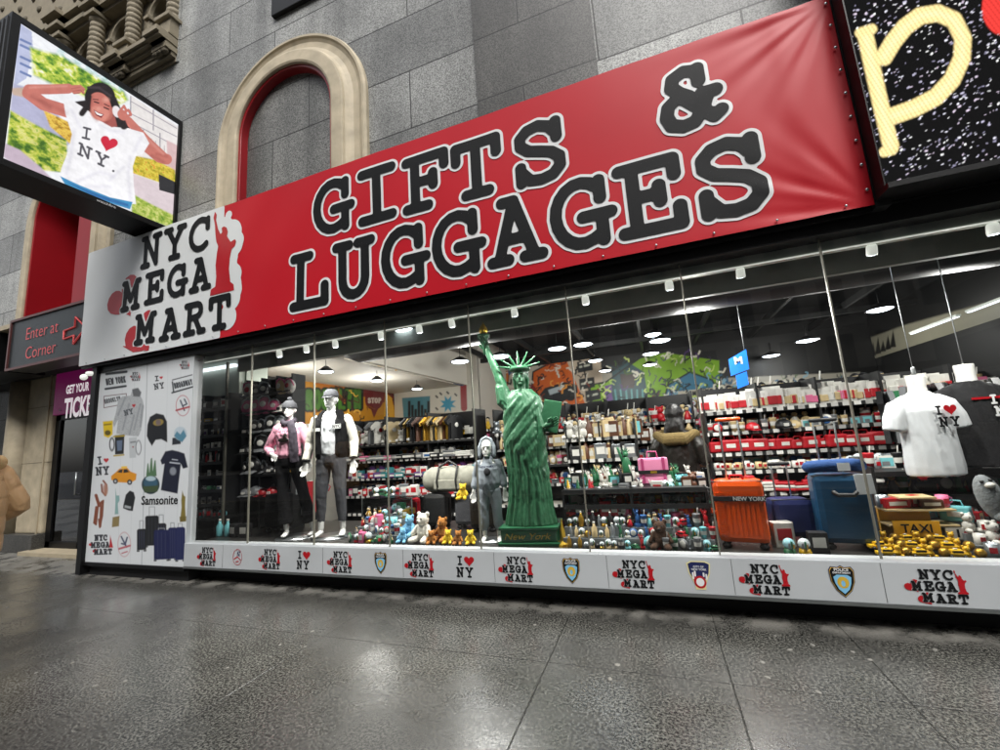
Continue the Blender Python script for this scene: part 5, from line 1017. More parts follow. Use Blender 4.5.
mb = MB(); mb.tube([(-.075, -.02, 1.43), (-.0, -.09, 1.40), (.075, -.03, 1.43), (.03, .07, 1.46), (-.06, .05, 1.46), (-.075, -.02, 1.43)], .038, 10, None); mb.tube([(.06, -.08, 1.42), (.12, -.125, 1.28), (.135, -.13, 1.08), (.14, -.12, .92)], [(.05, .025), (.062, .016), (.066, .014), (.066, .012)], 10); remesh(mb, 'scarf', .008, 'plaid_cloth', Fm, 2, fold=.006)
mb = MB(); mb.lathe([(.086, 0), (.09, .02), (.08, .07), (.04, .11), (0, .115)], (0, 0, 1.60), 18, None, sy=1.15); mb.ball((0, 0, 1.73), .03); mb.build('knit_hat', 'grey_cloth', Fm)
MB().lathe([(.25, 0), (.25, .012)], (.12, .0, .0), 24, 'steel').build('base_plate', None, Fm)
# ---- child mannequin
Ch = fig('mannequin', (-1.70, 4.19, FZ), 'small child mannequin in light grey hooded tracksuit beside the green statue', 'mannequin', rz=R(12))
mb = MB(); head(mb, (0, -.012, .935), .84, 0); limb(mb, [(0, .01, .8), (0, 0, .89)], .034); limb(mb, [(0, 0, .52), (0, 0, .78)], [(.10, .07), (.10, .06)])
for s_ in (-1, 1):
    wr = (s_*.165, -.03, .50); limb(mb, [(s_*.11, .01, .77), (s_*.15, .02, .63), wr], [.032, .026, .018]); hand(mb, wr, (0, -.1, -1), -s_, .72)
    limb(mb, [(s_*.055, 0, .50), (s_*.065, -.01, .28), (s_*.075, 0, .06)], [.05, .034, .024]); foot(mb, (s_*.075, 0, .07), (s_*.2, -.97, 0), .8)
remesh(mb, 'body', .0055, 'mannequin_white', Ch, 2)
mb = MB(); limb(mb, [(0, 0, .50), (0, 0, .56)], [(.105, .08), (.10, .075)])
for s_ in (-1, 1): limb(mb, [(s_*.055, 0, .50), (s_*.063, -.005, .38), (s_*.068, -.01, .28), (s_*.073, 0, .16), (s_*.075, 0, .12)], [.066, .06, .05, .05, .036])
remesh(mb, 'joggers', .0075, 'light_grey_cloth', Ch, 2, fold=.005)
mb = MB(); limb(mb, [(0, 0, .52), (0, -.005, .58), (0, -.005, .72), (0, 0, .82)], [(.105, .082), (.12, .09), (.115, .085), (.06, .055)])
for s_ in (-1, 1): limb(mb, [(s_*.10, .01, .775), (s_*.14, .02, .65), (s_*.16, -.01, .55)], [.05, .045, .036])
mb.tube([(-.075, -.035, .86), (-.082, -.03, .95), (-.05, -.015, 1.03), (0, -.01, 1.055), (.05, -.015, 1.03), (.082, -.03, .95), (.075, -.035, .86)], .02, 8); mb.ball((0, .045, .95), (.085, .06, .1)); remesh(mb, 'hooded_top', .0075, 'light_grey_cloth', Ch, 2, fold=.006)
mb = MB(); mb.ball((0, -.088, .70), (.035, .008, .04)); mb.build('chest_print', 'grey_cloth', Ch); bfont('NEW YORK', .028, 'print_navy', 'lettering', (0, -.1, .75), parent=Ch, bold=.001)
MB().lathe([(.14, 0), (.14, .01)], (0, 0, 0), 20, 'steel').build('base_plate', None, Ch)

# ---- green statue
SX, SY_ = -1.265, 4.17
ST = empty('statue_replica', (SX, SY_, FZ), 'large green Statue of Liberty replica with golden flame standing in the window', 'statue', None, R(6))
mb = MB(); mb.box(-.30, .30, -.21, .25, 0, .035, 'statue_base_green', bev=.008).box(-.275, .275, -.19, .23, .035, .15, 'statue_base_green', bev=.012).box(-.29, .29, -.2, .24, .15, .175, 'statue_base_green', bev=.006); mb.build('pedestal', None, ST, (0, 0, 0))
bfont('New York', .08, 'gold_dim', 'lettering', (-.02, -.195, .09), parent=ST, ext=.004, shear=.3, sx=1.3)
mb = MB()
prof = [(.175, .225, .17, 0), (.22, .215, .165, .0), (.40, .185, .15, .005), (.65, .17, .14, .01), (.85, .172, .14, .0), (1.02, .178, .14, -.005), (1.18, .165, .125, -.005), (1.34, .17, .12, 0.), (1.44, .155, .10, .0), (1.52, .09, .075, .0)]
nz, na = 170, 132; vs = []; fs = []
zz = np.linspace(.175, 1.52, nz)
for z in zz:
    rx = 1.16*np.interp(z, [p[0] for p in prof], [p[1] for p in prof]); ry = np.interp(z, [p[0] for p in prof], [p[2] for p in prof]); ox = np.interp(z, [p[0] for p in prof], [p[3] for p in prof])
    for i in range(na):
        a_ = 2*PI*i/na; ca = math.cos(a_)
        hem = .80-.20*ca+.03*math.sin(a_*6); hem2 = .50-.10*ca+.015*math.sin(a_*9); sh = min(1, max(0, (1.50-z)/.12))
        mant = 1/(1+math.exp(-(z-hem)*90)); skirt = 1/(1+math.exp(-(z-hem2)*90))
        vert = .085*(abs(math.sin(a_*8.5+.6*math.sin(z*5)))-.45)+.035*math.sin(a_*23+z*3+math.sin(z*9))
        diag = .07*(abs(math.sin(19*z-4.2*ca-.8))-.5)+.04*(abs(math.sin(33*z-8*ca+1))-.5)+.015*math.sin(70*z-15*ca)
        q = 1+((1-mant)*vert+mant*(diag+.055)+.03*skirt*(1-mant))*sh; vs.append((rx*q*ca+ox, ry*q*math.sin(a_), z))
fs = [(k*na+i, k*na+(i+1) % na, (k+1)*na+(i+1) % na, (k+1)*na+i) for k in range(nz-1) for i in range(na)]+[tuple(range(na-1, -1, -1)), tuple((nz-1)*na+i for i in range(na))]
mb.add(vs, fs)
# mantle thrown over the left shoulder, its hem and hanging folds
mb.tube([(.16, -.05, 1.30), (.19, -.07, 1.12), (.17, -.08, .95), (.14, -.1, .78)], [.03, .05, .045, .02], 10)
mb.tube([(0, 0, 1.50), (.0, -.005, 1.60)], [.05, .045], 12); head(mb, (.0, -.02, 1.655), .92, R(8)); mb.ball((0, .035, 1.69), (.088, .08, .10)); mb.tube([(-.07, .02, 1.64), (-.06, .03, 1.55)], .024, 8); mb.tube([(.07, .02, 1.64), (.06, .03, 1.55)], .024, 8)
# raised right arm with sleeve
mb.tube([(-.12, 0, 1.40), (-.185, 0, 1.52), (-.255, 0, 1.75), (-.34, 0, 1.98)], [.065, .058, .045, .032], 14); mb.tube([(-.11, .0, 1.34), (-.19, .0, 1.42), (-.215, .0, 1.56)], [.08, .085, .068], 12)
for k in range(4): mb.tube([(-.15-.02*k, -.075, 1.30+.04*k), (-.20-.012*k, -.05, 1.44+.04*k)], .014, 6)
# left arm round the tablet
mb.tube([(.13, 0, 1.40), (.20, -.02, 1.20), (.21, -.07, 1.10), (.25, -.10, 1.12)], [.065, .055, .04, .028], 12)
remesh(mb, 'figure', .0058, 'statue_green', ST, 1, fold=.004, ff=(30, 30, 9))
mb = MB(); hand(mb, (.24, -.11, 1.12), (.9, -.1, .35), -1, 1.0, .6); hand(mb, (-.34, 0, 1.975), (-.25, -.1, 1), -1, 1.05, .7); mb.build('hands', 'statue_green', ST)
mb = MB(); mb.box(.2, .38, -.085, -.05, 1.06, 1.38, 'statue_green', bev=.008); o = mb.build('tablet', None, ST); 
for v in o.data.vertices: v.co = Vector((.28, -.06, 1.2))+Matrix.Rotation(R(14), 3, 'Y') @ (v.co-Vector((.28, -.06, 1.2)))
mb = MB(); mb.lathe([(.105, 0), (.112, .02), (.104, .045)], (0, -.005, 1.72), 20, None, sy=1.1)
for k in range(7):
    a_ = R(-78+k*26); d = Vector((math.sin(a_), -.12, math.cos(a_)*.95)).normalized(); p = Vector((math.sin(a_)*.09, -.05, 1.745+math.cos(a_)*.035))
    mb.tube([p, p+d*.14], [.017, .006], 6)
mb.build('crown', 'statue_green', ST)
mb = MB(); mb.lathe([(.014, -.12), (.020, -.02), (.026, .0), (.045, .05), (.065, .075), (.068, .10), (.05, .105), (.045, .085)], (-.37, -.01, 2.06), 16, 'statue_green'); mb.build('torch', None, ST)
mb = MB(); mb.lathe([(.036, 0), (.046, .03), (.042, .06), (.022, .10), (.004, .135)], (-.37, -.01, 2.165), 14, 'gold_leaf', rib=lambda a, z: .12*math.sin(a*5+z*30)); mb.build('flame', None, ST)

# ---- headless torsos with t-shirts
def torso(name, loc, cloth, label, rz, tilt=0):
    t = fig(name, loc, label, 'mannequin torso', rz)
    mb = MB(); limb(mb, [(0, 0, .48), (0, 0, .57), (0, 0, .66)], [(.07, .06), .056, .060], cap=(1, .1)); limb(mb, [(0, 0, .05), (0, 0, .45)], [(.12, .08), (.14, .08)]); remesh(mb, 'torso_form', .008, 'mannequin_white', t, 1)
    mb = MB(); limb(mb, [(0, -.005, -.06), (0, -.005, .0), (0, -.005, .22), (0, -.01, .40), (0, 0, .49), (0, 0, .535)], [(.185, .130), (.19, .128), (.178, .118), (.185, .108), (.15, .08), (.075, .062)], cap=(.1, .1))
    for s_ in (-1, 1): limb(mb, [(s_*.11, 0, .475), (s_*.175, .0, .43), (s_*.212, -.005, .35), (s_*.228, -.005, .27)], [.05, (.068, .066), (.070, .066), (.072, .064)], cap=(1, .1))
    remesh(mb, 'tshirt', .007, cloth, t, 2, fold=.0045, ff=(10, 10, 3))
    if tilt: t.rotation_euler = (0, tilt, rz)
    return t
TS = torso('shirt_torso', (2.07, 4.42, 1.02), 'white_cloth', 'hanging white torso in an I love NY t-shirt', R(12), 0)
TS.scale = (1.05, 1.05, 1.1)
o = contour(lambda X, Z: d_lines(X, Z, text_lines('I', -.015, .36, .068, .0075, True, pitch=.05)[0]+text_lines('NY', -.01, .275, .072, .0075, True, pitch=.078)[0], .007), -.1, .2, .24, .46, .0025, 'lettering', 'print_black', -.136, TS)
contour(lambda X, Z: d_poly(X, Z, heart(.085, .398, .075)), -.1, .2, .24, .46, .0025, 'heart', 'print_red', -.136, TS)
MB().tube([(0, 0, .66), (0, 0, .72)], .014, 8, 'steel').tube([(0, 0, .72), (.0, .0, 1.78)], .003, 5, 'steel').build('hanging_wire', None, TS)
mat('black_tee', '#0c0c0f', .9, bump=.4)
T2 = torso('shirt_torso', (2.52, 4.66, 1.06), 'black_tee', 'white-necked torso in a black t-shirt at the right edge', R(4), 0); T2.scale = (1.1, 1.1, 1.15)
o = MB().box(-.07, .09, -.125, -.112, .40, .415, 'print_red').build('chest_print', None, T2); MB().tube([(0, 0, .66), (0, 0, 1.7)], .004, 5, 'steel').build('hanging_wire', None, T2)

contour(lambda X, Z: d_lines(X, Z, text_lines('I', .02, .36, .068, .0075, True, pitch=.05)[0]+text_lines('NY', .03, .275, .072, .0075, True, pitch=.078)[0], .007), 0, .24, .24, .46, .003, 'lettering', 'print_white', -.136, T2)
contour(lambda X, Z: d_poly(X, Z, heart(.12, .398, .075)), 0, .24, .24, .46, .003, 'printed_heart', 'print_red', -.136, T2)
# ---- shopper seen from behind, deep in the shop
SHP = fig('person', (.235, 5.45, .02), 'shopper seen from behind in black leather jacket with olive fur collar and dark cap', 'person', rz=R(180-12))
mb = MB(); head(mb, (0, -.0, 1.58), 1.0, R(20)); limb(mb, [(0, .01, 1.36), (0, 0, 1.50)], .052); limb(mb, [(0, 0, .9), (0, 0, 1.34)], [(.14, .10), (.16, .09)])
for s_ in (-1, 1):
    wr = (s_*.23, -.18, 1.02); limb(mb, [(s_*.18, .01, 1.32), (s_*.27, .04, 1.06), wr], [.045, .038, .026]); hand(mb, wr, (-s_*.2, -1, .1), s_, 1.0, .7)
    limb(mb, [(s_*.09, 0, .88), (s_*.10, -.01, .46), (s_*.11, 0, .09)], [.08, .052, .036]); foot(mb, (s_*.11, 0, .08))
remesh(mb, 'body', .008, 'skin', SHP, 2)
mb = MB(); limb(mb, [(0, 0, .8), (0, 0, .95)], [(.155, .125), (.16, .115)])
for s_ in (-1, 1): limb(mb, [(s_*.09, 0, .86), (s_*.10, -.01, .46), (s_*.11, 0, .12)], [.1, .07, .055])
remesh(mb, 'jeans', .01, 'denim', SHP, 2, fold=.006)
mb = MB(); limb(mb, [(0, 0, .86), (0, .0, .98), (0, .005, 1.2), (0, .01, 1.34), (0, 0, 1.42)], [(.20, .15), (.205, .15), (.215, .145), (.20, .13), (.1, .09)])
for s_ in (-1, 1): limb(mb, [(s_*.17, .01, 1.32), (s_*.24, .03, 1.20), (s_*.28, .04, 1.06), (s_*.25, -.10, 1.03)], [.085, .08, .07, .055])
remesh(mb, 'leather_jacket', .01, 'black_leather', SHP, 3, fold=.006)
mb = MB(); mb.tube([(-.12, -.06, 1.40), (-.21, .05, 1.36), (-.10, .15, 1.31), (.10, .15, 1.31), (.21, .05, 1.36), (.12, -.06, 1.40)], [.04, .06, .078, .078, .06, .04], 12); remesh(mb, 'fur_collar', .008, 'fur_olive', SHP, 1)
mb = MB(); mb.tube([(-.19, .07, .90), (-.08, .15, .89), (.08, .15, .89), (.19, .07, .90)], .028, 10); mb.build('jacket_hem', 'fur_olive', SHP)
mb = MB(); mb.ball((0, .01, 1.61), (.108, .125, .125)); mb.tube([(0, .03, 1.52), (0, .055, 1.44), (0, .06, 1.38)], [(.105, .10), (.10, .085), (.08, .06)], 14); mb.tube([(-.05, .08, 1.50), (-.11, .12, 1.34)], [.05, .02], 8); mb.tube([(.05, .08, 1.50), (.12, .12, 1.33)], [.05, .02], 8); remesh(mb, 'dark_hood', .01, 'hair_dark', SHP, 3, fold=.008)

# ---- passer-by at the left edge
px_, py_ = PZ(-16, 520, 1.2)
t_ = .0
def person_at(px, py, z): return PZ(px, py, z)
PLX, PLY = -4.35, 1.22
ex, ey = PZ(11, 508, 1.23); PLX, PLY = ex-1.02, ey+.12
PP = fig('person', (PLX, PLY, 0), 'passer-by in tan padded coat cut off by the left edge of the photo', 'person', rz=R(-70)); PP.scale = (1.06, 1.06, 1.06)
mb = MB(); head(mb, (0, 0, 1.60), 1.0); limb(mb, [(0, .01, 1.38), (0, 0, 1.52)], .05); limb(mb, [(0, 0, .9), (0, 0, 1.36)], [(.14, .10), (.16, .09)])
for s_ in (-1, 1):
    wr = (s_*.17, -.20, .98); limb(mb, [(s_*.18, .01, 1.36), (s_*.33, .05, 1.10), wr], [.045, .038, .026]); hand(mb, wr, (-s_*.5, -.6, -.2), s_, .95, .6)
    limb(mb, [(s_*.09, 0, .88), (s_*.10, -.01, .48), (s_*.11, 0, .09)], [.085, .055, .038]); foot(mb, (s_*.11, 0, .08))
remesh(mb, 'body', .008, 'skin', PP, 2)
mb = MB(); limb(mb, [(0, 0, .78), (0, 0, .92)], [(.16, .12), (.16, .12)])
for s_ in (-1, 1): limb(mb, [(s_*.09, 0, .86), (s_*.10, -.01, .48), (s_*.11, 0, .10)], [.1, .07, .055])
remesh(mb, 'trousers', .01, 'grey_cloth', PP, 2, fold=.006)
mb = MB(); limb(mb, [(0, 0, .80), (0, 0, .95), (0, 0, 1.2), (0, .01, 1.36), (0, 0, 1.46)], [(.22, .18), (.23, .19), (.225, .18), (.20, .15), (.10, .10)])
mb = MB(); zs = np.linspace(.80, 1.44, 60); prof_ = [((np.interp(z, [.8, 1.2, 1.36, 1.44], [.235, .24, .20, .09]))*(1+.04*abs(math.sin((z-.8)*PI/.13))**.4-.02), z) for z in zs]; mb.lathe(prof_, (0, 0, 0), 28, None, sy=.80)
for s_ in (-1, 1):
    P_ = [Vector((s_*.17, .01, 1.38)), Vector((s_*.31, .05, 1.12)), Vector((s_*.20, -.20, .985))]; pts_ = []; rr_ = []
    for k in range(41):
        t = k/40; q = P_[0].lerp(P_[1], t/.55) if t < .55 else P_[1].lerp(P_[2], (t-.55)/.45); pts_.append(q); rr_.append((.098-.026*t)*(1+.08*abs(math.sin(t*PI*3.5))**.4-.05))
    mb.tube(pts_, rr_, 18)
remesh(mb, 'padded_coat', .006, 'puffer_tan', PP, 1, fold=.0015, ff=(40, 40, 30))
mb = MB(); mb.tube([(-.12, -.08, 1.45), (-.14, .06, 1.46), (0, .13, 1.46), (.14, .06, 1.46), (.12, -.08, 1.45)], .06, 12); remesh(mb, 'fleece_collar', .01, 'fleece_tan', PP, 1)
MB().ball((0, .02, 1.62), (.095, .11, .125)).build('hair', 'hair_dark', PP)
for F_ in (PP, SHP):
    for s_ in (-1, 1): mb = MB(); foot(mb, (s_*.11, .005, .085), (0, -1, 0), 1.12); mb.tube([(s_*.11, .01, .05), (s_*.11, .01, .13)], .045, 10); mb.box(s_*.11-.045, s_*.11+.045, -.16, .05, .0, .025, None, 0, .01); remesh(mb, 'shoe', .01, 'black_rubber', F_, 1)
# ================================================================ luggage in the window
def suitcase(loc, w, d, h, m, label, handle_h, rz, ribs=True):
    t = empty('suitcase', loc, label, 'suitcase', None, rz)
    mb = MB(); mb.box(-w/2, w/2, -d/2, d/2, .05, h, m, bev=.045)
    if ribs:
        n = 26
        for k in range(n): z = .12+(h-.22)*k/(n-1); mb.box(-w/2+.015, -w/2+.075, -d/2-.004, -d/2+.01, z-.004, z+.004, m); 
        for k in range(7): x = -w/2+.11+(w-.16)*k/6; mb.box(x-.003, x+.003, -d/2-.003, -d/2+.01, .12, h-.1, m)
    mb.build('shell', None, t)
    mb = MB(); mb.tube([(-w/2+.0, -d/2+.02, h*.985), (w/2, -d/2+.02, h*.985)], .006, 6, 'black_rubber').tube([(w/2+.002, 0, .10), (w/2+.002, 0, h-.06)], .006, 6, 'black_rubber'); mb.build('zip', None, t)
    for x in (-w/2+.05, w/2-.05):
        for y in (-d/2+.04, d/2-.04):
            o = MB().tube([(x-.012, y, .024), (x+.012, y, .024)], .024, 12, 'black_rubber').box(x-.018, x+.018, y-.016, y+.016, .03, .062, 'black_rubber').build('wheel', None, t)
    mb = MB(); s_ = w*.2
    for x in (-s_, s_): mb.tube([(x, d/2-.03, h), (x, d/2-.03, handle_h)], .007, 8, 'steel')
    mb.tube([(-s_-.015, d/2-.03, handle_h), (s_+.015, d/2-.03, handle_h)], [(.017, .013)]*2, 10, m if ribs else 'black_rubber'); mb.build('telescopic_handle', None, t)
    return t
OS = suitcase((.60, 4.13, FZ), .37, .24, .55, 'orange_shell', 'bright orange hard-shell suitcase with a NEW YORK luggage strap', 1.06, R(-10))
mb = MB(); mb.box(-.19, .19, -.127, .127, .385, .425, 'black_rubber', bev=.004); o = mb.build('luggage_strap', None, OS); bfont('NEW YORK', .042, 'print_white', 'lettering', (.075, -.130, .405), parent=OS, bold=.0015, sx=1.05)
MB().tube([(-.05, -.03, .555), (-.045, -.03, .585), (.045, -.03, .585), (.05, -.03, .555)], .009, 8, 'red_vinyl').ball((.10, -.02, .57), (.04, .03, .012), 'red_vinyl').build('top_handle', None, OS)
BS = suitcase((1.32, 4.16, FZ), .36, .26, .57, 'blue_shell', 'tall dark blue suitcase carrying a blue neck pillow', 1.0, R(-6), ribs=False)
MB().tube([(-.06, -.14, .44), (-.04, -.155, .42), (.06, -.155, .42), (.08, -.14, .44)], .017, 8, 'black_rubber').build('front_handle', None, BS)
o = MB().tube([(-.17, -.04, 0), (-.06, -.06, .01), (.08, -.06, .01), (.17, -.03, 0), (.17, .05, 0), (.1, .09, 0)], .048, 12, 'pillow_blue').build('neck_pillow'); o.location = (1.30, 4.14, FZ+.63); tag(o, 'curved blue neck pillow lying on the blue suitcase', 'neck pillow')
o = MB().box(.02, .10, -.112, -.108, -.03, .03, 'paper_white').build('pillow_tag'); o.parent = None; o.location = (1.28, 4.14, FZ+.63); tag(o, 'white paper tag on the blue neck pillow', 'tag')
o = MB().box(-.055, .055, -.004, .004, -.075, .075, 'paper_white', bev=.002).build('folded_cloth'); o.location = (1.44, 4.00, FZ+.50); o.rotation_euler = (0, R(-3), R(-6)); tag(o, 'white printed cloth hung on the corner of the blue suitcase', 'cloth')
# duffel bags behind the teddy bears
def duffel(loc, m, label, s=1.):
    t = empty('duffel_bag', loc, label, 'bag'); mb = MB(); mb.tube([(-.26*s, 0, .15*s), (0, 0, .16*s), (.26*s, 0, .15*s)], [(.15*s, .12*s)]*3, 16, m); mb.build('bag_body', None, t)
    MB().box(-.17*s, .17*s, -.14*s, -.11*s, .05*s, .16*s, m, bev=.02).build('front_pocket', None, t)
    for x in (-.12, .12): MB().tube([(x*s, -.125*s, .04*s), (x*s, -.155*s, .15*s), (x*s, -.09*s, .30*s)], .012*s, 6, 'black_rubber').build('strap', None, t)
    MB().tube([(-.12*s, -.07*s, .30*s), (0, -.06*s, .37*s), (.12*s, -.07*s, .30*s)], .012*s, 6, 'black_rubber').build('carry_handle', None, t)
    return t
duffel((-2.42, 4.75, .86), 'camo_grey', 'grey camouflage duffel bag on top of a black suitcase', 1.05)
for i, (x, y, h, m, lb) in enumerate(((-2.62, 4.72, .42, 'shelf_black', 'black suitcase under the camouflage duffel bag'), (-2.22, 4.78, .42, 'grey_cloth', 'charcoal suitcase right of the one under the duffel'), (-1.96, 4.62, .36, 'black_leather', 'brownish black suitcase behind the child mannequin'), (1.0, 4.34, .36, 'print_navy', 'small navy suitcase between the orange and the blue ones'), (-4.95, 4.5, .5, 'black_cloth', 'black cloth suitcase under the cap rack'), (-3.02, 4.65, .38, 'red_vinyl', 'small dark red suitcase by the glass cases'))): suitcase((x, y, FZ), .3, .22, h, m, lb, h+.28, R(random.uniform(-15, 15)), ribs=False)
# teddy bears, bags, toys in the front row
mat('fur_grey', '#7f8486', .95, bump=.8, bscale=50); mat('fur_white', '#d8d4c8', .95, bump=.8, bscale=50); mat('fur_blue', '#79b4d6', .95, bump=.8, bscale=50); mat('fur_brown', '#a0682c', .95, bump=.8, bscale=50); mat('fur_yellow', '#d8b62c', .95, bump=.8, bscale=50); mat('fur_dark', '#3c2718', .95, bump=.8, bscale=50)
def teddy(loc, m, label, s=1., rz=0., group=None):
    t = empty('teddy_bear', loc, label, 'plush toy', group, rz); mb = MB(); mb.ball((0, 0, .075*s), (.06*s, .052*s, .075*s)).ball((0, -.01*s, .175*s), (.052*s, .048*s, .048*s)).ball((0, -.05*s, .165*s), (.022*s, .02*s, .018*s))
    for q in (-1, 1):
        mb.ball((q*.042*s, 0, .215*s), (.02*s, .012*s, .02*s)); mb.tube([(q*.05*s, -.01*s, .12*s), (q*.08*s, -.04*s, .07*s)], .02*s, 8); mb.tube([(q*.035*s, -.02*s, .035*s), (q*.06*s, -.085*s, .028*s)], .026*s, 8)
    remesh(mb, 'body', .006, m, t, 1)
    for q in (-1, 1): MB().ball((q*.02*s, -.053*s, .187*s), .006*s, 'black_rubber', 8, 6).build('eye', None, t)
    MB().ball((0, -.069*s, .17*s), (.008*s, .005*s, .006*s), 'black_rubber', 8, 6).build('nose', None, t)
    return t
teddy((-2.62, 4.10, FZ+.05), 'fur_blue', 'light blue teddy bear left of the white one', 1.0, R(-15)); teddy((-2.43, 4.06, FZ), 'fur_white', 'large white teddy bear in the front row', 1.35, R(-10)); teddy((-2.22, 4.1, FZ), 'fur_brown', 'brown teddy bear right of the white one', 1.1, R(-20))
teddy((-2.66, 4.02, FZ), 'fur_blue', 'small blue bear sitting below the bigger blue one', .7, 0); teddy((-2.05, 4.28, FZ+.42-.02), 'fur_yellow', 'yellow chick-coloured plush on top of the dark suitcase', .75, 0)
for k, x in enumerate((-2.30, -2.12, -1.99, -1.87)): teddy((x, 3.99+.03*(k % 2), FZ), 'fur_yellow' if k % 2 else 'fur_brown', 'small %s plush, number %s from the white bear' % (('tawny', 'golden')[k % 2], ('one', 'two', 'three', 'four')[k]) if 0 else ['tawny small plush right beside the white bear', 'golden small plush under the brown bear', 'tawny small plush left of the child mannequin', 'golden small plush at the child mannequin\'s foot'][k], .62, R(random.uniform(-25, 25)))
mat('bag_pink', '#d884a8', .5, var=.08, bump=.15); mat('bag_pink_deep', '#a53a6a', .5)
def totebag(loc, w, h, label):
    t = empty('tote_bag', loc, label, 'bag'); MB().box(-w/2, w/2, -.05, .05, 0, h, 'bag_pink', bev=.02).build('bag_body', None, t); MB().box(-w/2+.03, -w/2+.055, -.056, -.05, .02, h, 'bag_pink_deep').box(w/2-.055, w/2-.03, -.056, -.05, .02, h, 'bag_pink_deep').build('stripe', None, t)
    MB().box(-w/2, w/2, -.06, -.052, h*.42, h*.55, 'black_rubber').box(-.03, .03, -.064, -.06, h*.44, h*.52, 'gold_leaf').build('band', None, t); MB().tube([(-.05, 0, h), (-.04, 0, h+.06), (.04, 0, h+.06), (.05, 0, h)], .008, 6, 'bag_pink_deep').build('handle', None, t); return t
totebag((-.06, 4.5, .92), .28, .26, 'pink gift bag with black band standing above the snow globes'); totebag((-.05, 4.2, FZ), .26, .22, 'lower pink gift bag behind the brown bear')
teddy((-.06, 4.0, FZ+.0), 'fur_dark', 'dark brown bear in front of the pink gift bag', 1.05, R(-5))

# ================================================================ merchandise: small shop goods
PAL = {'white': '#cfcdc6', 'cream': '#c2ac80', 'red': '#a81420', 'black': '#121214', 'pink': '#d0668c', 'blue': '#23548c', 'green': '#20603c', 'yellow': '#d6aa1c', 'orange': '#cf5a1c', 'grey': '#6e7072', 'brown': '#54301a', 'teal': '#2f7c80', 'purple': '#55306e', 'gold': '#a98430', 'silver': '#9aa0a4', 'turquoise': '#6db6bc'}
for k, v in PAL.items(): mat('good_'+k, v, .45 if k not in ('gold', 'silver') else .28, .7 if k in ('gold', 'silver') else 0., var=.2, scale=24)
CACHE = {}
mat('globe_a', '#8fc0c8', .08, coat=.6, var=.5, scale=60); mat('globe_b', '#b9c2c4', .08, coat=.6, var=.5, scale=60)
def g_box(c, mb): mb.box(-.05, .05, -.035, .035, 0, .13, 'good_'+c, bev=.004); mb.box(-.035, .035, -.037, -.035, .04, .10, 'good_white' if c != 'white' else 'good_red')
def g_wide(c, mb): mb.box(-.085, .085, -.06, .06, 0, .075, 'good_'+c, bev=.006); mb.box(-.06, .06, -.062, -.06, .02, .05, 'good_white' if c != 'white' else 'good_blue')
def g_bottle(c, mb): mb.lathe([(.032, 0), (.034, .01), (.034, .11), (.015, .14), (.013, .17)], (0, 0, 0), 12, 'good_'+c); mb.lathe([(.015, .165), (.015, .185)], (0, 0, 0), 10, 'good_white')
def g_mug(c, mb): mb.lathe([(.038, 0), (.042, .01), (.042, .095), (.038, .095), (.037, .02)], (0, 0, 0), 14, 'good_'+c, cap=False); mb.tube([(.04, 0, .08), (.068, 0, .07), (.068, 0, .035), (.04, 0, .022)], .006, 6, 'good_'+c); mb.box(-.02, .02, -.0435, -.040, .03, .07, 'good_red' if c != 'red' else 'good_white')
def g_globe(c, mb): mb.ball((0, 0, .072), .042, 'globe_'+('a' if c in ('turquoise', 'blue', 'green') else 'b'), 14, 10); mb.lathe([(.042, 0), (.044, .01), (.034, .038)], (0, 0, 0), 14, 'good_'+c); mb.box(-.018, -.004, -.044, -.036, .045, .082, 'good_grey').box(.0, .012, -.044, -.036, .045, .095, 'good_green'); mb.box(.014, .022, -.042, -.034, .045, .075, 'good_gold')
def g_figure(c, mb):
    mb.box(-.03, .03, -.03, .03, 0, .03, 'good_'+c, bev=.003); mb.lathe([(.024, .03), (.02, .07), (.022, .10), (.012, .125), (.010, .13)], (0, 0, 0), 10, 'good_'+c); mb.ball((0, 0, .142), .014, 'good_'+c, 8, 6); mb.tube([(-.016, 0, .11), (-.034, 0, .175)], [.008, .006], 6, 'good_'+c)
    for k in range(5): a = R(-60+30*k); mb.tube([(0, 0, .15), (.024*math.sin(a), 0, .15+.024*math.cos(a))], [.004, .002], 5, 'good_'+c)
def g_cap(c, mb): mb.lathe([(.075, 0), (.078, .02), (.065, .06), (.03, .085), (0, .09)], (0, 0, .01), 14, 'good_'+c); mb.tube([(0, -.06, .012), (0, -.12, .004)], [(.06, .006), (.045, .004)], 8, 'good_'+c, True, (0, 0, 1)); mb.box(-.022, .022, -.082, -.072, .025, .055, 'good_white' if c != 'white' else 'good_black')
def g_plush(c, mb):
    mb.ball((0, 0, .05), (.045, .04, .05), 'good_'+c, 10, 7).ball((0, -.005, .12), (.04, .036, .036), 'good_'+c, 10, 7)
    for q in (-1, 1): mb.ball((q*.03, 0, .152), .014, 'good_'+c, 8, 5); mb.ball((q*.045, -.04, .02), (.02, .03, .02), 'good_'+c, 8, 5); mb.ball((q*.014, -.038, .128), .005, 'good_black', 6, 4)
def g_fold(c, mb): 
    for k in range(3): mb.box(-.10, .10, -.08, .08, k*.028, k*.028+.026, 'good_'+(c if k != 1 else 'white'), bev=.010)
def g_hang(c, mb): mb.prism([(-.09, 0), (.09, 0), (.085, .2), (.13, .17), (.15, .21), (.07, .28), (.03, .28), (0, .265), (-.03, .28), (-.07, .28), (-.15, .21), (-.13, .17), (-.085, .2)], -.012, .012, 'good_'+c); mb.ball((0, -.012, .17), (.03, .004, .03), 'good_white' if c != 'white' else 'good_red', 8, 5)
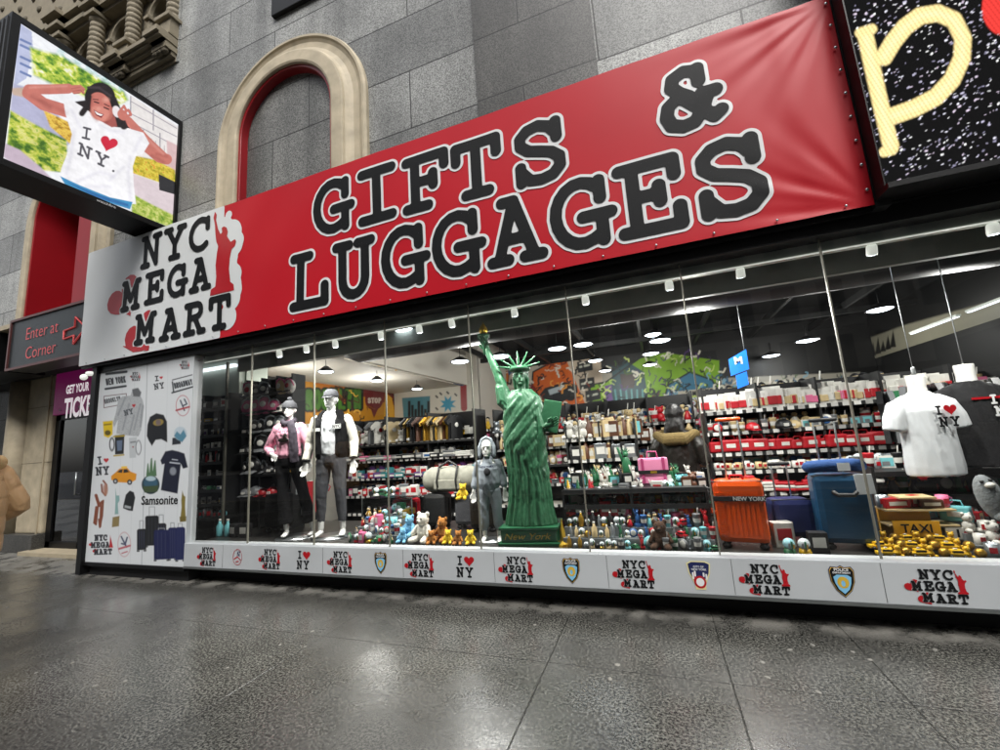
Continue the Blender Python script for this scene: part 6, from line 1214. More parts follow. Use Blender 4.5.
def g_card(c, mb): mb.box(-.035, .035, -.004, .004, 0, .11, 'good_white'); mb.box(-.025, .025, -.012, -.004, .02, .07, 'good_'+c, bev=.004)
def g_bag(c, mb): mb.box(-.09, .09, -.04, .04, 0, .12, 'good_'+c, bev=.015); mb.tube([(-.05, 0, .12), (-.04, 0, .16), (.04, 0, .16), (.05, 0, .12)], .006, 6, 'good_'+c); mb.box(-.04, .045, -.043, -.04, .04, .08, 'good_white')
def g_taxi(c, mb): mb.box(-.075, .075, -.032, .032, .012, .042, 'good_'+c, bev=.008); mb.box(-.035, .045, -.028, .028, .04, .066, 'good_'+c, bev=.008); mb.box(-.03, .04, -.0295, -.027, .045, .060, 'good_black'); mb.box(-.01, .012, -.01, .01, .066, .076, 'good_white'); [mb.tube([(x, -.034, .014), (x, -.026, .014)], .014, 8, 'good_black') for x in (-.045, .045)]
def g_sphere(c, mb): mb.ball((0, 0, .04), .04, 'good_'+c, 12, 8); mb.lathe([(.02, 0), (.022, .008)], (0, 0, 0), 8, 'good_gold')
def g_plate(c, mb): mb.tube([(0, -.006, .06), (0, .006, .06)], [.058, .058], 16, 'good_'+c, True, (0, 0, 1), False); mb.ball((0, -.008, .06), (.038, .004, .038), 'good_white' if c != 'white' else 'good_blue', 10, 6)
def g_frame(c, mb): mb.box(-.06, .06, -.008, .008, 0, .10, 'good_'+c, bev=.003); mb.box(-.045, .045, -.010, -.008, .015, .085, random.choice(['good_white', 'good_turquoise', 'good_cream'])); mb.box(-.03, .02, -.012, -.010, .02, .055, 'good_grey')
def g_tumbler(c, mb): mb.lathe([(.026, 0), (.036, .11), (.037, .115), (.034, .12)], (0, 0, 0), 12, 'good_'+c); mb.tube([(.01, 0, .11), (.02, 0, .17)], .004, 5, 'good_white'); mb.lathe([(.031, .04), (.0345, .08)], (0, 0, 0), 12, 'good_white' if c != 'white' else 'good_red', cap=False)
def g_doll(c, mb): mb.lathe([(.035, 0), (.03, .03), (.018, .085), (.012, .09)], (0, 0, 0), 10, 'good_'+c); mb.ball((0, 0, .11), .022, 'good_cream', 8, 6); mb.ball((0, .006, .118), .024, 'good_black', 8, 6); mb.tube([(-.016, 0, .08), (-.035, -.01, .05)], .007, 6, 'good_cream'); mb.tube([(.016, 0, .08), (.035, -.01, .05)], .007, 6, 'good_cream')
def g_magnet(c, mb): mb.box(-.03, .03, -.006, .004, 0, .07, 'good_'+c, bev=.003); mb.box(-.018, .02, -.009, -.006, .015, .05, 'good_white' if c != 'white' else 'good_red')
def g_pouch(c, mb): mb.box(-.04, .04, -.014, .006, 0, .07, 'good_'+c, bev=.012); mb.box(-.035, .035, -.006, .0, .07, .095, 'good_white')
def g_hat(c, mb):
    mb.ball((0, 0, .09), (.082, .05, .088), 'good_'+c, 14, 10); mb.tube([(0, -.045, .035), (0, -.085, .015)], [(.066, .01), (.05, .006)], 10, 'good_'+('black' if c != 'black' else 'grey'), True, (0, 0, 1)); mb.ball((0, -.048, .10), (.034, .008, .030), 'good_'+('red' if c == 'white' else 'white'), 10, 6); mb.tube([(-.075, -.01, .10), (-.05, -.03, .165), (0, -.035, .182), (.05, -.03, .165), (.075, -.01, .10)], .009, 6, 'good_'+('pink' if c in ('white', 'cream') else 'silver'))
def g_bus(c, mb): mb.box(-.06, .06, -.025, .025, .01, .075, 'good_'+c, bev=.006); mb.box(-.05, .05, -.0265, -.0245, .045, .062, 'good_black')
GF = dict(box=(g_box, 'souvenir_box', 'souvenir box'), wide=(g_wide, 'gift_carton', 'gift carton'), bottle=(g_bottle, 'drink_bottle', 'bottle'), mug=(g_mug, 'mug', 'mug'), globe=(g_globe, 'snow_globe', 'snow globe'), figure=(g_figure, 'mini_statue', 'mini Liberty statue'), cap=(g_cap, 'baseball_cap', 'cap'), plush=(g_plush, 'plush_toy', 'plush toy'), fold=(g_fold, 'folded_shirts', 'folded shirt stack'), hang=(g_hang, 'hanging_shirt', 'hanging shirt'), card=(g_card, 'keyring_card', 'keyring card'), bag=(g_bag, 'souvenir_bag', 'souvenir bag'), taxi=(g_taxi, 'toy_taxi', 'toy taxi'), sphere=(g_sphere, 'glass_bauble', 'bauble'), bus=(g_bus, 'toy_bus', 'toy bus'), magnet=(g_magnet, 'fridge_magnet', 'fridge magnet'), pouch=(g_pouch, 'pouch', 'pouch'), hat=(g_hat, 'displayed_hat', 'hat'), plate=(g_plate, 'souvenir_plate', 'souvenir plate'), frame=(g_frame, 'photo_frame', 'photo frame'), tumbler=(g_tumbler, 'tumbler', 'tumbler'), doll=(g_doll, 'doll', 'doll'))
def good(kind, col, loc, where, s=1., rz=None, wide=1.):
    k = (kind, col); f, nm, human = GF[kind]
    if k not in CACHE: mb = MB(); f(col, mb); CACHE[k] = mb.mesh(nm)
    o = bpy.data.objects.new(nm, CACHE[k]); COL.objects.link(o); o.location = loc; o.scale = (s*wide, s, s); o.rotation_euler = (0, 0, random.uniform(-.25, .25) if rz is None else rz)
    tag(o, f'{col} {human} {where}', human.split()[-1] if kind not in ('figure',) else 'mini statue', f'{human}s {where}'); return o
def row(kinds, cols, x0, x1, y, z, step, where, s=1., jy=.02, rz=None, skip=0.):
    x = x0
    while x < x1:
        if random.random() >= skip:
            kd = random.choice(kinds); s_ = s*random.uniform(.85, 1.25)
            if kd == 'hang': good(kd, random.choice(cols), (x, y+random.uniform(-jy, jy), z+.001), where, s*random.uniform(.95, 1.05), R(random.uniform(50, 80)), 1.)
            else:
                good(kd, random.choice(cols), (x+random.uniform(-.01, .01), y+random.uniform(-jy, jy), z+.001), where, s_, rz if rz is not None else random.uniform(-.45, .45))
                if y > 5.3 and kd not in ('card', 'fold') and random.random() < .8: good(random.choice(('plate', 'frame', 'tumbler', 'doll')), random.choice(cols), (x+step*.4, y+.15, z+.001), 'in the back row '+where, s*1.55)
        x += step*random.uniform(.66, .9)*(.45 if kinds == ['hang'] else 1)
def unit(name, label, x0, x1, y, d, zs, top, m='shelf_black', back=True, shelfm=None, n_up=3):
    t = empty(name, ((x0+x1)/2, y, 0), label, 'shelf unit')
    if back: adopt(MB().box(x0, x1, y+d/2-.01, y+d/2+.01, .05, top, m).build('back_panel'), t)
    for k in range(n_up+1):
        x = x0+(x1-x0)*k/n_up; adopt(MB().box(x-.012, x+.012, y-d/2, y+d/2+.02, 0, top, m).build('upright'), t)
    for z in zs: adopt(MB().box(x0, x1, y-d/2, y+d/2-.012, z-.02, z, shelfm or m).box(x0, x1, y-d/2-.012, y-d/2, z-.035, z+.008, 'shelf_edge' if y > 5.3 and 'slat' not in m else (shelfm or m)).build('shelf'), t)
    return t
# left gondola behind the varsity jacket
U = 'the left gondola'
unit('shelf_unit', 'black shelving behind the two adult mannequins full of pastel goods', -5.3, -2.75, 6.5, .5, (.35, .65, .95, 1.25, 1.52), 2.0)
row(['hang', 'plush'], ['white', 'cream', 'pink', 'grey'], -5.2, -4.0, 6.3, 1.54, .17, 'on the top shelf of '+U, 1.35); row(['hang'], ['cream', 'brown', 'black', 'gold'], -4.0, -3.1, 6.35, 1.53, .13, 'at the right end on top of '+U, 1.4)
row(['wide', 'fold'], ['black', 'white', 'pink', 'grey'], -5.2, -2.8, 6.28, 1.25, .17, 'on the second shelf of '+U, 1.); row(['wide', 'box'], ['pink', 'teal', 'white', 'red', 'purple'], -5.2, -2.8, 6.28, .95, .13, 'on the third shelf of '+U, 1.1)
row(['mug', 'box'], ['white', 'pink', 'black', 'red'], -5.2, -2.8, 6.28, .65, .13, 'on the fourth shelf of '+U, 1.1)
# end stand under the postcards
U = 'the far left stand'
unit('shelf_unit', 'far black shelving below the postcard wall', -5.6, -3.3, 8.6, .4, (.5, .85, 1.15, 1.45, 1.7), 1.75)
row(['wide', 'box', 'plate'], ['white', 'red', 'yellow', 'cream', 'orange'], -5.4, -3.4, 8.42, 1.7, .17, 'on top of '+U, 1.3); row(['box'], ['purple', 'red', 'blue', 'pink'], -5.4, -3.4, 8.42, 1.45, .1, 'on the second shelf of '+U, 1.3); row(['wide'], ['white', 'red', 'cream'], -5.4, -3.4, 8.42, 1.15, .2, 'on the third shelf of '+U, 1.3)
# central gondola
U = 'the centre gondola'
unit('shelf_unit', 'long central black shelving with white edges behind the green statue', -2.55, .55, 6.9, .5, (.4, .72, 1.02, 1.30, 1.56), 1.98, shelfm='shelf_white', n_up=5)
row(['plush', 'doll', 'frame', 'tumbler'], ['white', 'cream', 'white', 'silver', 'red'], -2.5, .5, 6.68, 1.56, .115, 'on the top shelf of '+U, 1.25); row(['box', 'bottle'], ['brown', 'white', 'cream', 'brown', 'black'], -2.5, .5, 6.68, 1.30, .10, 'on the second shelf of '+U, 1.2)
row(['plate', 'mug', 'cap', 'tumbler'], ['white', 'black', 'grey', 'cream', 'pink'], -2.5, .5, 6.68, 1.02, .13, 'on the third shelf of '+U, 1.1); row(['box', 'bus', 'mug'], ['white', 'red', 'black', 'silver'], -2.5, .5, 6.68, .72, .12, 'on the fourth shelf of '+U, 1.1)
# stands in front of it
U = 'the narrow front stand'
unit('shelf_unit', 'narrow black stand of bottles just right of the statue tablet', -1.15, -.25, 5.9, .35, (.55, .85, 1.12, 1.4), 1.62, n_up=2)
row(['plush'], ['white'], -1.1, -.85, 5.78, 1.4, .12, 'on top of '+U, 1.3); row(['bottle', 'box'], ['brown', 'black', 'brown', 'cream'], -.85, -.3, 5.78, 1.4, .085, 'on top of '+U, 1.4); row(['box', 'bottle'], ['brown', 'black', 'cream', 'silver'], -1.1, -.3, 5.78, 1.12, .085, 'on the second shelf of '+U, 1.3); row(['mug', 'wide'], ['white', 'grey', 'black'], -1.1, -.3, 5.78, .85, .12, 'on the third shelf of '+U, 1.1)
# right gondola: cards, red bags, white cups
U = 'the right gondola'
unit('shelf_unit', 'wide black shelving with red bags behind the orange suitcase', .62, 3.1, 6.2, .5, (.35, .62, .88, 1.10, 1.36, 1.62), 1.95, n_up=4)
row(['card'], ['white', 'pink', 'cream', 'red'], .65, 3.05, 5.98, 1.62, .062, 'along the top shelf of '+U, 1.7, .01); row(['card'], ['cream', 'white', 'pink'], .68, 3.05, 6.06, 1.66, .08, 'in the back row on top of '+U, 1.7, .01)
row(['plate', 'cap', 'frame', 'tumbler'], ['white', 'black', 'grey', 'cream', 'red'], .65, 3.05, 5.98, 1.36, .13, 'on the second shelf of '+U, 1.); row(['bag'], ['red'], .7, 3.05, 5.98, 1.12, .185, 'on the third shelf of '+U, 1.0); row(['mug'], ['white', 'white', 'cream'], .68, 3.05, 5.98, .90, .085, 'on the fourth shelf of '+U, .85)
row(['bag', 'fold'], ['red', 'red', 'white'], .7, 3.05, 5.98, .64, .17, 'on the fifth shelf of '+U, 1.05); row(['wide', 'bottle'], ['white', 'black', 'orange'], .7, 3.05, 5.98, .36, .15, 'on the lowest shelf of '+U, 1.0)
# small goods on pegs at the back of the shelves
for (x0, x1, y, zs_, cs, w_) in ((-2.5, .5, 7.08, (.86, 1.16, 1.44, 1.70), ['white', 'cream', 'red', 'silver', 'pink'], 'the centre gondola'), (.68, 3.05, 6.38, (1.0, 1.24, 1.48, 1.78), ['red', 'white', 'pink', 'white', 'blue'], 'the right gondola '), (-5.2, -2.8, 6.68, (.8, 1.1, 1.38, 1.7), ['white', 'pink', 'turquoise', 'yellow', 'purple'], 'the left gondola')):
    for k, z in enumerate(zs_): row(['magnet' if 'centre' in w_ or k < 2 else 'pouch'], cs, x0, x1, y, z-.1, .1, 'hung on pegs, row %s of %s' % (('lowest', 'lower', 'upper', 'highest')[k], w_.strip()), 1.45, .01)
# far wall shelving
U = 'the back wall shelving'
unit('shelf_unit', 'tall shelving running along the painted back wall', -3.9, 4.9, 11.5, .5, (.5, .85, 1.2, 1.5, 1.8), 2.08, n_up=9)
for z, cs, ks in ((1.8, ['white', 'pink', 'cream', 'red'], ['plush', 'frame', 'cap', 'doll']), (1.5, ['white', 'black', 'red', 'grey'], ['fold', 'wide']), (1.2, ['black', 'white', 'blue', 'red'], ['wide', 'fold'])): row(ks, cs, -3.8, 4.8, 11.3, z, .24, 'at %s height in %s' % ({1.8: 'head', 1.5: 'shoulder', 1.2: 'waist'}[z], U), 1.8)
U = 'the far right gondola'
unit('shelf_unit', 'dark shelving far right behind the white t-shirt torso', 2.6, 4.8, 8.2, .5, (.5, .8, 1.1, 1.4, 1.7), 2.0, n_up=3)
for z, cs, ks in ((1.7, ['white', 'pink', 'cream'], ['card', 'box']), (1.4, ['white', 'red', 'black'], ['cap', 'wide']), (1.1, ['red', 'white'], ['bag', 'fold']), (.8, ['white', 'black', 'yellow'], ['mug', 'wide'])): row(ks, cs, 2.7, 4.7, 7.98, z, .15, 'at %s height in %s' % ({1.7: 'head', 1.4: 'chest', 1.1: 'waist', .8: 'knee'}[z], U), 1.3)
# low glass-topped cases at the right
U = 'the right low table'
unit('shelf_unit', 'low dark tiered table covered with trinkets under the torsos', 1.75, 3.9, 5.0, .7, (.55, .75, .95), 1.0, n_up=3, back=False)
for z, y in ((.75, 4.85), (.95, 5.05), (.95, 5.2), (.55, 4.7), (.75, 4.98)): row(['mug', 'globe', 'plate', 'figure', 'tumbler', 'bus', 'frame', 'doll'], ['silver', 'white', 'grey', 'red', 'green', 'black', 'grey'], 1.8, 3.8, y, z, .095, 'spread over %s at %d cm' % (U, int(z*100)) if 0 else 'on the %s tier of %s' % ({.55: 'low', .75: 'middle', .95: 'high'}[z], U), 1., .03)
row(['hang'], ['black', 'grey', 'green', 'black'], 2.3, 4.4, 5.6, 1.15, .22, 'on the rail behind the black torso', 2.0)
# left slatted display beside the printed panel
U = 'the left slatted wall'
unit('shelf_unit', 'dark slatted wall of trinkets beside the printed panel', -6.92, -5.95, 4.55, .25, (.62, .82, 1.02, 1.22, 1.42, 1.62, 1.82, 2.02, 2.22), 2.44, m='slat_dark', n_up=2)
row(['box'], ['white', 'black', 'grey'], -6.8, -6.0, 4.47, 2.22, .26, 'on the top ledge of '+U, .9); row(['wide', 'box'], ['white', 'yellow', 'black'], -6.8, -6.0, 4.47, 2.02, .2, 'on the second ledge of '+U, .7); row(['card', 'wide'], ['pink', 'yellow', 'black', 'purple'], -6.8, -6.0, 4.47, 1.82, .14, 'on the third ledge of '+U, .8)
row(['card'], ['white', 'black', 'white'], -6.8, -6.0, 4.47, 1.62, .1, 'on the fourth ledge of '+U, .7); row(['figure', 'bottle'], ['white', 'red', 'black', 'silver'], -6.8, -6.0, 4.47, 1.42, .12, 'on the fifth ledge of '+U, .85); row(['bus', 'card'], ['white', 'black', 'silver'], -6.8, -6.0, 4.47, 1.22, .14, 'on the sixth ledge of '+U, .7)
row(['taxi', 'wide'], ['white', 'orange', 'green', 'black'], -6.8, -6.0, 4.47, 1.02, .16, 'on the seventh ledge of '+U, .8); row(['card', 'bus'], ['yellow', 'black', 'grey'], -6.8, -6.0, 4.47, .82, .14, 'on the eighth ledge of '+U, .8); row(['mug'], ['turquoise', 'black', 'turquoise', 'grey'], -6.8, -6.0, 4.47, .62, .13, 'on the lowest ledge of '+U, 1.2)
for k, x in enumerate((-5.62, -5.47)):
    good('bottle', 'turquoise', (x, 4.16, FZ), ('left' if k == 0 else 'right')+' of the turquoise pair by the left glass edge', 1.2)
for k, x in enumerate((-5.3, -5.12)): good('box', 'black', (x, 4.14, FZ), ('next to the turquoise bottles', 'right of the first black one near the turquoise bottles')[k], 1.3)
MB().box(-5.955, -5.925, 4.42, 4.45, .44, 2.9, 'joint_silver').build('display_post'); tag(bpy.data.objects['display_post'], 'thin silver upright at the right end of the slatted wall', 'post')
# cap rack
U = 'the cap rack'
unit('cap_rack', 'black cap rack left of the pink sweater mannequin', -5.75, -4.86, 4.72, .22, (.9, 1.2, 1.5, 1.78, 2.06, 2.32), 2.62, m='slat_dark', n_up=3, back=True)
for z, cs, w_ in ((2.32, ['white', 'black', 'cream', 'pink'], 'top'), (2.06, ['white', 'cream', 'pink', 'white'], 'second'), (1.78, ['silver', 'white', 'black', 'turquoise'], 'third'), (1.5, ['black', 'grey', 'black'], 'fourth'), (1.2, ['yellow', 'black', 'black'], 'fifth'), (.9, ['grey', 'red', 'black'], 'lowest')): row(['hat', 'hat', 'cap'] if z > 1.6 else ['cap', 'hat'], cs, -5.68, -4.88, 4.60, z, .205, 'on the %s level of %s' % (w_, U), 1.22)
row(['hang'], ['grey', 'red', 'black', 'white'], -5.3, -4.7, 4.9, .6, .12, 'behind the pink sweater mannequin', 1.6, rz=R(60))
# glass cases with souvenirs by the male mannequin
def glass_case(x0, x1, y0, y1, z0, z1, label):
    t = empty('glass_case', ((x0+x1)/2, (y0+y1)/2, z0), label, 'display case')
    adopt(MB().box(x0, x1, y0, y1, z1-.008, z1, 'clear_plastic').box(x0, x1, y0-.004, y0, z0, z1-.01, 'clear_plastic').build('glass_panels'), t)
    mb = MB()
    for x in (x0, x1):
        for y in (y0, y1): mb.box(x-.006, x+.006, y-.006, y+.006, z0, z1+.003, 'grey_metal')
    adopt(mb.build('corner_posts'), t); adopt(MB().box(x0, x1, y0+.01, y1, (z0+z1)/2-.004, (z0+z1)/2, 'clear_plastic').build('inner_shelf'), t); return t
glass_case(-3.45, -2.75, 4.35, 4.75, FZ, FZ+.42, 'glass case of trinkets right of the varsity jacket mannequin'); glass_case(.0, .40, 4.25, 4.6, FZ, FZ+.42, 'glass case between pink bags and the orange suitcase')
mix = ['silver', 'white', 'turquoise', 'grey', 'red', 'green', 'black', 'gold', 'blue', 'pink']
for y, z, w_ in ((4.45, FZ, 'inside the left glass case'), (4.5, FZ+.21, 'on the inner shelf of the left glass case'), (4.5, FZ+.43, 'on top of the left glass case')): row(['globe', 'mug', 'bus', 'box'], mix, -3.4, -2.8, y, z, .095, w_, .95)
for y, z, w_ in ((4.35, FZ, 'inside the right glass case'), (4.4, FZ+.21, 'on the inner shelf of the right glass case'), (4.4, FZ+.43, 'on top of the right glass case')): row(['globe', 'plush', 'figure', 'box'], ['brown', 'silver', 'green', 'blue', 'turquoise', 'black', 'red'], .04, .38, y, z, .08, w_, .9)
risers(-3.40, -2.74, 3.95, .09, 4, .07, 'stepped riser of trinkets right of the varsity jacket mannequin') if 0 else None
LATER = mix
# tiered tables right of the statue
U = 'the souvenir table'
TB = unit('shelf_unit', 'stepped table of snow globes right of the green statue', -.92, .36, 4.48, .62, (.52, .64, .78, .92), .92, m='dark_metal', n_up=2, back=False)
def risers(x0, x1, y0, dy, n, dz, label):
    t = empty('display_riser', ((x0+x1)/2, y0, FZ), label, 'display stand')
    for k in range(1, n): adopt(MB().box(x0, x1, y0+k*dy, y0+(k+1)*dy, FZ, FZ+k*dz-.004, 'riser').build('step'), t)
mat('riser', '#6f7476', .3, coat=.3)
def scatter(x0, x1, y0, dy, n, dz, kinds, cols, where, s0=.6, s1=1.05, gap=.075):
    for k in range(n):
        x = x0+random.uniform(0, gap)
        while x < x1:
            kd = random.choice(kinds); good(kd, random.choice(cols), (x, y0+dy*(k+.5)+random.uniform(-.012, .012), FZ+k*dz), 'on the %s step of the riser %s' % (('front', 'second', 'third', 'fourth', 'fifth', 'sixth', 'seventh')[k], where), random.uniform(s0, s1), random.uniform(-.8, .8)); x += gap*random.uniform(.75, 1.15)
risers(-.92, .36, 3.93, .085, 6, .078, 'stepped riser of souvenirs right of the green statue')
scatter(-.90, -.42, 3.93, .085, 3, .078, ['sphere', 'globe', 'bottle'], ['gold', 'cream', 'silver', 'black'], 'left end, beside the statue', .5, .8, .055)
scatter(-.42, .36, 3.93, .085, 3, .078, ['globe', 'plate', 'figure', 'taxi', 'doll', 'tumbler'], ['turquoise', 'silver', 'green', 'white', 'grey', 'blue', 'red'], 'left of the orange suitcase', .55, .95, .062)
scatter(-.90, .36, 4.185, .085, 3, 0, ['globe'], ['silver'], 'x', 1, 1, 9) if 0 else None
for k in (3, 4, 5): row(['globe', 'mug', 'bus', 'taxi', 'box', 'plate', 'tumbler', 'figure'], ['turquoise', 'silver', 'white', 'grey', 'blue', 'orange', 'yellow', 'red', 'pink', 'green'], -.90, .36, 3.93+.085*(k+.5), FZ+.078*k, .072, 'on the %s step behind the souvenir rows' % ('lowest', 'middle', 'highest')[k-3], .85, .012)
for z, y, ks, cs, w_ in ((.92, 4.50, ['figure', 'figure', 'box', 'frame'], ['green', 'green', 'black', 'white'], 'on the top step of '+U), (.92, 4.64, ['wide', 'figure', 'doll', 'frame'], ['white', 'green', 'brown', 'grey', 'cream'], 'at the back of the top step of '+U)): row(ks, cs, -.90, .33, y, z, .085, w_, 1.0)
FG = dict(green=[(-.32, 4.62, .92, 2.1), (-.62, 4.6, .92, 1.05), (-.50, 4.7, .92, 1.15), (-.14, 4.64, .92, 1.3), (-.02, 4.7, .92, 1.1)])
for k, (x, y, z, s_) in enumerate(FG['green']): good('figure', 'green', (x, y, z), ['much bigger than the others on the souvenir table', 'leftmost of the taller ones on the souvenir table', 'just left of the biggest one on the souvenir table', 'just right of the biggest one on the souvenir table', 'rightmost of the taller ones on the souvenir table'][k], s_, 0)
o = MB().lathe([(.09, 0), (.085, .02), (.03, .05), (.024, .13), (.012, .17), (.004, .24)], (0, 0, 0), 4, 'gold_leaf', smooth=False).build('tower_souvenir'); o.location = (-.93, 4.05, FZ); tag(o, 'golden tower souvenir at the right foot of the green statue', 'tower souvenir')
for k, (x, c_) in enumerate(((-.98, 'red'), (-.90, 'yellow'), (-.80, 'green'), (-.68, 'red'))): o = MB().lathe([(.035, 0), (.03, .02), (.008, .16), (.0, .17)], (0, 0, 0), 10, 'good_'+c_).build('cone_ornament'); o.location = (x+.0, 4.36, .84 if x > -.92 else FZ); tag(o, ['red cone ornament nearest the green statue', 'yellow cone ornament between two cones', 'green cone ornament right of the yellow one', 'second red cone ornament, the rightmost'][k], 'ornament')
risers(-3.36, -2.74, 3.95, .09, 4, .07, 'stepped riser of trinkets right of the varsity jacket mannequin'); scatter(-3.34, -2.74, 3.95, .09, 4, .07, ['globe', 'mug', 'taxi', 'doll', 'plate', 'tumbler', 'box'], mix, 'by the varsity jacket mannequin', .6, 1.0, .075)
risers(2.02, 3.0, 3.94, .09, 4, .06, 'stepped riser of pale trinkets right of the toy taxis'); scatter(2.03, 3.0, 3.94, .09, 4, .06, ['plush', 'mug', 'globe', 'plate', 'frame', 'bag'], ['silver', 'white', 'grey', 'white', 'turquoise', 'black', 'red'], 'right of the toy taxis', .6, 1.0, .08)
# between the suitcases
for k, (kd, cl, x, y, s_, lb) in enumerate((('box', 'white', .88, 4.16, 1.5, 'tall one right of the orange suitcase'), ('globe', 'green', .87, 3.95, 1.0, 'in green ring left below the navy suitcase'), ('globe', 'yellow', .97, 3.95, 1.0, 'in yellow ring below the navy suitcase'), ('bottle', 'orange', .86, 4.5, 1.7, 'behind the white box by the orange suitcase'), ('bag', 'red', 1.03, 4.75, 1.3, 'behind the navy suitcase'), ('box', 'black', 1.07, 3.98, 1.2, 'against the left side of the blue suitcase'))): good(kd, cl, (x, y, FZ), lb, s_)
# taxi corner
TY = empty('taxi_rack', (1.82, 4.28, FZ), 'yellow taxi display rack with three small shelves', 'display rack')
mb = MB(); mb.box(1.60, 1.92, 4.30, 4.33, FZ, FZ+.27, 'taxi_yellow'); adopt(mb.build('back_board'), TY)
for z in (.16, .27, .36): adopt(MB().box(1.60+(.1 if z > .3 else 0), 2.02-(.1 if z > .3 else 0), 4.16, 4.34, FZ+z, FZ+z+.012, 'good_cream').build('rack_shelf'), TY)
adopt(bfont('TAXI', .085, 'print_black', 'lettering', (1.76, 4.148, FZ+.145), bold=.002), TY); adopt(MB().box(1.62, 1.9, 4.150, 4.158, FZ+.09, FZ+.2, 'taxi_yellow').build('front_board'), TY)
SG = empty('love_sign_board', (2.1, 4.2, FZ), 'white I love NY plate right of the yellow taxi rack', 'sign')
adopt(MB().box(1.93, 2.34, 4.16, 4.175, FZ+.07, FZ+.15, 'good_white').build('plate'), SG); adopt(bfont('I    N Y', .08, 'print_black', 'lettering', (2.13, 4.155, FZ+.11), bold=.002, sx=1.2), SG); adopt(contour(lambda X, Z: d_poly(X, Z, heart(2.06, FZ+.11, .055)), 1.95, 2.2, FZ+.05, FZ+.2, .003, 'heart', 'print_red', 4.155), SG)
for k in range(26):
    kd, cl = (('taxi', 'yellow') if k % 3 == 0 else ('plush', 'yellow') if k % 3 == 1 else ('sphere', 'gold')); good(kd, cl, (1.46+.065*(k % 9)+random.uniform(-.01, .01), 3.94+.075*(k//9), FZ+.03*(k//9)), 'in the yellow heap by the taxi rack', .8 if kd != 'plush' else .5)

row(['wide', 'box', 'mug'], ['white', 'red', 'silver', 'green', 'pink', 'brown'], 1.62, 2.02, 4.26, FZ+.285, .1, 'on the taxi rack shelf', .8)
o = MB().ball((0, 0, .17), (.075, .07, .17), 'fur_grey', 14, 10).ball((.03, -.03, .05), (.08, .06, .05), 'fur_grey').ball((.02, -.05, .30), .012, 'good_black').ball((-.03, -.05, .30), .012, 'good_black').ball((0, -.06, .27), (.03, .025, .02), 'good_white').build('seal_plush'); o.location = (2.24, 4.12, FZ+.2); o.rotation_euler = (0, R(-12), 0); tag(o, 'big grey seal-like plush right of the I love NY plate', 'plush toy')
# blue hanging sign, street-style
o = MB().prism([(0, 0), (.2, .06), (.2, .30), (0, .20)], -.006, .006, 'blue_sign').build('blue_sign'); p = PY(731, 376, 5.6); 
o.location = (p[0], 5.6, p[1]+.0); tag(o, 'bright blue pennant sign hanging among the dark ceiling', 'sign')
q_ = MB().prism([(.05, -.16), (.17, -.12), (.17, .035), (.05, .0)], -.006, .006, 'blue_sign').build('lower_flap', None, o); bfont('M', .12, 'paper_white', 'mark', (.10, -.01, .17), parent=o, bold=.004); MB().tube([(.18, 0, .3), (.18, 0, 1.3)], .003, 5, 'steel').build('hanging_wire', None, o)
# hanging shop letters under the back mural: words painted on strips
for px0, py0, t_, lb in ((612, 406, 'DYROOERG', 'white letter strip below the lime mural'), (706, 398, 'SYROOERG RO', 'white letter strip below the blue mural')):
    p = PY(px0+20, py0+1, 9.5); o = bfont(t_, .21, 'paper_white', 'lettering_strip', (p[0], 9.5, p[1]), bold=.006, sx=.9); tag(o, lb, 'lettering')
# ================================================================ lamps
def pendant(x, y, z, warm=False, r=.15):
    t = PEND.copy() if 0 else None
PT = empty('pendant_lamp', (0, 0, 0), 'lamp', 'pendant lamp')
mb = MB(); mb.lathe([(.02, .10), (.05, .09), (.15, .02), (.165, 0), (.16, 0), (.145, .015), (.02, .085)], (0, 0, 0), 20, 'lamp_shade', cap=False); mb.build('lamp_shade', None, PT)
MB().lathe([(.0, -.022), (.10, -.012), (.14, .005)], (0, 0, 0), 20, 'bulb_cool').build('light_disc', None, PT); MB().tube([(0, 0, .1), (0, 0, .32)], .006, 6, 'black_metal').build('stem', None, PT)
lp = [(880, 310, 3.0, 1.1, 'nearest the white t-shirt torso'), (557, 349, 3.0, 1.1, 'left of the pair above the orange mural'), (583, 345, 3.0, 1.1, 'right of the pair above the orange mural'), (595, 361, 3.0, 1.0, 'under the pair, first of two descending'), (605, 371, 3.0, 1.0, 'under the pair, farthest of the descending ones'), (660, 341, 3.0, 1.2, 'biggest of the stack above the blue mural'), (651, 354, 3.0, 1.1, 'second down above the blue mural'), (650, 365, 3.0, 1.1, 'third down above the blue mural'), (653, 335, 3.2, 1.0, 'topmost and smallest above the blue mural'), (807, 341, 3.0, 1.3, 'above the right gondola far end'), (770, 357, 3.0, 1.2, 'right of the blue pennant, upper'), (760, 363, 3.0, 1.2, 'right of the blue pennant, lower'), (500, 357, 3.0, 1.3, 'just left of the statue crown'), (406, 331, 2.88, .9, 'under the left end of the duct'), (806, 261, 2.92, 1.15, 'close behind the glass at upper right'), (460, 362, 2.95, 1.15, 'in front of the red graffiti figure'), (326, 372, 2.72, .8, 'above the varsity jacket mannequin'), (377, 381, 2.72, .8, 'under the low ceiling, middle'), (417, 389, 2.72, .8, 'under the low ceiling, farthest')]
for k, (px, py, z, s_, lb) in enumerate(lp):
    x, y = PZ(px, py, z); y = min(y, 11.4); o = PT if k == 0 else dup(PT, (0, 0, 0)); o.location = (x, y, z); o.scale = (s_, s_, 1); o['label'] = 'round glowing pendant lamp '+lb; o['group'] = 'pendant lamps'
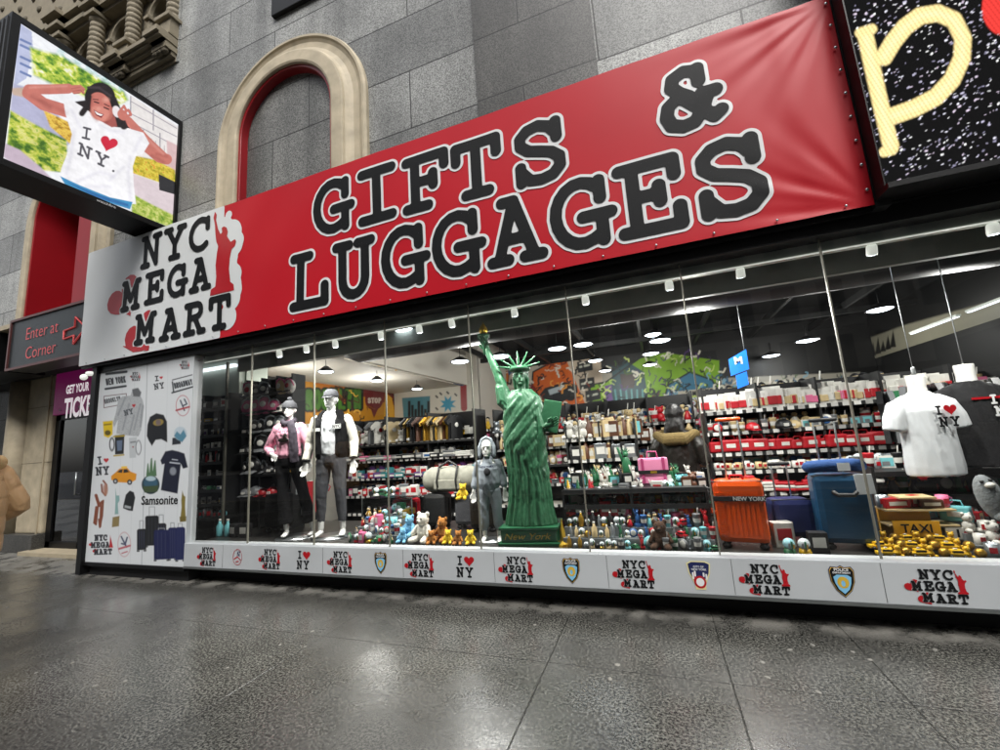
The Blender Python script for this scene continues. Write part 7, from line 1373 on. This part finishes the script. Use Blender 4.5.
TB_ = MB().box(-.6, .6, -.03, .03, 0, .03, 'rail_white').box(-.58, .58, -.022, .022, -.012, 0, 'tube_glow').build('tube_lamp'); tl = [(4.3, 8.4, 2.78, 'farthest tube lamp along the right wall'), (4.35, 7.1, 2.8, 'second farthest tube lamp along the right wall'), (4.35, 5.8, 2.85, 'tube lamp right of the t-shirt torso, upper'), (3.7, 5.4, 2.5, 'tube lamp right of the black torso, lower')]
for k, (x, y, z, lb) in enumerate(tl): o = TB_ if k == 0 else dup(TB_, (0, 0, 0)); o.location = (x, y, z); o.rotation_euler = (0, 0, R(90)); tag(o, 'long white '+lb, 'tube lamp', 'tube lamps')
TR = empty('track_spotlight', (0, 0, 0), 's', 'spotlight')
MB().lathe([(.026, .0), (.034, -.015), (.036, -.07), (.032, -.085)], (0, 0, 0), 14, 'can_white').build('can', None, TR); MB().lathe([(.0, -.087), (.026, -.086)], (0, 0, 0), 14, 'bulb_cool').build('bulb', None, TR); MB().box(-.012, .012, -.012, .012, 0, .035, 'rail_white').build('mount', None, TR)
cans = [285, 312, 340, 385, 423, 455, 516, 586, 668, 738, 865, 983]
whr = ['above the cap rack', 'above the pink sweater mannequin', 'above the varsity jacket mannequin', 'above the left glass case', 'above the teddy bears', 'left of the torch', 'right of the torch', 'with the warm bulb right of the statue', 'above the shopper', 'above the orange suitcase', 'above the white t-shirt torso', 'above the black torso']
xs_ = [-4.34, -3.9, -3.46, -2.81, -2.31, -1.91, -1.2, -.48, .27, .84, 1.75, 2.46]
for k, x in enumerate(xs_):
    o = TR if k == 0 else dup(TR, (0, 0, 0)); o.location = (x, 3.91, 2.765); o['label'] = 'small white track spotlight '+whr[k]; o['group'] = 'track spotlights along the window'; o.rotation_euler = (R(random.uniform(5, 20)), 0, 0)
    if k == 7: o.children[1].data = o.children[1].data.copy() if 0 else o.children[1].data
    if 1:
        ld = bpy.data.lights.new('spot_beam', 'SPOT'); ld.energy = 62; ld.spot_size = R(125); ld.spot_blend = .8; ld.shadow_soft_size = .04; ld.color = (1, .97, .92); lo = bpy.data.objects.new('spot_beam', ld); COL.objects.link(lo); lo.location = (x, 3.86, 2.66); lo.rotation_euler = (R(14), 0, 0)
MB().box(-4.6, 5, 3.902, 3.922, 2.80, 2.82, 'rail_white').build('track_rail'); tag(bpy.data.objects['track_rail'], 'white track rail carrying the window spotlights', 'track rail')
for (x, y, z, e) in ((-5.4, 7.2, 2.6, 22), (-2.4, 5.6, 2.75, 60), (.6, 5.3, 2.75, 80), (3.2, 5.6, 2.75, 55), (-.6, 9.4, 3.0, 70), (3.4, 9.8, 3.0, 40), (-5.5, 5.4, 2.5, 14)):
    ld = bpy.data.lights.new('lamp_light', 'POINT'); ld.energy = e; ld.shadow_soft_size = .18; ld.color = (1, .98, .94); lo = bpy.data.objects.new('lamp_light', ld); COL.objects.link(lo); lo.location = (x, y, z-.1)

# ================================================================ across the street (seen in the glass and the wet stone)
def facade_mat():
    m, nt, b = new_mat('window_facade'); L = nt.links.new; tc = N(nt, 'ShaderNodeTexCoord'); mp = N(nt, 'ShaderNodeMapping'); mp.inputs['Rotation'].default_value = (R(90), 0, 0); L(tc.outputs['Object'], mp.inputs[0])
    br = N(nt, 'ShaderNodeTexBrick', Scale=1.0); br.offset = 0.; br.inputs['Mortar Size'].default_value = .55; br.inputs['Mortar Smooth'].default_value = .02; br.inputs['Brick Width'].default_value = 2.4; br.inputs['Row Height'].default_value = 3.4
    br.inputs['Color1'].default_value = (.02, .022, .026, 1); br.inputs['Color2'].default_value = (.035, .04, .045, 1); br.inputs['Mortar'].default_value = (.27, .25, .22, 1); L(mp.outputs[0], br.inputs['Vector']); L(br.outputs['Color'], b.inputs['Base Color']); b.inputs['Roughness'].default_value = .6
facade_mat()
for k, (x0, x1, h, lb) in enumerate(((-62, -34, 30, 'distant dark office block across the street, left one'), (-33, -9, 24, 'stone building across the street reflected in the glass, middle'), (-8.6, 16, 27, 'tall stone building across the street reflected in the right panes'), (20, 60, 26, 'far right stone building across the street'))):
    t = empty('street_building', ((x0+x1)/2, -24, 0), lb, 'building'); adopt(MB().box(x0, x1, -36, -22, -.1, h, 'window_facade').build('wall'), t); adopt(MB().box(x0-.4, x1+.4, -36.4, -21.5, h, h+1, 'limestone').build('cornice'), t); adopt(MB().box(x0+1, x1-1, -22, -21.8, .3, 4.2, 'black_metal').build('shop_front'), t)

# ================================================================ light
W = bpy.data.worlds.new('World'); S.world = W; W.use_nodes = True; nt = W.node_tree
sky = nt.nodes.new('ShaderNodeTexSky'); sky.sky_type = 'NISHITA'; sky.sun_disc = False; sky.sun_elevation = R(52); sky.sun_rotation = R(150); sky.air_density = 1.; sky.dust_density = 3.5; sky.ozone_density = 1.
hs = nt.nodes.new('ShaderNodeHueSaturation'); hs.inputs['Saturation'].default_value = .25; nt.links.new(sky.outputs[0], hs.inputs['Color'])
bg = nt.nodes['Background']; nt.links.new(hs.outputs[0], bg.inputs[0]); bg.inputs[1].default_value = .15
sl = bpy.data.lights.new('sun', 'SUN'); sl.energy = 1.4; sl.angle = R(30); sl.color = (1, .98, .95); so = bpy.data.objects.new('sun', sl); COL.objects.link(so); so.location = (0, -10, 30)
az = R(150); el = R(52); d = Vector((math.sin(az)*math.cos(el), math.cos(az)*math.cos(el), math.sin(el))); so.rotation_euler = d.to_track_quat('Z', 'Y').to_euler()
vs_ = S.view_settings; vs_.view_transform = 'Standard'; vs_.look = 'None'; vs_.exposure = EXPO; vs_.gamma = 1; vs_.use_curve_mapping = False
S.render.engine = 'CYCLES'; cy = S.cycles; cy.use_denoising = True; cy.max_bounces = 10; cy.transparent_max_bounces = 16; cy.diffuse_bounces = 3; cy.glossy_bounces = 4; cy.sample_clamp_indirect = 6; cy.caustics_reflective = False; cy.caustics_refractive = False; cy.use_adaptive_sampling = True; cy.adaptive_threshold = .015
try: cy.use_light_tree = True
except Exception: pass
